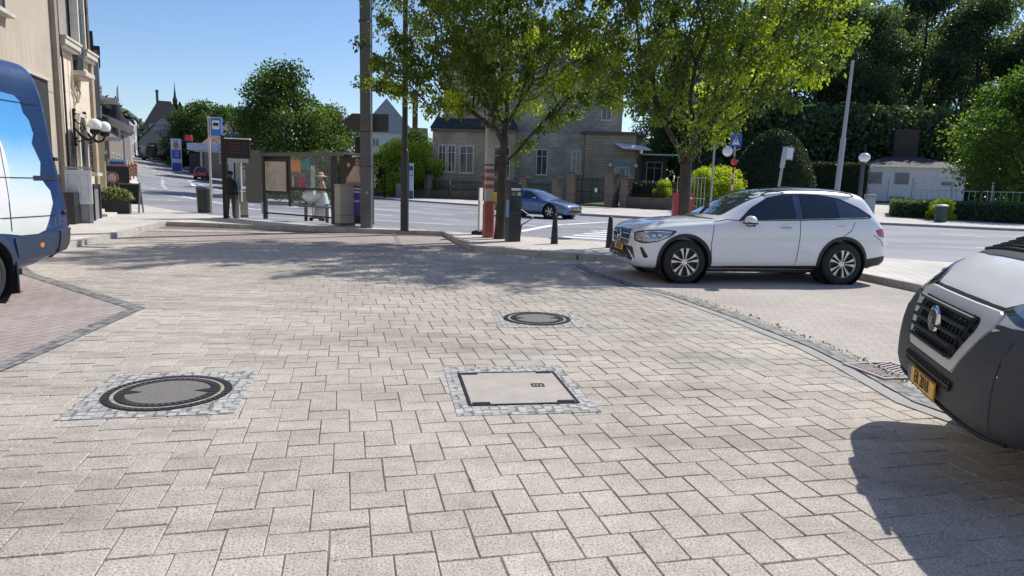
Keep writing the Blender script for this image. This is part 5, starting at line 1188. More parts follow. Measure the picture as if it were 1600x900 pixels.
# --- the stone villa --------------------------------------------------------
def villa():
    Y=68; o=Vector((0,0,0)); t=thing('stone_villa','large brown sandstone villa with bay windows and a glazed door behind railings','villa',Vector((2.0,68,0)),0)
    def U(px,py,Yd=68): p=aty(px,py,Yd); return p.x-2.0,p.z
    mb=MB(); mb.box((-6.05,4.2,3.1),(8.0,8.4,7.2)); mb.build('bay_wall',stone,t,smooth=0)          # left bay
    mb=MB(); mb.box((1.35,6.6,3.1),(6.8,10,7.2)); mb.build('rubble_wall',rubble,t,smooth=0)     # middle, set back 
    mb=MB(); mb.prism([(4.77,.9),(9.7,.9),(10.9,3.6),(10.9,11.6),(4.77,11.6)],-.5,6.7,'XY'); mb.build('entrance_wall',brick_mat('ashlar_bands',(.41,.31,.20),(.46,.355,.24),(.24,.185,.13),3.2,.30,wall=True,msize=.02,stain=.25),t,smooth=0)
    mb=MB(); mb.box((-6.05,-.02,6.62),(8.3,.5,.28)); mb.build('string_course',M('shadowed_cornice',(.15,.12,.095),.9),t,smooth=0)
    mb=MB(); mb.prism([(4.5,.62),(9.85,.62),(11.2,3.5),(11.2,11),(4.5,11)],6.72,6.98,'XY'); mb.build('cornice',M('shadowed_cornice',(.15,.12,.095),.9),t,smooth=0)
    # lean-to roof of the bay, upper storey, attic, gables
    mb=MB(); mb._add([(-10.3,-.3,6.8),(-1.8,-.3,6.8),(-2.2,1.9,8.0),(-9.9,1.9,8.0),(-10.3,8,6.8),(-1.8,8,6.8)],[(0,1,2,3),(1,5,2),(0,3,4),(3,2,5,4)]); mb.build('bay_roof',slate,t,smooth=0)
    mb=MB(); mb.box((-5.9,5.6,9.6),(6.6,7.6,6.0)); mb.build('upper_bay',stone,t,smooth=0)
    mb=MB(); mb.box((3.0,7.2,9.4),(11.2,8,5.3)); mb.build('upper_wall',rubble,t,smooth=0)
    mb=MB(); mb._add([(-9.5,1.6,12.5),(-2.3,1.6,12.5),(-5.9,1.6,17.0),(-9.5,10,12.5),(-2.3,10,12.5),(-5.9,10,17.0)],[(0,1,2),(3,5,4),(0,2,5,3),(1,4,5,2),(0,3,4,1)]); mb.build('gable_roof',slate,t,smooth=0)
    mb=MB(); mb._add([(-3.0,3.0,12.0),(9.0,3.0,12.0),(9.0,11.4,12.0),(-3,11.4,12.0),(-1,7.2,17.2),(6,7.2,17.2)],[(0,1,5,4),(1,2,5),(2,3,4,5),(3,0,4),(0,3,2,1)]); mb.build('main_roof',slate,t,smooth=0)
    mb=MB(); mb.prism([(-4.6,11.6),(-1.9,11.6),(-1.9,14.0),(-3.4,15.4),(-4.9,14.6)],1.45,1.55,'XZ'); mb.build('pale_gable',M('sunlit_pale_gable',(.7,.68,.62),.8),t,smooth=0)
    for cx,cy,cz in ((-1.2,6,16.4),(3.4,8,17.2),(-8.2,5,15)): mb=MB(); mb.box((cx,cy,cz),(1.2,1.2,4.4)); mb.box((cx,cy,cz+2.2),(1.4,1.4,.2)); mb.build('chimney',M('chimney_brick',(.14,.07,.05),.9,0,.2,6),t,smooth=0)
    # windows (x,z,w,h) from the photograph's positions
    add_windows(t,[(-9.1,3.95,.75,2.6),(-8.2,3.95,.75,2.6),(-6.75,3.9,1.35,2.6),(-3.4,3.7,1.7,3.0)],0)
    add_windows(t,[(4.0,3.9,.9,2.5),(.6,3.9,1.1,2.5)],1.6)
    add_windows(t,[(-8.0,9.2,.9,1.6),(-6.0,10.6,.9,1.3),(-4.4,9.2,.9,1.6)],1.8)
    add_windows(t,[(1,9.2,1.0,1.9),(4,9.2,1.0,1.9),(7,9.2,1.0,1.9)],3.2)
    # entrance
    e=thing('glazed_door','','door'); bpy.data.objects.remove(e)
    x0,z0=U(976,262); mb=MB(); X=x0*.985
    mb.box((X,.86,2.6),(1.55,.08,3.3)); d=mb.build('entrance_door',M('blue_grey_door',(.30,.40,.48),.5,0,.1,1),t,smooth=0)
    mb=MB(); mb.box((X,.80,3.9),(1.4,.05,.55)); mb.box((X,.80,2.3),(.55,.05,2.3)); mb.build('door_glass',M('teal_glass',(.06,.13,.15),.1),d,smooth=0)
    mb=MB()
    for dx in (-.72,-.34,.34,.72): mb.box((X+dx,.79,2.3),(.09,.07,2.7))
    mb.box((X,.79,3.58),(1.53,.07,.09)); mb.build('door_frame',wframe,d,smooth=0)
    mb=MB(); mb._add([(X-.95,.85,5.9),(X+2.2,.85,5.55),(X+2.5,-.5,5.2),(X-.2,-.6,5.3),(X-.95,.85,6.0),(X+2.2,.85,5.65),(X+2.5,-.5,5.3),(X-.2,-.6,5.4)],[(0,1,2,3),(4,7,6,5),(0,4,5,1),(3,2,6,7),(0,3,7,4),(1,5,6,2)]); mb.build('door_canopy',M('white_canopy',(.75,.75,.72),.5),t,smooth=0)
    for dx in (-1.15,1.35): mb=MB(); mb.ball((X+dx,.75,3.75),.2,12,8); mb.box((X+dx,.84,3.85),(.1,.1,.1)); mb.build('wall_globe',M('opal_glass_globe',(.85,.85,.83),.15,0,.02),t)
    # side porch wing
    mb=MB(); mb.box((12.2,5.2,2.6),(2.5,3,4.6)); mb.build('porch_wall',M('porch_dark',(.13,.11,.09),.9),t,smooth=0); mb=MB(); mb.box((12.4,4.4,4.95),(3.6,5,.14)); mb.build('porch_roof',M('white_canopy',(.75,.75,.72),.5),t,smooth=0)
    add_windows(t,[(12.2,3.2,1.6,2.2)],3.7)
villa()
t=house('white_substation','low white rendered utility building with vents and dark hipped roof','',0,8.3,6,3.0,.1,'none',M('whitewashed_wall',(.62,.63,.64),.85,0,.10,2,fine=.1),dslate,[],cat='building') if False else None
def utility():
    p=Vector((32.8,58,g(32.8,58))); t=thing('utility_building','low white rendered utility building with grey vents, dark hipped roof and brick chimney','building',p,math.radians(-14))
    mb=MB(); mb.box((0,3,1.45),(7.9,6,3.3)); mb.build('wall',M('whitewashed_wall',(.70,.71,.74),.85,0,.10,2,fine=.1),t,smooth=0)
    mb=MB(); mb.box((0,-.02,.12),(7.95,.06,.35)); mb.build('base_course',M('brown_base',(.14,.09,.07),.9),t,smooth=0)
    mb=MB(); mb.box((0,-.12,3.02),(8.5,.3,.14)); mb.build('gutter',wframe,t,smooth=0)
    mb=MB(); mb._add([(-4.4,-.4,3.1),(4.4,-.4,3.1),(4.4,6.4,3.1),(-4.4,6.4,3.1),(-1.4,3,4.1),(1.4,3,4.1)],[(0,1,5,4),(1,2,5),(2,3,4,5),(3,0,4),(0,3,2,1)]); r=mb.build('roof',M('dark_shingles',(.05,.055,.06),.8,0,.2,3),t,smooth=0)
    mb=MB(); mb.box((.3,4.4,4.6),(1.9,1.2,3.8)); mb.build('chimney',M('dark_brick',(.07,.05,.045),.9,0,.25,3),r,smooth=0)
    for x,z,w,h in ((-2.8,2.2,1.1,.95),(-.75,2.2,1.1,.95),(-.95,.42,1.15,.55),(2.6,1.85,.75,.3)):
        mb=MB(); mb.box((x,-.03,z),(w,.06,h)); v=mb.build('vent_panel',M('grey_louvre',(.33,.34,.35),.7),t,smooth=0); mb=MB()
        for k in range(int(h/.09)): mb.box((x,-.07,z-h/2+.06+k*.09),(w-.08,.03,.03),rx=.4)
        mb.build('louvre',M('grey_louvre_dark',(.2,.21,.22),.7),v,smooth=0)
    for x in (-1.7,.1): mb=MB(); mb.box((x,-.02,1.2),(.03,.02,2.2)); mb.build('door_gap',M('shadow_line',(.2,.2,.21),.9),t,smooth=0)
utility()
# ------------------------------------------------------------------ trees
bark=M('grey_brown_bark',(.075,.062,.05),.95,0,.35,5,fine=.4,bmp=.6)
leaf_street=leaf_mat('street_tree_leaf',(.045,.075,.020),(.105,.150,.038),(.19,.24,.058),.5)
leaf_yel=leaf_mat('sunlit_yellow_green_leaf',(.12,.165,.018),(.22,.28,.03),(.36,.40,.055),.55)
leaf_dark=leaf_mat('dark_forest_leaf',(.036,.058,.042),(.070,.110,.066),(.125,.185,.085),.45)  # haze put into the forest leaf colours: lighter and bluer
leaf_forest=leaf_mat('forest_edge_leaf',(.040,.060,.040),(.085,.125,.065),(.15,.205,.09),.45)
leaf_mid=leaf_mat('mid_green_leaf',(.022,.045,.014),(.05,.09,.022),(.10,.16,.035),.4)
leaf_hedge=leaf_mat('yew_leaf',(.010,.022,.008),(.020,.040,.012),(.045,.07,.018),.2)
def sample_crown(blobs,n,mind,seed):
    rg=random.Random(seed); pts=[]; tries=0; vol=[b[3]*b[4]*b[5] for b in blobs]
    while len(pts)<n and tries<n*60:
        tries+=1; b=rg.choices(blobs,vol)[0]
        d=Vector((rg.gauss(0,1),rg.gauss(0,1),rg.gauss(0,1))).normalized()*(rg.random()**.45)
        p=Vector((b[0]+d.x*b[3],b[1]+d.y*b[4],b[2]+d.z*b[5]))
        if all((p-q).length>mind for q in pts): pts.append(p)
    return pts
def street_tree(label,loc,fork,blobs,n,seed,trunk_r,leaf=leaf_street,yellow=None,per=150,mind=.42):
    t=thing('street_tree',label,'tree',loc,0); random.seed(seed)
    pts=sample_crown(blobs,n,mind,seed); nodes,par,rad=grow(seed,pts,(0,0,0),fork,trunk_r)
    branch_mb(nodes,par,rad).build('trunk',bark,t,smooth=60)
    r=np.random.default_rng(seed); L=[];Tn=[];L2=[];T2=[]
    tips=[i for i in range(2,len(nodes)) if rad[i]<.05]
    for i in tips:
        c=nodes[i]; a=nodes[par[i]]; k=int(per*r.uniform(.35,1.3)); rr=r.uniform(.20,.46)
        q=r.normal(size=(k,3)); q/=np.linalg.norm(q,axis=1)[:,None]; q*=(r.random((k,1))**.5)*rr; q[:,2]=q[:,2]*.75-.10
        base=np.array(c)+(np.array(a)-np.array(c))*r.random((k,1))*.35
        tone=np.full(k,.42+.25*r.normal())
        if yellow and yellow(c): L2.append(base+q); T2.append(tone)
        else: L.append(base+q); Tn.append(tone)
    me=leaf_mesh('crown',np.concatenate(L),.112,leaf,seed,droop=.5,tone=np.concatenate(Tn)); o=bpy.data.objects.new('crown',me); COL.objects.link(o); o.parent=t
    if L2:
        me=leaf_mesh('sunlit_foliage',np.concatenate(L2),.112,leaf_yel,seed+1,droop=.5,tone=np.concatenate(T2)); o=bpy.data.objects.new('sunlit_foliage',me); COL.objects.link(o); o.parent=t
    return t
t1=at(781,373,.12); t1.z=.12
street_tree('broad street tree with forked trunk between the striped post and the parking meter',t1,(.02,0,2.0),
  [(-2.0,.2,4.5,1.9,1.8,1.15),(.0,0,4.7,1.9,2.0,1.2),(1.9,.1,4.5,1.7,1.7,1.05),(-1.9,0,6.2,1.9,2.0,1.4),(.6,0,6.4,2.2,2.2,1.6),(-.4,0,8.0,2.6,2.4,1.4),(2.3,0,5.8,1.4,1.6,1.3),(-3.0,0,5.0,.9,1,1.0)],345,11,.140,per=150,yellow=lambda c:random.random()<.10)
t2=Vector((4.2,17.3,.12))
street_tree('street tree with sunlight coloured yellow green into its right side, rising behind the white SUV',t2,(.0,0,2.1),
  [(-1.3,0,4.6,1.5,1.7,1.1),(1.0,-.1,4.5,2.0,1.9,1.3),(2.4,-.3,5.2,1.4,1.5,1.4),(2.8,-.2,6.0,1.1,1.3,1.1),(0,0,6.4,2.3,2.2,1.5),(-1.2,0,7.4,1.8,2,1.3),(1.6,0,7.8,2.3,2.2,1.5),(1.5,-.4,3.5,.9,.9,.6)],345,23,.150,per=125,yellow=lambda c:(c.x>.6 and random.random()<.50) or random.random()<.08)  # sun on the right half is put into the leaf colour

# dense trees built once per variant, then copied
def dense_variant(name,label,seed,leaf,w,h,base,nl,size,blobs=26,trunk_h=None,flat=.8):
    rg=random.Random(seed); t=thing(name,label,'tree',(0,0,0)); r=np.random.default_rng(seed); L=[];Tn=[]; cs=[]
    for i in range(blobs):
        u=rg.random(); z=base+(h-base)*u; rad=w*math.sin(PI*min(1,max(.12,.18+.78*u)))**.7
        a=rg.uniform(0,2*PI); q=rad*rg.uniform(.35,.85); br=w*rg.uniform(.24,.42); cs.append((q*math.cos(a),q*math.sin(a),min(z,h-br*.5),br))
    cs.append((0,0,h-w*.35,w*.35))
    for (x,y,z,br) in cs:
        k=int(nl/len(cs)*rg.uniform(.7,1.3)); q=r.normal(size=(k,3)); q/=np.linalg.norm(q,axis=1)[:,None]
        lump=1+.25*np.sin(q[:,:1]*5+seed)*np.cos(q[:,1:2]*6+x)
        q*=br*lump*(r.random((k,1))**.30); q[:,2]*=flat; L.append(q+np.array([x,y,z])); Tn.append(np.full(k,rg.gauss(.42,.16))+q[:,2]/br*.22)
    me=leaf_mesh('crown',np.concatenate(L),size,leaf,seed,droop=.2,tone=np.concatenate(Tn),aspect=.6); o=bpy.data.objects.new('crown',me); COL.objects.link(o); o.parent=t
    mb=MB(); mb.tube([(0,0,-.5),(.05,0,base*.6),(0,.05,base+1),(.1,0,h*.75)],[w*.075,w*.055,w*.045,w*.015],10)
    for i in range(9):
        x,y,z,br=cs[i*2%len(cs)]; mb.tube([(0,0,base*.7+.15*i*(h-base)/9),(x*.5,y*.5,z*.8+.1),(x,y,z)],[w*.025,w*.016,w*.006],6)
    mb.build('trunk',bark,t,smooth=60); return t
def P3(px,Y,dz=0): p=aty(px,250,Y); return Vector((p.x,p.y,g(p.x,p.y)+dz))
# wooded bank on the right
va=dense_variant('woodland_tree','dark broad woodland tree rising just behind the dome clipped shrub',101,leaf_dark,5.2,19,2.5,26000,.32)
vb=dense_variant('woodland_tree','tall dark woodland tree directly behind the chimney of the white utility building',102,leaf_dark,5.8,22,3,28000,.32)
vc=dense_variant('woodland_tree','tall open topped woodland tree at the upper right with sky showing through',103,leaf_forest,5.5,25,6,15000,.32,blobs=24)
va.location=P3(1195,68); vb.location=P3(1425,74); vc.location=P3(1500,88)
grp='trees of the wooded bank'
for o in (va,vb,vc): o['group']=grp
spec=[(va,1120,74,.95,'dark woodland tree between the villa porch and the second street tree'),(vb,1275,72,.92,'dark woodland tree behind the clipped hedge left of the leaning pale pole'),
 (va,1345,70,.98,'dark woodland tree behind the globe lamp'),(vb,1510,72,.9,'dark woodland tree behind the right end of the white utility building'),(va,1590,70,.95,'dark woodland tree behind the light green tree at the right edge'),
 (vb,1235,84,1.05,'taller woodland tree seen above the right half of the second street tree'),(vc,1330,90,1.0,'open topped tall tree above the leaning pale pole'),(va,1390,86,1.15,'tall woodland tree forming the skyline right of the leaning pale pole'),
 (vc,1290,94,1.08,'highest open tree left of the leaning pole on the skyline'),(vb,1470,90,.98,'woodland tree in the second row right of the chimney'),(vc,1590,86,1.0,'open branched tall tree in the top right corner'),(vb,1165,92,.98,'far woodland tree seen between the two crowns of the clipped shrub and street tree'),
 (va,1060,84,.9,'dark woodland tree behind the trunk of the second street tree'),(vb,1030,88,.85,'dark woodland tree closing the gap right of the villa porch'),(va,1640,66,1.0,'dark woodland tree cut by the right edge'),(vb,1680,78,1.0,'dark woodland tree just outside the right edge, leaning into view'),(vc,1420,100,1.1,'farthest open topped tree on the bank skyline')]
for i,(v,px,Y,sc,lb) in enumerate(spec): dup(v,P3(px,Y),1.3*i,lb,grp,(sc,sc,sc))
# undergrowth filling the bank under the trees
bk=[]; rr=random.Random(5)
for i in range(42000):
    px=rr.uniform(1015,1700); Y=rr.uniform(62,70) if px>1080 else rr.uniform(76,80); p=P3(px,Y); bk.append((p.x,p.y,p.z+rr.random()**.8*8.5))
me=leaf_mesh('undergrowth',bk,.5,leaf_dark,9); o=bpy.data.objects.new('undergrowth',me); COL.objects.link(o); tag(o,'dense dark undergrowth and ivy filling the wooded bank','undergrowth',kind='stuff')
# middle distance trees
vm=dense_variant('leafy_tree','big broad mid green tree behind the bus shelter',201,leaf_mid,5.0,10.2,1.4,26000,.26,blobs=34); vm.location=P3(452,55); vm.scale=(.92,.92,.98)
vn=dense_variant('leafy_tree','green tree left of the big broad one, above the filling station canopy',202,leaf_mid,6.5,10.5,1.2,15000,.42,blobs=28); vn.location=P3(318,112)
vm['group']=vn['group']='mid distance leafy trees'
for v,px,Y,sc,lb in ((vn,362,104,.95,'rounded tree directly above the brown pyramid roof'),(vm,523,58,.72,'lower right hand shoulder tree touching the lighting column'),(vm,418,70,.70,'smaller tree left of the big broad tree'),(vn,295,124,.85,'tree touching the right side of the gabled house'),(vn,348,122,1.0,'farthest round tree on the skyline left of the big broad tree'),(vm,655,92,.8,'tree partly hidden behind the left edge of the villa')):
    dup(v,P3(px,Y),.9*px,lb,'mid distance leafy trees',(sc,sc,sc))
vbush=dense_variant('garden_shrub','bright yellow green garden tree behind railings left of the villa',301,leaf_yel,3.5,5.6,.6,14000,.24,blobs=24); vbush.location=P3(640,68); vbush.scale=(1,1,.95); vbush['category']='shrub'
s2=dup(vbush,P3(596,70),2,'darker left part of the garden shrubbery behind the lighting column','garden shrubs',(.75,.75,.8)); vbush['group']='garden shrubs'; s2.children[0].data=s2.children[0].data.copy(); s2.children[0].data.materials[0]=leaf_mid
s3=dup(vbush,P3(505,44),1,'loose green bush showing above the roof of the bus shelter','garden shrubs',(.70,.6,.58)); s3.children[0].data=s2.children[0].data
s4=dup(vbush,P3(455,46),3,'low bush above the left half of the bus shelter roof','garden shrubs',(.6,.6,.55)); s4.children[0].data=s2.children[0].data
for px,Y,sc,lb in ((1128,47,(.62,.62,.52),'sunlit yellow green bush between the two zebra beacon posts'),(1100,46,(.35,.35,.50),'small sunlit bush right of the second street tree trunk'),(1040,48.5,(.22,.22,.36),'pale leaved bush behind the railings left of the second street tree')): dup(vbush,P3(px,Y),px,lb,'garden shrubs',sc)
vr=dense_variant('leafy_tree','light green tree hanging over the planted bed at the right edge',401,leaf_forest,5.4,9.6,1.3,30000,.24,blobs=36); vr.location=P3(1632,47); vr.scale=(.98,.98,1.03); vr['group']='mid distance leafy trees'
vr.children[0].data.materials[0]=leaf_mat('right_tree_leaf',(.025,.055,.012),(.055,.105,.02),(.12,.19,.035),.45)
# clipped shrubs
def clipped(name,label,loc,prof,seed,n,rz=0,box=None,leaf=None):
    r=np.random.default_rng(seed)
    if box:
        w,d,h=box; k=n; q=r.random((k,3)); f=r.integers(0,4,k); P_=np.empty((k,3)); P_[:,0]=(q[:,0]-.5)*w; P_[:,1]=q[:,1]*d; P_[:,2]=q[:,2]*h
        P_[f==0,1]=0; P_[f==1,2]=h; P_[f==2,0]=-w/2; P_[f==3,1]=0; P_+=r.normal(0,.05,(k,3))
        mb=MB(); mb.box((0,d/2,h/2),(w-.2,d-.2,h-.2))
    else:
        zs=np.array([p[1] for p in prof]); rs=np.array([p[0] for p in prof]); z=r.random(n)*zs[-1]; R_=np.interp(z,zs,rs); a=r.random(n)*2*PI
        R_=R_*(1+.02*np.sin(a*5+z*2))+r.normal(0,.03,n); P_=np.stack([R_*np.cos(a),R_*np.sin(a),z],1); top=int(n*.12)
        mb=MB(); mb.lathe([(max(.01,p[0]-.1),p[1]-.06 if p[1]>.2 else p[1]) for p in prof],(0,0,0),36)
    core=mb.build(name,M('shadow_foliage',(.012,.02,.008),.95,0,.4,6,bmp=.5),None,smooth=60); core.location=loc; core.rotation_euler=(0,0,rz); tag(core,label,'shrub' if not box else 'hedge')
    me=leaf_mesh('foliage',P_,.11,leaf or leaf_hedge,seed,droop=.1,aspect=.6); o=bpy.data.objects.new('foliage',me); COL.objects.link(o); o.parent=core; return core
clipped('topiary_shrub','tall dome clipped dark evergreen shrub behind the leaning signpost',P3(1210,50),[(2.75,0),(2.8,1.2),(2.72,2.2),(2.45,3.2),(1.95,4.2),(1.3,5.0),(.7,5.45),(.02,5.65)],7,26000)
clipped('clipped_hedge','tall clipped dark hedge between the dome shrub and the white utility building',P3(1290,56),None,8,16000,math.radians(-22),(6.5,2.0,3.3))
bed=P3(1530,43); bed.z=g(bed.x,bed.y)+.1
t=clipped('planted_bed','low wide dark planted bed under the light green tree',P3(1545,42.5),None,9,15000,math.radians(-26),(9.5,3.5,1.25),leaf_dark)
dup(vn,P3(300,112),.4,'low tree between the price pylon and the filling station canopy','mid distance leafy trees',(.5,.5,.42))
dup(vbush,P3(1478,43),2,'low sunlit shrub at the left tip of the planted bed','garden shrubs',(.26,.26,.24))
clipped('clipped_hedge','dark hedge in the villa garden behind the railings, right of the stone gate pillar',P3(1012,50),None,10,6000,math.radians(-40),(4.0,1.2,1.9),leaf_hedge)

# ------------------------------------------------------------------ railings and walls
iron_b=M('black_iron_railing',(.018,.018,.02),.45,.4,.1)
pillar_m=brick_mat('garden_pillar_stone',(.22,.165,.12),(.28,.21,.155),(.13,.1,.08),.5,.25,wall=True,msize=.014,stain=.3)
wall_m=brick_mat('garden_wall_stone',(.15,.115,.085),(.20,.155,.115),(.1,.08,.06),.6,.25,wall=True,msize=.015,stain=.35)
def fence(a,b,label,wall_h=.7,rail_h=1.7,gap=.14):
    a=Vector(a);b=Vector(b); L=(b-a).length; an=math.atan2(b.y-a.y,b.x-a.x); t=thing('garden_fence',label,'fence',(a.x,a.y,g(a.x,a.y)+.1),an,'stone based railings along the villa garden')
    mb=MB(); mb.box((L/2,0,wall_h/2),(L,.35,wall_h)); mb.box((L/2,0,wall_h+.05),(L,.42,.10)); mb.build('base_wall',wall_m,t,smooth=0)
    mb=MB(); n=int(L/gap)
    for k in range(1,n): mb.box((k*L/n,0,(wall_h+.1+rail_h)/2),(.028,.028,rail_h-wall_h-.1)); mb.lathe([(.03,rail_h),(.001,rail_h+.12)],(k*L/n,0,0),4)
    for z in (wall_h+.25,rail_h-.12): mb.box((L/2,0,z),(L,.04,.04))
    mb.build('railing',iron_b,t,smooth=0); return t
def pillar(p,label,h=2.3,w=.6):
    t=thing('gate_pillar',label,'pillar',(p[0],p[1],g(p[0],p[1])+.1),math.radians(-45),'stone pillars of the villa garden wall'); mb=MB(); mb.box((0,0,h/2),(w,w,h)); mb.build('shaft',pillar_m,t,smooth=0)
    mb=MB(); mb.box((0,0,h+.08),(w+.16,w+.16,.16)); mb.box((0,0,h+.22),(w-.1,w-.1,.12)); mb.build('cap',M('mossy_cap',(.13,.12,.095),.95,0,.3,4),t,smooth=0,bev=.02)
q=[(-14,69.2),(-8.2,66.4),(-2.6,63.4),(0.9,60.0),(3.4,56.2),(4.6,54.6),(7.1,51.2),(8.0,50.2),(10.9,46.8)]
fence(q[0],q[1],'stone based railings farthest left, below the bright garden tree'); fence(q[1],q[2],'stone based railings behind the dark clothed walker'); fence(q[2],q[3],'stone based railings behind the striped post, in front of the villa bay')
fence(q[3],q[4],'stone based railings in front of the rubble wall of the villa, above the blue saloon'); fence(q[7],q[8],'stone based railings below the glazed door, beside the second street tree')
for k,lb in ((1,'stone pillar left of the walking figure'),(2,'stone pillar right of the walking figure'),(3,'stone pillar above the rear of the blue saloon'),(4,'stone pillar above the windscreen of the blue saloon'),(5,'left stone pillar of the iron gate'),(6,'right stone pillar of the iron gate'),(7,'stone pillar at the start of the railings below the glazed door')): pillar(q[k],lb,2.35 if k in (5,6) else 2.0,.75 if k in (5,6) else .6)
a=Vector(q[5]);b=Vector(q[6]); an=math.atan2(b.y-a.y,b.x-a.x); L=(b-a).length; t=thing('iron_gate','black iron gate with a small white notice between two stone pillars','gate',(a.x,a.y,.12),an)
for s in (0,1):
    mb=MB(); x0=.4+s*(L-.8)/2; w=(L-.8)/2-.02
    for k in range(11): mb.box((x0+k*w/10,0,1.12),(.035,.035,2.1))
    for z in (.15,1.1,2.0): mb.box((x0+w/2,0,z),(w,.045,.05))
    mb.build('gate_leaf',iron_b,t,smooth=0)
mb=MB(); mb.box((L*.62,-.06,1.25),(.25,.02,.3)); mb.build('notice',white_trim,t,smooth=0)
# bright lawn glimpsed through the gate
sheet('lawn',[(4.8,56),(8,52.4),(12,53),(11,58),(7,60)],.16,M('sunlit_lawn',(.14,.25,.03),.9,0,.25,3,fine=.3),2)
p0=P3(1480,47); t=thing('metal_fence','pale metal fence with taller posts by the utility building and the planted bed','fence',p0,math.radians(-32)); mb=MB()
for k in range(34): mb.box((-1.6+k*.34,0,.95),(.03,.03,1.7))
for z in (.25,1.75): mb.box((4,0,z),(11.4,.05,.05))
for k in range(6): mb.box((-1.7+k*2.2,0,1.1),(.09,.09,2.2)); mb.ball((-1.7+k*2.2,0,2.28),.08,8,6)
mb.build('railing',M('galvanised_pale',(.42,.43,.44),.5,.4,.1),t,smooth=0)
p0=P3(1083,44.6); t=thing('metal_fence','grey vertical bar garden gate right of the second street tree','gate',p0,math.radians(-30)); mb=MB()
for k in range(9): mb.box((-.9+k*.22,0,1.2),(.03,.03,2.3))
for z in (.2,1.0,2.3): mb.box((0,0,z),(1.9,.05,.05))
mb.build('railing',M('galvanised_pale',(.42,.43,.44),.5,.4,.1),t,smooth=0)
# ------------------------------------------------------------------ street furniture
def S(px,py,off=.12): p=at(px,py,off); p.z=g(p.x,p.y)+off; return p
galv=M('galvanised_steel',(.36,.37,.38),.5,.5,.12,4); dgrey=M('dark_grey_steel',(.035,.038,.04),.4,.3,.1,4); anth=M('anthracite_metal',(.035,.037,.04),.4,.3,.12,3)
concp=M('weathered_concrete_column',(.14,.135,.13),.85,0,.2,2,fine=.2); beige=M('beige_cabinet_paint',(.40,.38,.32),.55,0,.1,2,fine=.1)
def column():
    p=S(572,356); t=thing('lighting_column','tall square grey column with a galvanised edge standing at the kerb','column',p,math.radians(12))
    mb=MB(); mb.prism([(-.17,-.15),(.11,-.15),(.14,-.12),(.14,.15),(-.17,.15)],0,11.5); mb.build('shaft',concp,t,smooth=0)
    mb=MB(); mb.box((.175,.0,5.75),(.06,.26,11.5)); mb.build('cable_duct',galv,t,smooth=0)
    for z in (1.9,2.95,4.6,6.2): mb=MB(); mb.box((0,0,z),(.40,.33,.02)); mb.build('strap',M('strap_dark',(.06,.06,.06),.5,.4),t,smooth=0)
    mb=MB(); mb.lathe([(.001,-.17),(.04,-.165),(.045,-.15)],(0.02,0,1.1),14,'Y'); mb.build('lock',galv,t)
column()
def arrow_sign():
    p=S(572,356); s=thing('direction_sign','back of a dark grey arrow shaped direction sign behind the lighting column','sign',Vector((p.x,p.y+.25,p.z)),math.radians(0))
    m=M('sign_back_grey',(.06,.056,.055),.6,.2,.1,3)
    mb=MB(); mb.prism([(-.82,3.25),(-.48,3.52),(.66,3.52),(.66,2.98),(-.48,2.98)],.0,.04,'XZ'); mb.build('board',m,s,smooth=0); mb=MB(); mb.box((0,.1,1.78),(.08,.08,3.55)); mb.build('post',galv,s,smooth=0)
arrow_sign()
p=S(632,361); t=thing('lamp_post','slim dark lamp post with a thicker sleeve at its foot','lamp post',p)
mb=MB(); mb.tube([(0,0,0),(0,0,2.25),(0,0,2.38),(0,0,2.42)],[.125,.12,.11,.08],20); mb.build('sleeve',dgrey,t); mb=MB(); mb.tube([(0,0,2.4),(0,0,8.6),(.1,0,9.0),(.5,0,9.1)],[.085,.07,.06,.05],16); mb.build('pole',dgrey,t); mb=MB(); mb.box((.8,0,9.1),(.8,.25,.1)); mb.build('lamp_head',dgrey,t,bev=.03)
# red and cream striped post
p=S(763,371); t=thing('striped_post','square post, red below and cream with red bands above, with a yellow button box','post',p,math.radians(18))
redw=M('faded_red_paint',(.36,.10,.075),.7,0,.15,2.5); crm=M('grey_cream_paint',(.50,.45,.38),.8,0,.15,2.5)
mb=MB(); mb.prism([(-.14,-.13),(.09,-.13),(.14,-.08),(.14,.13),(-.14,.13)],0,.92); mb.prism([(-.125,-.115),(.08,-.115),(.125,-.08),(.125,.115),(-.125,.115)],.92,1.0); mb.build('lower_shaft',redw,t,smooth=0)
mb=MB(); mb.box((-.01,0,2.35),(.22,.20,2.72)); mb.box((-.01,0,3.75),(.27,.25,.25)); mb.box((-.01,0,4.8),(.2,.18,1.9)); mb.build('upper_shaft',crm,t,smooth=0); mb=MB()
for z in (1.40,1.61,1.82): mb.box((-.01,0,z),(.226,.206,.11))
mb.build('red_band',redw,t,smooth=0)
mb=MB(); mb.box((.14,-.06,1.12),(.11,.15,.24)); mb.build('button_box',M('signal_yellow',(.75,.50,.05),.5),t,smooth=0,bev=.015)
for z in (1.98,3.3): mb=MB(); mb.box((-.01,0,z),(.25,.23,.03)); mb.build('strap',blackm,t,smooth=0)
p=S(750,366); t=thing('board_stand','thin white upright board on a black rubber foot left of the striped post','sign',p,math.radians(82)); mb=MB(); mb.box((0,0,.05),(.6,.4,.1)); mb.build('foot',rubber,t,bev=.02); mb=MB(); mb.box((0,0,.75),(.5,.03,1.2)); mb.box((-.22,0,.5),(.05,.06,1.0)); mb.build('board',M('dirty_white_board',(.55,.55,.50),.6,0,.1,3),t,smooth=0)
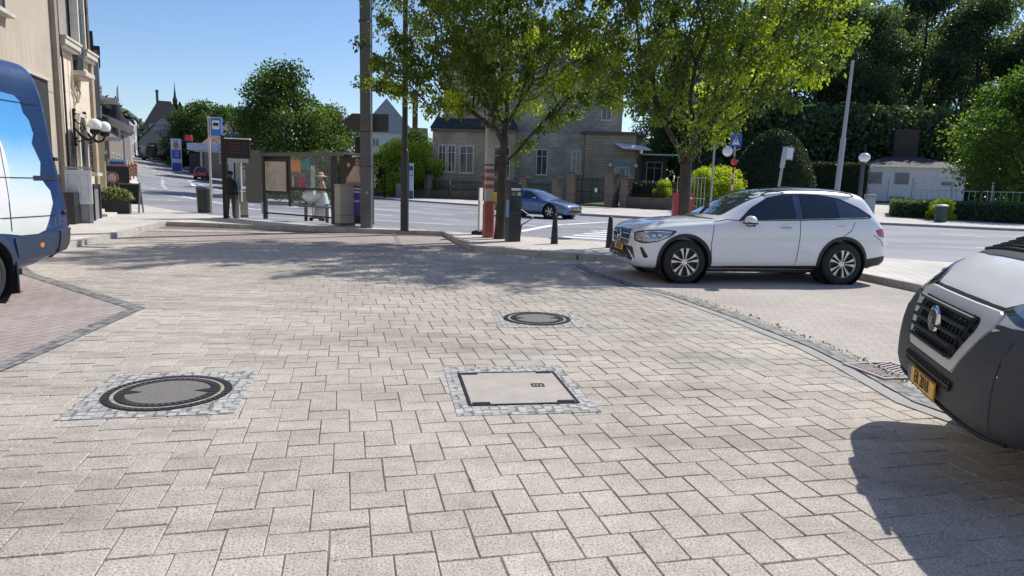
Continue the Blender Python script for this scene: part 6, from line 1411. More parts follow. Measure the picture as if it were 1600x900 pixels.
# parking meter
p=S(801,377); t=thing('parking_meter','black pay and display parking meter beside the street tree','parking meter',p,math.radians(22)); t.scale=(1,1,.90)
mb=MB(); mb.prism([(-.17,0),(.17,0),(.17,1.60),(.13,1.66),(-.17,1.72)],-.13,.15,'XZ'); mb.build('cabinet',anth,t,smooth=0,bev=.012)
mb=MB(); mb.prism([(-.19,1.72),(.17,1.66),(.17,1.70),(-.19,1.77)],-.16,.18,'XZ'); mb.build('solar_cap',M('solar_glass',(.05,.07,.10),.1),t,smooth=0)
mb=MB(); mb.box((0,-.137,1.50),(.26,.015,.07)); mb.build('top_label',M('label_white',(.6,.6,.58),.5),t,smooth=0)
mb=MB(); mb.box((-.06,-.137,1.37),(.12,.015,.10)); mb.build('screen',M('lcd_green',(.12,.17,.14),.2),t,smooth=0); mb=MB(); mb.box((.09,-.137,1.37),(.09,.015,.10)); mb.build('keypad',M('label_cream',(.45,.43,.33),.5),t,smooth=0)
mb=MB(); mb.box((0,-.137,1.05),(.24,.012,.32)); mb.build('ticket_slot',M('gloss_dark',(.015,.015,.02),.15),t,smooth=0)
for z in (.75,.45): mb=MB(); mb.box((.0,-.134,z),(.28,.006,.008)); mb.build('panel_seam',plastic_seam,t,smooth=0)
mb=MB(); mb.box((-.176,-.02,.95),(.012,.2,.5)); mb.build('blue_side_label',M('sticker_blue',(.1,.3,.55),.4),t,smooth=0)
p=S(826,368); t=thing('rack_arm','black folded metal bracket low beside the parking meter','bracket',p); mb=MB(); mb.tube([(-.25,0,.75),(.12,0,.52),(-.22,0,.30),(-.25,0,.05)],.02,6); mb.build('bar',blackm,t)
# bollards
def bollard(px,py,lb):
    t=thing('bollard',lb,'bollard',S(px,py),0,'black cast bollards along the pavement'); t.scale=(.95,.95,.80); mb=MB(); mb.lathe([(.001,0),(.105,0),(.10,.03),(.075,.55),(.058,.80),(.062,.82),(.062,.86),(.052,.88),(.045,.92),(.02,.96),(.001,.965)],(0,0,0),24); mb.build('shaft',M('black_bollard_paint',(.02,.021,.02),.45,.2,.15,6,bmp=.15),t,smooth=50)
bollard(866,381,'black tapered bollard nearest the parking meter'); bollard(952,387,'black tapered bollard in front of the white SUV grille')
# bus shelter -----------------------------------------------------------
def shelter():
    a=S(414,342); b=S(526,351); d=(b-a); d.z=0; L=d.length; an=math.atan2(d.y,d.x)
    t=thing('bus_shelter','glazed grey bus shelter with a route map and a bench','bus shelter',a,an)
    H_=2.28
    fl=M('clear_shelter_glass',(.75,.82,.82),.03,0,.02,1,alpha=.07)
    for x in (.06,L-.10):
        mb=MB(); mb.box((x,0,H_/2),(.12 if x<1 else .22,.10,H_)); mb.build('post',dgrey,t,smooth=0,bev=.008)
    mb=MB(); mb.box((1.42,0,H_/2+.25),(.08,.07,H_-.5)); mb.build('mullion',dgrey,t,smooth=0)
    mb=MB(); mb.box((L/2+.22,.45,H_+.03),(L+.62,1.2,.07)); mb.box((L/2+.22,-.16,H_+.0),(L+.62,.05,.12)); mb.build('roof',M('shelter_roof_grey',(.12,.13,.135),.4,.3,.1,2),t,smooth=0)
    mb=MB(); mb.box((L/2,0,.22),(L-.2,.05,.05)); mb.box((L/2,0,1.13),(L-.2,.06,.07)); mb.build('rail',dgrey,t,smooth=0)
    mb=MB(); mb.box((.75,.0,2.13),(1.30,.05,.50)); mb.build('header_panel',dgrey,t,smooth=0)
    mb=MB(); mb.box((.74,-.03,1.55),(1.28,.05,.80+.36)); mp=mb.build('map_case',dgrey,t,smooth=0)
    mb=MB(); mb.box((.74,-.06,1.53),(1.14,.012,1.02)); mm=mb.build('route_map',M('map_paper',(.50,.46,.38),.6,0,.06,3),mp,smooth=0)
    rg=random.Random(4); mb=MB()
    for k in range(34):
        x=.74+rg.uniform(-.5,.5); z=1.53+rg.uniform(-.45,.45); P_=[(x,-.068,z)]
        for j in range(4): x=min(1.27,max(.2,x+rg.uniform(-.18,.18))); z=min(2.0,max(1.06,z+rg.uniform(-.15,.15))); P_.append((x,-.068,z))
        mb.tube(P_,.0035,3)
    mb.build('route_lines',M('map_line_grey',(.28,.25,.24),.7),mm,smooth=0)
    mb=MB(); mb.box((.30,-.069,1.93),(.2,.006,.13)); mb.build('map_key',M('map_green',(.35,.36,.03),.6),mm,smooth=0)
    for x0,x1,z0,z1 in ((1.47,L-.22,1.17,2.34),(.14,.74,.26,1.08),(.78,1.38,.26,1.08),(1.47,2.1,.26,1.08),(2.14,L-.22,.26,1.08)):
        mb=MB(); mb.box(((x0+x1)/2,0,(z0+z1)/2),(x1-x0,.012,z1-z0)); mb.build('glass_pane',fl,t,smooth=0)
    mb=MB(); mb.box((1.47+ (L-1.7)/2,-.012,2.28),(L-1.72,.006,.13)); mb.build('glass_band',M('teal_film',(.10,.28,.30),.3,0,.3,3),t,smooth=0)
    # printed film with a colourful picture on the middle pane
    pf=MB(); pf.box((2.25+.0,-.010,1.70),(1.40,.004,1.04)); fo=pf.build('printed_film',M('film_haze',(.30,.34,.33),.4,0,.3,1.5,alpha=.16),t,smooth=0)
    for x,z,w,h,nm,cc in ((1.78,1.90,.52,.42,'film_orange',(.48,.22,.10)),(2.30,1.95,.42,.36,'film_teal',(.07,.20,.24)),(1.95,1.62,.82,.16,'film_grey',(.14,.15,.14)),(1.62,1.36,.10,.36,'film_yellow',(.50,.33,.05)),(1.80,1.36,.14,.36,'film_navy',(.06,.10,.17)),(2.02,1.36,.18,.34,'film_red',(.38,.05,.08)),(2.20,1.36,.12,.34,'film_magenta',(.32,.04,.18)),(2.66,1.55,.22,.74,'film_sage',(.33,.36,.30))):
        mb=MB(); mb.prism(rounded([(x-w/2,z-h/2),(x+w/2,z-h/2),(x+w/2,z+h/2),(x-w/2,z+h/2)],.04),-.0165,-.0145,'XZ'); mb.build('picture_field',M(nm,[min(1,q*1.5) for q in cc],.4,0,.35,5,alpha=.85),fo,smooth=0)
    # bench
    be=thing('shelter_bench','dark bench with folded back plates inside the bus shelter','bench',a+d.normalized()*1.5+Vector((0,.0,0)),an)
    mb=MB(); mb.box((.75,.45,.52),(1.5,.38,.05)); mb.build('seat',dgrey,be,smooth=0,bev=.01)
    for x in (.2,1.3): mb=MB(); mb.box((x,.45,.25),(.08,.08,.5)); mb.build('leg',dgrey,be,smooth=0)
    # end wall poster case, turned towards the road
    c=b+d.normalized()*.25; c.z=b.z; an2=an+math.radians(3)
    pc=thing('poster_case','poster case with a portrait above a violet field, right of the bus shelter','advertising case',c,an2)
    W=1.35
    mb=MB(); mb.box((W/2,0,1.18),(W,.16,2.2)); mb.build('case',anth,pc,smooth=0,bev=.02)
    mb=MB(); mb.box((W/2,-.085,1.78),(W-.22,.012,.98)); po=mb.build('poster',M('poster_dark_brown',(.035,.025,.02),.4,0,.5,2),pc,smooth=0)
    mb=MB(); mb.box((W/2,-.085,.81),(W-.22,.012,.94)); v=mb.build('violet_field',M('poster_violet',(.06,.05,.26),.4,0,.06,1),pc,smooth=0)
    skn=M('poster_skin',(.30,.17,.11),.5,0,.15,6); cl=M('poster_cloth',(.42,.36,.28),.6,0,.2,6)
    mb=MB(); mb.prism([(.30,1.33),(1.18,1.33),(1.20,1.62),(1.02,1.88),(.86,1.94),(.64,1.92),(.48,1.70),(.30,1.52)],-.094,-.092,'XZ'); mb.build('blouse',cl,po,smooth=0)
    mb=MB(); mb.prism([(.80+.10*math.cos(k*PI/8),2.03+.14*math.sin(k*PI/8)) for k in range(16)],-.1,-.096,'XZ'); mb.prism([(.32,1.30),(1.16,1.30),(1.10,1.38),(.86,1.42),(.6,1.41),(.40,1.38)],-.1,-.096,'XZ'); mb.prism([(.86,1.60),(.96,1.60),(.98,1.85),(.88,1.90)],-.1,-.096,'XZ'); mb.build('face_and_hands',skn,po,smooth=0)
    mb=MB(); mb.prism([(.80+.155*math.cos(k*PI/8),2.10+.13*math.sin(k*PI/8)) for k in range(16)],-.095,-.0945,'XZ'); mb.prism([(.73,2.05),(.79,2.05),(.79,2.08),(.73,2.08)],-.103,-.101,'XZ'); mb.prism([(.82,2.05),(.88,2.05),(.88,2.08),(.82,2.08)],-.103,-.101,'XZ'); mb.build('hair_and_glasses',ink,po,smooth=0)
    mb=MB(); mb.lathe([(.001,-.002),(.07,0)],(.42,-.096,1.95),12,'Y'); mb.build('warm_light',M('poster_glow',(.6,.35,.12),.5,0,.3,6),po,smooth=0)
    text_mb('Looking for ways\nto your home',.09,white_trim,'lettering',v,(W/2,-.093,1.12),(PI/2,0,0),.001) if False else None
    mb=MB(); rg=random.Random(8)
    for z in (1.20,1.10):
        x=.24
        while x<1.08: w=rg.uniform(.03,.08); mb.box((x+w/2,-.0935,z),(w,.003,.035)); x+=w+.018
    mb.build('small_print',white_trim,v,smooth=0)
    text_mb('logat.lu',.12,white_trim,'web_address',v,(.80,-.093,.82),(PI/2,0,0),.001)
    mb=MB(); mb.box((W/2+.05,-.09,2.22),(.32,.01,.045)); mb.build('maker_strip',white_trim,pc,smooth=0)
    for x in (.1,W-.1): mb=MB(); mb.box((x,0,.05),(.1,.12,.14)); mb.build('foot',anth,pc,smooth=0)
    return t
shelter()
def cabinet(px,py,w,h,d,lb,rz=15,two=True):
    t=thing('utility_cabinet',lb,'cabinet',S(px,py),math.radians(rz)); mb=MB(); mb.box((0,0,h/2),(w,d,h)); mb.build('housing',beige,t,smooth=0,bev=.01)
    mb=MB(); mb.box((0,0,h+.015),(w+.04,d+.04,.03)); mb.build('lid',beige,t,smooth=0,bev=.008); mb=MB(); mb.box((0,-.001,.35),(w+.004,d+.006,.012)); mb.box((0,-.001,.06),(w+.01,d+.01,.10)); mb.build('plinth',M('cabinet_dark',(.12,.12,.11),.7),t,smooth=0)
    if two: mb=MB(); mb.box((w/2+.004,-.02,h*.6),(.008,.12,.2),rx=.3); mb.box((w/2+.006,.03,h*.66),(.006,.04,.10),rx=-.5); mb.build('scribble',ink,t,smooth=0)
cabinet(539,353,.52,1.30,.40,'beige electrical cabinet with black scribble in front of the poster case',40)
cabinet(379,340,.36,.92,.34,'grey beige low cabinet beside the man at the stop',30,False)
# bus stop signs, information column ------------------------------------
p=S(331,334); t=thing('bus_stop_sign','tall thin pole with blue bus stop plate showing a bus pictogram','bus stop sign',p)
mb=MB(); mb.tube([(0,0,0),(0,0,3.7)],.042,12); mb.tube([(0,0,3.66),(0,0,3.78)],.052,12); mb.build('pole',M('weathered_pale_pole',(.50,.45,.40),.6,.1,.1,3),t)
mb=MB(); mb.prism(rounded([(.06,3.0),(.53,3.0),(.53,3.75),(.06,3.75)],.06),-.03,.03,'XZ'); pl=mb.build('plate',M('traffic_blue',(.02,.16,.60),.4),t,smooth=0)
mb=MB(); P_=rounded([(.08,3.02),(.51,3.02),(.51,3.73),(.08,3.73)],.05); mb.tube([(a,-.034,b_) for a,b_ in P_+[P_[0]]],.012,4,cap=False); mb.box((.295,-.034,3.45),(.28,.01,.33)); mb.build('white_field',M('sign_white',(.7,.72,.75),.4),pl,smooth=0)
mb=MB(); mb.prism(rounded([(.19,3.42),(.40,3.42),(.40,3.50),(.37,3.53),(.21,3.53),(.19,3.50)],.01),-.045,-.040,'XZ')
for x in (.24,.35): mb.lathe([(.001,-.048),(.024,-.048),(.024,-.04)],(x,0,3.415),12,'Y')
mb.build('bus_pictogram',ink,pl,smooth=0)
for z in (3.08,3.6): mb=MB(); mb.tube([(0,0,z),(.1,0,z)],.03,8); mb.build('clamp',galv,t)
p=S(353,341); t=thing('information_display','black post with hanging dark departure display','display',p,math.radians(8))
mb=MB(); mb.box((0,0,1.45),(.14,.16,2.9)); mb.build('post',blackm,t,smooth=0,bev=.01)
mb=MB(); mb.box((.48,.0,2.45),(.82,.22,.66)); s=mb.build('screen_box',blackm,t,smooth=0,bev=.02); mb=MB(); mb.box((.48,-.0,2.80),(.86,.24,.04)); mb.build('white_cap',white_trim,s,smooth=0)
mb=MB(); mb.box((.50,0,2.04),(.70,.18,.14)); mb.build('lower_casing',M('light_grey_casing',(.4,.42,.44),.5),s,smooth=0); mb=MB()
for k in range(4): mb.box((.40,-.114,2.64-.11*k),(.34,.004,.018)); mb.box((.74,-.114,2.64-.11*k),(.08,.004,.018))
mb.build('led_rows',M('dim_led_red',(.16,.02,.012),.5),s,smooth=0)
p=S(400,342); t=thing('ticket_panel','tall grey panel seen from behind between the display and the shelter','panel',p,math.radians(12))
mb=MB(); mb.box((-.55,.2,1.5),(.14,.3,1.8)); mb.build('ticket_machine',M('machine_beige',(.36,.33,.27),.6),t,smooth=0,bev=.01)
mb=MB(); mb.box((-.02,0,1.52),(.58,.08,1.80)); mb.build('back_panel',M('warm_grey_panel',(.155,.145,.125),.7,0,.12,2),t,smooth=0)
mb=MB(); mb.box((.30,0,1.25),(.09,.12,2.5)); mb.build('post',dgrey,t,smooth=0,bev=.01)
mb=MB(); mb.box((-.7,-.05,.98),(.42,.18,.08)); mb.build('blue_flap',M('flap_blue',(.07,.25,.50),.4),t,smooth=0)
mb=MB(); mb.box((-.66,.1,.45),(.20,.25,.9)); mb.build('pedestal',M('machine_beige',(.36,.33,.27),.6),t,smooth=0)
# litter bin
p=S(319,333); t=thing('litter_bin','dark grey cylindrical litter bin by the bus stop pole','bin',p); mb=MB(); mb.lathe([(.001,0),(.23,0),(.24,.04),(.27,.93),(.27,.95)],(0,0,0),28); mb.build('drum',anth,t)
mb=MB(); mb.lathe([(.285,.93),(.29,1.0),(.25,1.03),(.18,1.03),(.17,.98)],(0,0,0),28); mb.build('rim',M('bin_rim',(.07,.072,.075),.5),t)
# notice cabinet, planters, A-board -----------------------------------------
p=fpt(.95,1.25); q=S(127,349); t=thing('menu_case','white framed menu case on two legs by the stone faced building','notice case',q,math.radians(28))
mb=MB(); 
for x in (-.27,.27): mb.box((x,0,.78),(.09,.09,1.56))
mb.build('leg',galv,t,smooth=0); mb=MB(); mb.box((0,-.03,1.05),(.66,.12,.98)); mc=mb.build('case',wframe,t,smooth=0,bev=.01); mb=MB(); mb.box((0,-.093,1.05),(.54,.008,.84)); mb.build('sheet_panel',M('paper_white',(.66,.67,.68),.5,0,.04,2),mc,smooth=0)
mb=MB()
for x,z,w,h in ((-.14,1.25,.22,.30),(.14,1.22,.2,.36),(-.14,.88,.22,.3),(.14,.86,.2,.26)):
    for sx in (-1,1): mb.box((x+sx*w/2,-.099,z),(.008,.004,h)); mb.box((x,-.099,z+sx*h/2),(w,.004,.008))
mb.build('menu_frames',M('print_grey',(.3,.3,.32),.6),mc,smooth=0)
mb=MB(); mb.box((0,-.0,1.60),(.72,.22,.05)); mb.build('top_cap',galv,t,smooth=0)
mb=MB(); mb.box((0,.02,.28),(.46,.05,.56)); mb.build('lower_panel',M('plain_grey_panel',(.3,.3,.3),.7),t,smooth=0)
t=thing('planter_box','empty dark tall planter left of the menu case','planter',S(109,350),FA); mb=MB(); mb.box((0,0,.45),(.6,.45,.9)); mb.build('box',anth,t,smooth=0,bev=.01)
t=thing('stone_screen','grey stone slab screen with dark end posts right of the menu case','screen',S(150,343),FA+.1); mb=MB(); mb.box((-.1,0,.5),(1.2,.1,.95)); mb.build('slab',M('slate_grey_slab',(.22,.225,.23),.4,0,.2,2),t,smooth=0)
mb=MB(); mb.box((.55,0,.55),(.16,.2,1.1)); mb.box((-.75,0,.55),(.12,.2,1.1)); mb.box((-.1,0,1.03),(1.5,.16,.10)); mb.build('frame',anth,t,smooth=0)
t=thing('flower_planter','dark planter box full of variegated shrubs beside the A-board','planter',S(181,334),math.radians(20)); mb=MB(); mb.box((0,0,.26),(.98,.45,.52)); mb.build('box',anth,t,smooth=0,bev=.01)
rg=np.random.default_rng(3); k=3200; q_=rg.normal(size=(k,3)); q_/=np.linalg.norm(q_,axis=1)[:,None]; q_*=rg.random((k,1))**.4; q_*=np.array([.62,.40,.42]); q_[:,2]=np.abs(q_[:,2])*1.1+.50
me=leaf_mesh('shrub',q_,.085,leaf_mat('variegated_leaf',(.03,.05,.015),(.12,.15,.05),(.55,.50,.35),.3),4,droop=0); o=bpy.data.objects.new('shrub',me); COL.objects.link(o); o.parent=t
t=thing('a_board','black chalk A-board with grey wooden frame on the pavement','A-board',S(205,333),math.radians(8)); 
for s in (-1,1):
    mb=MB(); lean=.22*s
    for x in (-.36,.36): mb.tube([(x,lean,0),(x,0,1.12)],.035,4)
    mb.tube([(-.36,lean*.12,1.0+.08),(.36,lean*.12,1.08)],.035,4); mb.tube([(-.36,lean*.68,.34),(.36,lean*.68,.34)],.03,4); fr=mb.build('frame',M('grey_wood',(.20,.19,.17),.8,0,.2,6),t,smooth=0)
    mb=MB(); mb._add([(-.34,lean*.68,.36),(.34,lean*.68,.36),(.34,lean*.10,1.06),(-.34,lean*.10,1.06)],[(0,1,2,3)]); mb.build('chalkboard',M('chalk_black',(.02,.022,.022),.7,0,.3,5),fr,smooth=0)
# road works barriers --------------------------------------------------------
def P4(px,py,off=0): return atg(px,py,off)
t=thing('works_hoarding','black site hoarding with white notices and an orange top rail','hoarding',P4(160,303),math.radians(25)); t.scale=(.72,1,.9); mb=MB(); mb.box((0,0,.95),(4.2,.1,1.9)); mb.build('board',M('hoarding_black',(.025,.025,.027),.6),t,smooth=0)
for x in (-1.2,-.3,.35): mb=MB(); mb.box((x,-.07,1.15),(.5,.03,.75)); mb.build('notice',M('notice_grey',(.45,.46,.48),.6),t,smooth=0)
mb=MB(); mb.box((.6,0,1.98),(2.8,.2,.14)); mb.build('orange_rail',M('faded_orange',(.45,.20,.09),.7),t,smooth=0)
t=thing('works_sign','blue and white works information board beside the black hoarding','sign',P4(186,300),math.radians(5)); mb=MB(); mb.box((0,0,1.2),(1.25,.08,1.9)); mb.build('board',M('board_white',(.6,.62,.66),.5),t,smooth=0); mb=MB(); mb.box((0,-.05,1.4),(.95,.02,1.2)); mb.build('blue_field',M('board_blue',(.04,.13,.5),.5),t,smooth=0); mb=MB()
for z,w in ((1.7,.5),(1.4,.6),(1.1,.4)): mb.box((0,-.065,z),(w,.01,.12))
mb.build('text_rows',white_trim,t,smooth=0)
pts=[(177,303),(190,299),(202,293),(212,288)]
for i,((x0,y0),(x1,y1),lb) in enumerate(zip(pts[:-1],pts[1:],('nearest','middle','farthest'))):
    a=P4(x0,y0);b=P4(x1,y1); d=b-a; L=math.hypot(d.x,d.y); t=thing('concrete_barrier','white concrete road barrier, '+lb+' of the row along the road works','barrier',a,math.atan2(d.y,d.x),'white concrete barriers'); mb=MB(); mb.prism([(-.3,0),(.3,0),(.3,.12),(.12,.45),(.1,.85),(-.1,.85),(-.12,.45),(-.3,.12)],.03,L-.03,'YZ'); mb.build('block',M('white_barrier_concrete',(.6,.57,.5),.85,0,.1,2),t,smooth=0,bev=.01)
for px,py,lb in ((199,300,'nearest red and white hazard beacon on the concrete barriers'),(203,294,'second red and white hazard beacon on the barriers'),(208,291,'third red and white hazard beacon on the barriers'),(213,288,'farthest red and white hazard beacon with a black lamp')):
    t=thing('hazard_beacon',lb,'beacon',P4(px,py)+Vector((0,0,.55)),0,'hazard beacons'); mb=MB(); mb.box((0,0,.6),(.28,.06,1.1)); mb.build('panel',M('hazard_red',(.40,.12,.07),.6),t,smooth=0,bev=.01); mb=MB()
    for z in (.3,.6,.9): mb.box((0,-.035,z),(.24,.01,.10),ry=.6)
    mb.build('stripe',M('hazard_white',(.6,.58,.52),.6),t,smooth=0); mb=MB(); mb.ball((0,0,1.25),.11,10,8); mb.build('lamp',M('beacon_amber',(.6,.3,.05),.3),t)
t=thing('works_warning_sign','round red edged works sign on a folding stand behind the planter','sign',P4(177,310),math.radians(10)); mb=MB(); mb.lathe([(.34,-.02),(.34,.02),(.24,.02),(.24,-.02),(.34,-.02)],(0,0,1.15),24,'Y'); mb.build('red_ring',M('hazard_red',(.40,.12,.07),.6),t); mb=MB(); mb.lathe([(.001,-.01),(.24,-.01)],(0,0,1.15),24,'Y'); mb.build('face',M('hazard_white',(.6,.58,.52),.6),t,smooth=0); mb=MB(); mb.tube([(-.4,0,0),(0,0,1.0),(.4,0,0)],.04,5); mb.build('stand',M('hazard_red',(.40,.12,.07),.6),t)
# far side of the road ---------------------------------------------------------
def F4(px,Y,off=.12): p=P3(px,Y); p.z+=off; return p
t=thing('bus_stop_sign','blue and white bus stop totem across the road, left of the villa','bus stop sign',F4(643,61),0); mb=MB(); mb.box((0,0,1.55),(.36,.1,3.1)); mb.build('panel',M('totem_pale_blue',(.42,.52,.62),.4),t,smooth=0); mb=MB(); mb.box((0,-.06,2.65),(.34,.02,.35)); mb.box((0,-.06,2.02),(.34,.02,.05)); mb.box((0,-.06,.35),(.34,.02,.7)); mb.build('blue_band',M('traffic_navy',(.03,.07,.25),.4),t,smooth=0)
t=thing('information_display','small dark departure display on a post across the road','display',F4(597,62),0); mb=MB(); mb.box((.2,0,1.3),(.12,.12,2.6)); mb.build('post',blackm,t,smooth=0); mb=MB(); mb.box((-.25,0,2.35),(.8,.2,.5)); mb.build('screen_box',blackm,t,smooth=0)
t=thing('timetable_case','pale timetable case just right of the lighting column, across the road','notice case',F4(583,62),0); mb=MB(); mb.box((0,0,1.5),(.4,.1,1.2)); mb.build('case',M('totem_pale_blue',(.42,.52,.62),.4),t,smooth=0); mb=MB(); mb.box((0,.03,.5),(.08,.08,1.0)); mb.build('leg',galv,t,smooth=0)
t=thing('stone_post','short pale stone post across the road beside the dark display','post',F4(623,62.5),0); mb=MB(); mb.box((0,0,.65),(.45,.4,1.3)); mb.build('shaft',M('pale_grey_stone',(.22,.22,.22),.9),t,smooth=0,bev=.02)
def beacon(px,Y,lb,h=2.9,sign=True,hb=1.4):
    t=thing('zebra_beacon',lb,'beacon',F4(px,Y),0,'red and white zebra crossing posts')
    for k in range(9): 
        mb=MB(); z0=k*.3; mb.lathe([(.001,z0),(.06,z0),(.06,z0+.3),(.001,z0+.3)],(0,0,0),12); mb.build('band',M('band_red',(.40,.05,.04),.5) if k%2==0 else M('band_white',(.65,.65,.62),.5),t)
    mb=MB(); mb.tube([(0,0,2.7),(0,0,3.3)],.05,8); mb.build('upper_pole',blackm,t)
    mb=MB(); mb.lathe([(.001,-.2),(.15,-.16),(.17,0),(.1,.05)],(0,0,3.0),14,'Y'); mb.build('red_lamp',M('lamp_red_lens',(.75,.05,.03),.25),t)
    if sign:
        mb=MB(); mb.box((0,-.05,4.15),(.62,.05,.72),ry=.0); s=mb.build('crossing_sign',M('traffic_navy2',(.05,.12,.35),.4),t,smooth=0); mb=MB(); mb.prism([(-.2,3.9),(.2,3.9),(0,4.38)],-.085,-.08,'XZ'); mb.build('triangle',white_trim,s,smooth=0); mb=MB(); mb.tube([(0,-.1,4.02),(0,-.1,4.2)],.03,5); mb.ball((0,-.1,4.25),.04,8,6); mb.build('walking_symbol',ink,s)
        mb=MB(); mb.ball((-.38,0,3.55),.27,18,12); mb.build('globe',M('opal_glass_globe',(.85,.85,.83),.15,0,.02),t); mb=MB(); mb.tube([(0,0,3.2),(0,0,4.3)],.05,8); mb.tube([(-.38,0,3.5),(.3,0,3.7)],.04,6); mb.build('arm',galv,t)
    return t
beacon(1147,37.5,'red and white striped crossing post with blue sign and white globe, above the SUV windscreen'); beacon(1069,33.5,'red and white striped crossing post beside the second street tree trunk',sign=False)
t=thing('collection_box','red box with yellow top beside the second street tree trunk','box',F4(1071,31),0); mb=MB(); mb.box((0,0,.65),(.85,.5,1.3)); mb.build('housing',M('box_red',(.50,.03,.05),.4),t,smooth=0,bev=.02); mb=MB(); mb.box((.1,-.26,1.1),(.5,.01,.08)); mb.build('label',white_trim,t,smooth=0); mb=MB(); mb.box((-.05,0,1.55),(.18,.2,.3)); mb.build('yellow_unit',M('signal_yellow',(.75,.50,.05),.5),t,smooth=0)
p=F4(1215,31,.12); t=thing('leaning_signpost','leaning pale signpost with a small white plate seen edge on, above the SUV roof','sign',p,0); t.rotation_euler=(0,math.radians(5),0); mb=MB(); mb.tube([(0,0,0),(0,0,3.45)],.06,10); mb.build('post',M('weathered_pale_pole',(.50,.45,.40),.6,.1,.1,3),t); mb=MB(); mb.box((.22,0,3.2),(.34,.04,.55)); mb.box((0,0,3.0),(.16,.16,.9)); mb.build('plate',M('grey_white_plate',(.5,.5,.48),.5),t,smooth=0)
mb=MB(); mb.box((.22,-.03,3.2),(.26,.01,.45)); mb.build('plate_face',white_trim,t,smooth=0)
p=F4(1311,33,.12); t=thing('flag_pole','tall pale leaning pole with a thicker lower sleeve, rising behind the SUV roof','pole',p,0); t.rotation_euler=(0,math.radians(1.5),0); mb=MB(); mb.tube([(0,0,0),(0,0,4.0),(0,0,4.08)],[.125,.12,.10],14); mb.build('sleeve',M('pale_grey_pole',(.42,.42,.41),.5,.3,.06,2),t); mb=MB(); mb.tube([(.0,0,4.05),(.0,0,7.55)],[.09,.065],12); mb.build('pole',M('pale_grey_pole',(.42,.42,.41),.5,.3,.06,2),t)
p=F4(1349,40,.12); t=thing('globe_lamp','dark lamp post with a large white globe in front of the white utility building','lamp post',p,0); mb=MB(); mb.tube([(0,0,0),(0,0,3.3)],[.13,.11],12); mb.build('pole',M('slate_blue_pole',(.06,.07,.10),.4,.3),t); mb=MB(); mb.ball((0.05,0,3.55),.31,24,16,.85); mb.build('globe',M('opal_glass_globe',(.85,.85,.83),.15,0,.02),t); mb=MB(); mb.tube([(.05,0,3.75),(.05,0,4.25)],.05,6); mb.build('finial',blackm,t)
p=F4(1115,44,.1); t=thing('camera_mast','slim grey mast with a small camera left of the sunlit bush','mast',p,0); mb=MB(); mb.tube([(0,0,0),(0,0,4.3)],[.08,.06],8); mb.build('pole',galv,t); mb=MB(); mb.box((.2,0,4.35),(.7,.12,.12)); mb.box((-.05,0,4.4),(.25,.2,.25)); mb.build('camera',galv,t,smooth=0)
for px,Y,w,h,lb,m in ((1352,27,.45,1.12,'blue lidded roadside cabinet just behind the SUV tail','blue'),(1361,26.4,.32,1.05,'grey slim cabinet between the blue lidded one and the stone post','grey'),(1359+7,26,.24,1.35,'pale grey rectangular post right of the cabinets behind the SUV','grey')):
    t=thing('roadside_cabinet',lb,'cabinet',F4(px,Y),0,'cabinets behind the SUV'); mb=MB(); mb.box((0,0,h/2),(w,.35,h)); mb.build('housing',M('cab_grey_blue',(.40,.42,.43),.6),t,smooth=0,bev=.01); mb=MB(); mb.box((0,0,h+.06),(w+.06,.4,.14)); mb.build('lid',M('cabinet_blue',(.10,.30,.50),.5) if m=='blue' else M('cab_grey',(.36,.36,.35),.6),t,smooth=0,bev=.02)
t=thing('litter_bin','green litter bin with a pale lid in front of the planted bed','bin',F4(1480,40.5,.1),0); t.scale=(.62,.62,.70); mb=MB(); mb.lathe([(.001,0),(.5,0),(.55,1.35)],(0,0,0),16); mb.build('drum',M('bin_green',(.02,.06,.05),.5),t); mb=MB(); mb.lathe([(.60,1.32),(.62,1.42),(.4,1.5),(.001,1.52)],(0,0,0),16); mb.build('lid',M('bin_pale_green',(.25,.32,.27),.5),t)
for px,Y,h,lb in ((449,62,6.5,'tall thin street lamp rising behind the bus shelter'),(408,66,6.0,'thin street lamp left of the shelter, behind the ticket panel')):
    t=thing('street_lamp',lb,'street lamp',P3(px,Y),0,'thin street lamps beyond the shelter'); mb=MB(); mb.tube([(0,0,0),(0,0,h),(-.1,0,h+.2),(-.6,0,h+.25)],[.09,.06,.05,.05],8); mb.build('pole',galv,t); mb=MB(); mb.box((-1.0,0,h+.26),(.9,.3,.12)); mb.build('lamp_head',galv,t,smooth=0)
t=thing('traffic_signal','dark traffic signal head behind the lighting column','traffic light',P3(560,40),0); mb=MB(); mb.tube([(0,0,0),(0,0,3.0)],.06,8); mb.build('pole',blackm,t); mb=MB(); mb.box((0,0,3.5),(.34,.3,1.05)); mb.build('head',blackm,t,smooth=0,bev=.03)
t=thing('parking_sign','blue parking plate over grey notices left of the shelter','sign',P3(408,31),0); mb=MB(); mb.tube([(0,0,0),(0,0,2.6)],.04,8); mb.build('pole',galv,t); mb=MB(); mb.box((0,-.05,2.35),(.42,.03,.42)); mb.build('blue_plate',M('traffic_navy2',(.05,.12,.35),.4),t,smooth=0); text_mb('P',.32,white_trim,'letter',t,(0,-.07,2.35),(PI/2,0,0)); mb=MB(); mb.box((0,-.05,1.75),(.46,.03,.65)); mb.build('notice',M('notice_grey',(.45,.46,.48),.6),t,smooth=0)

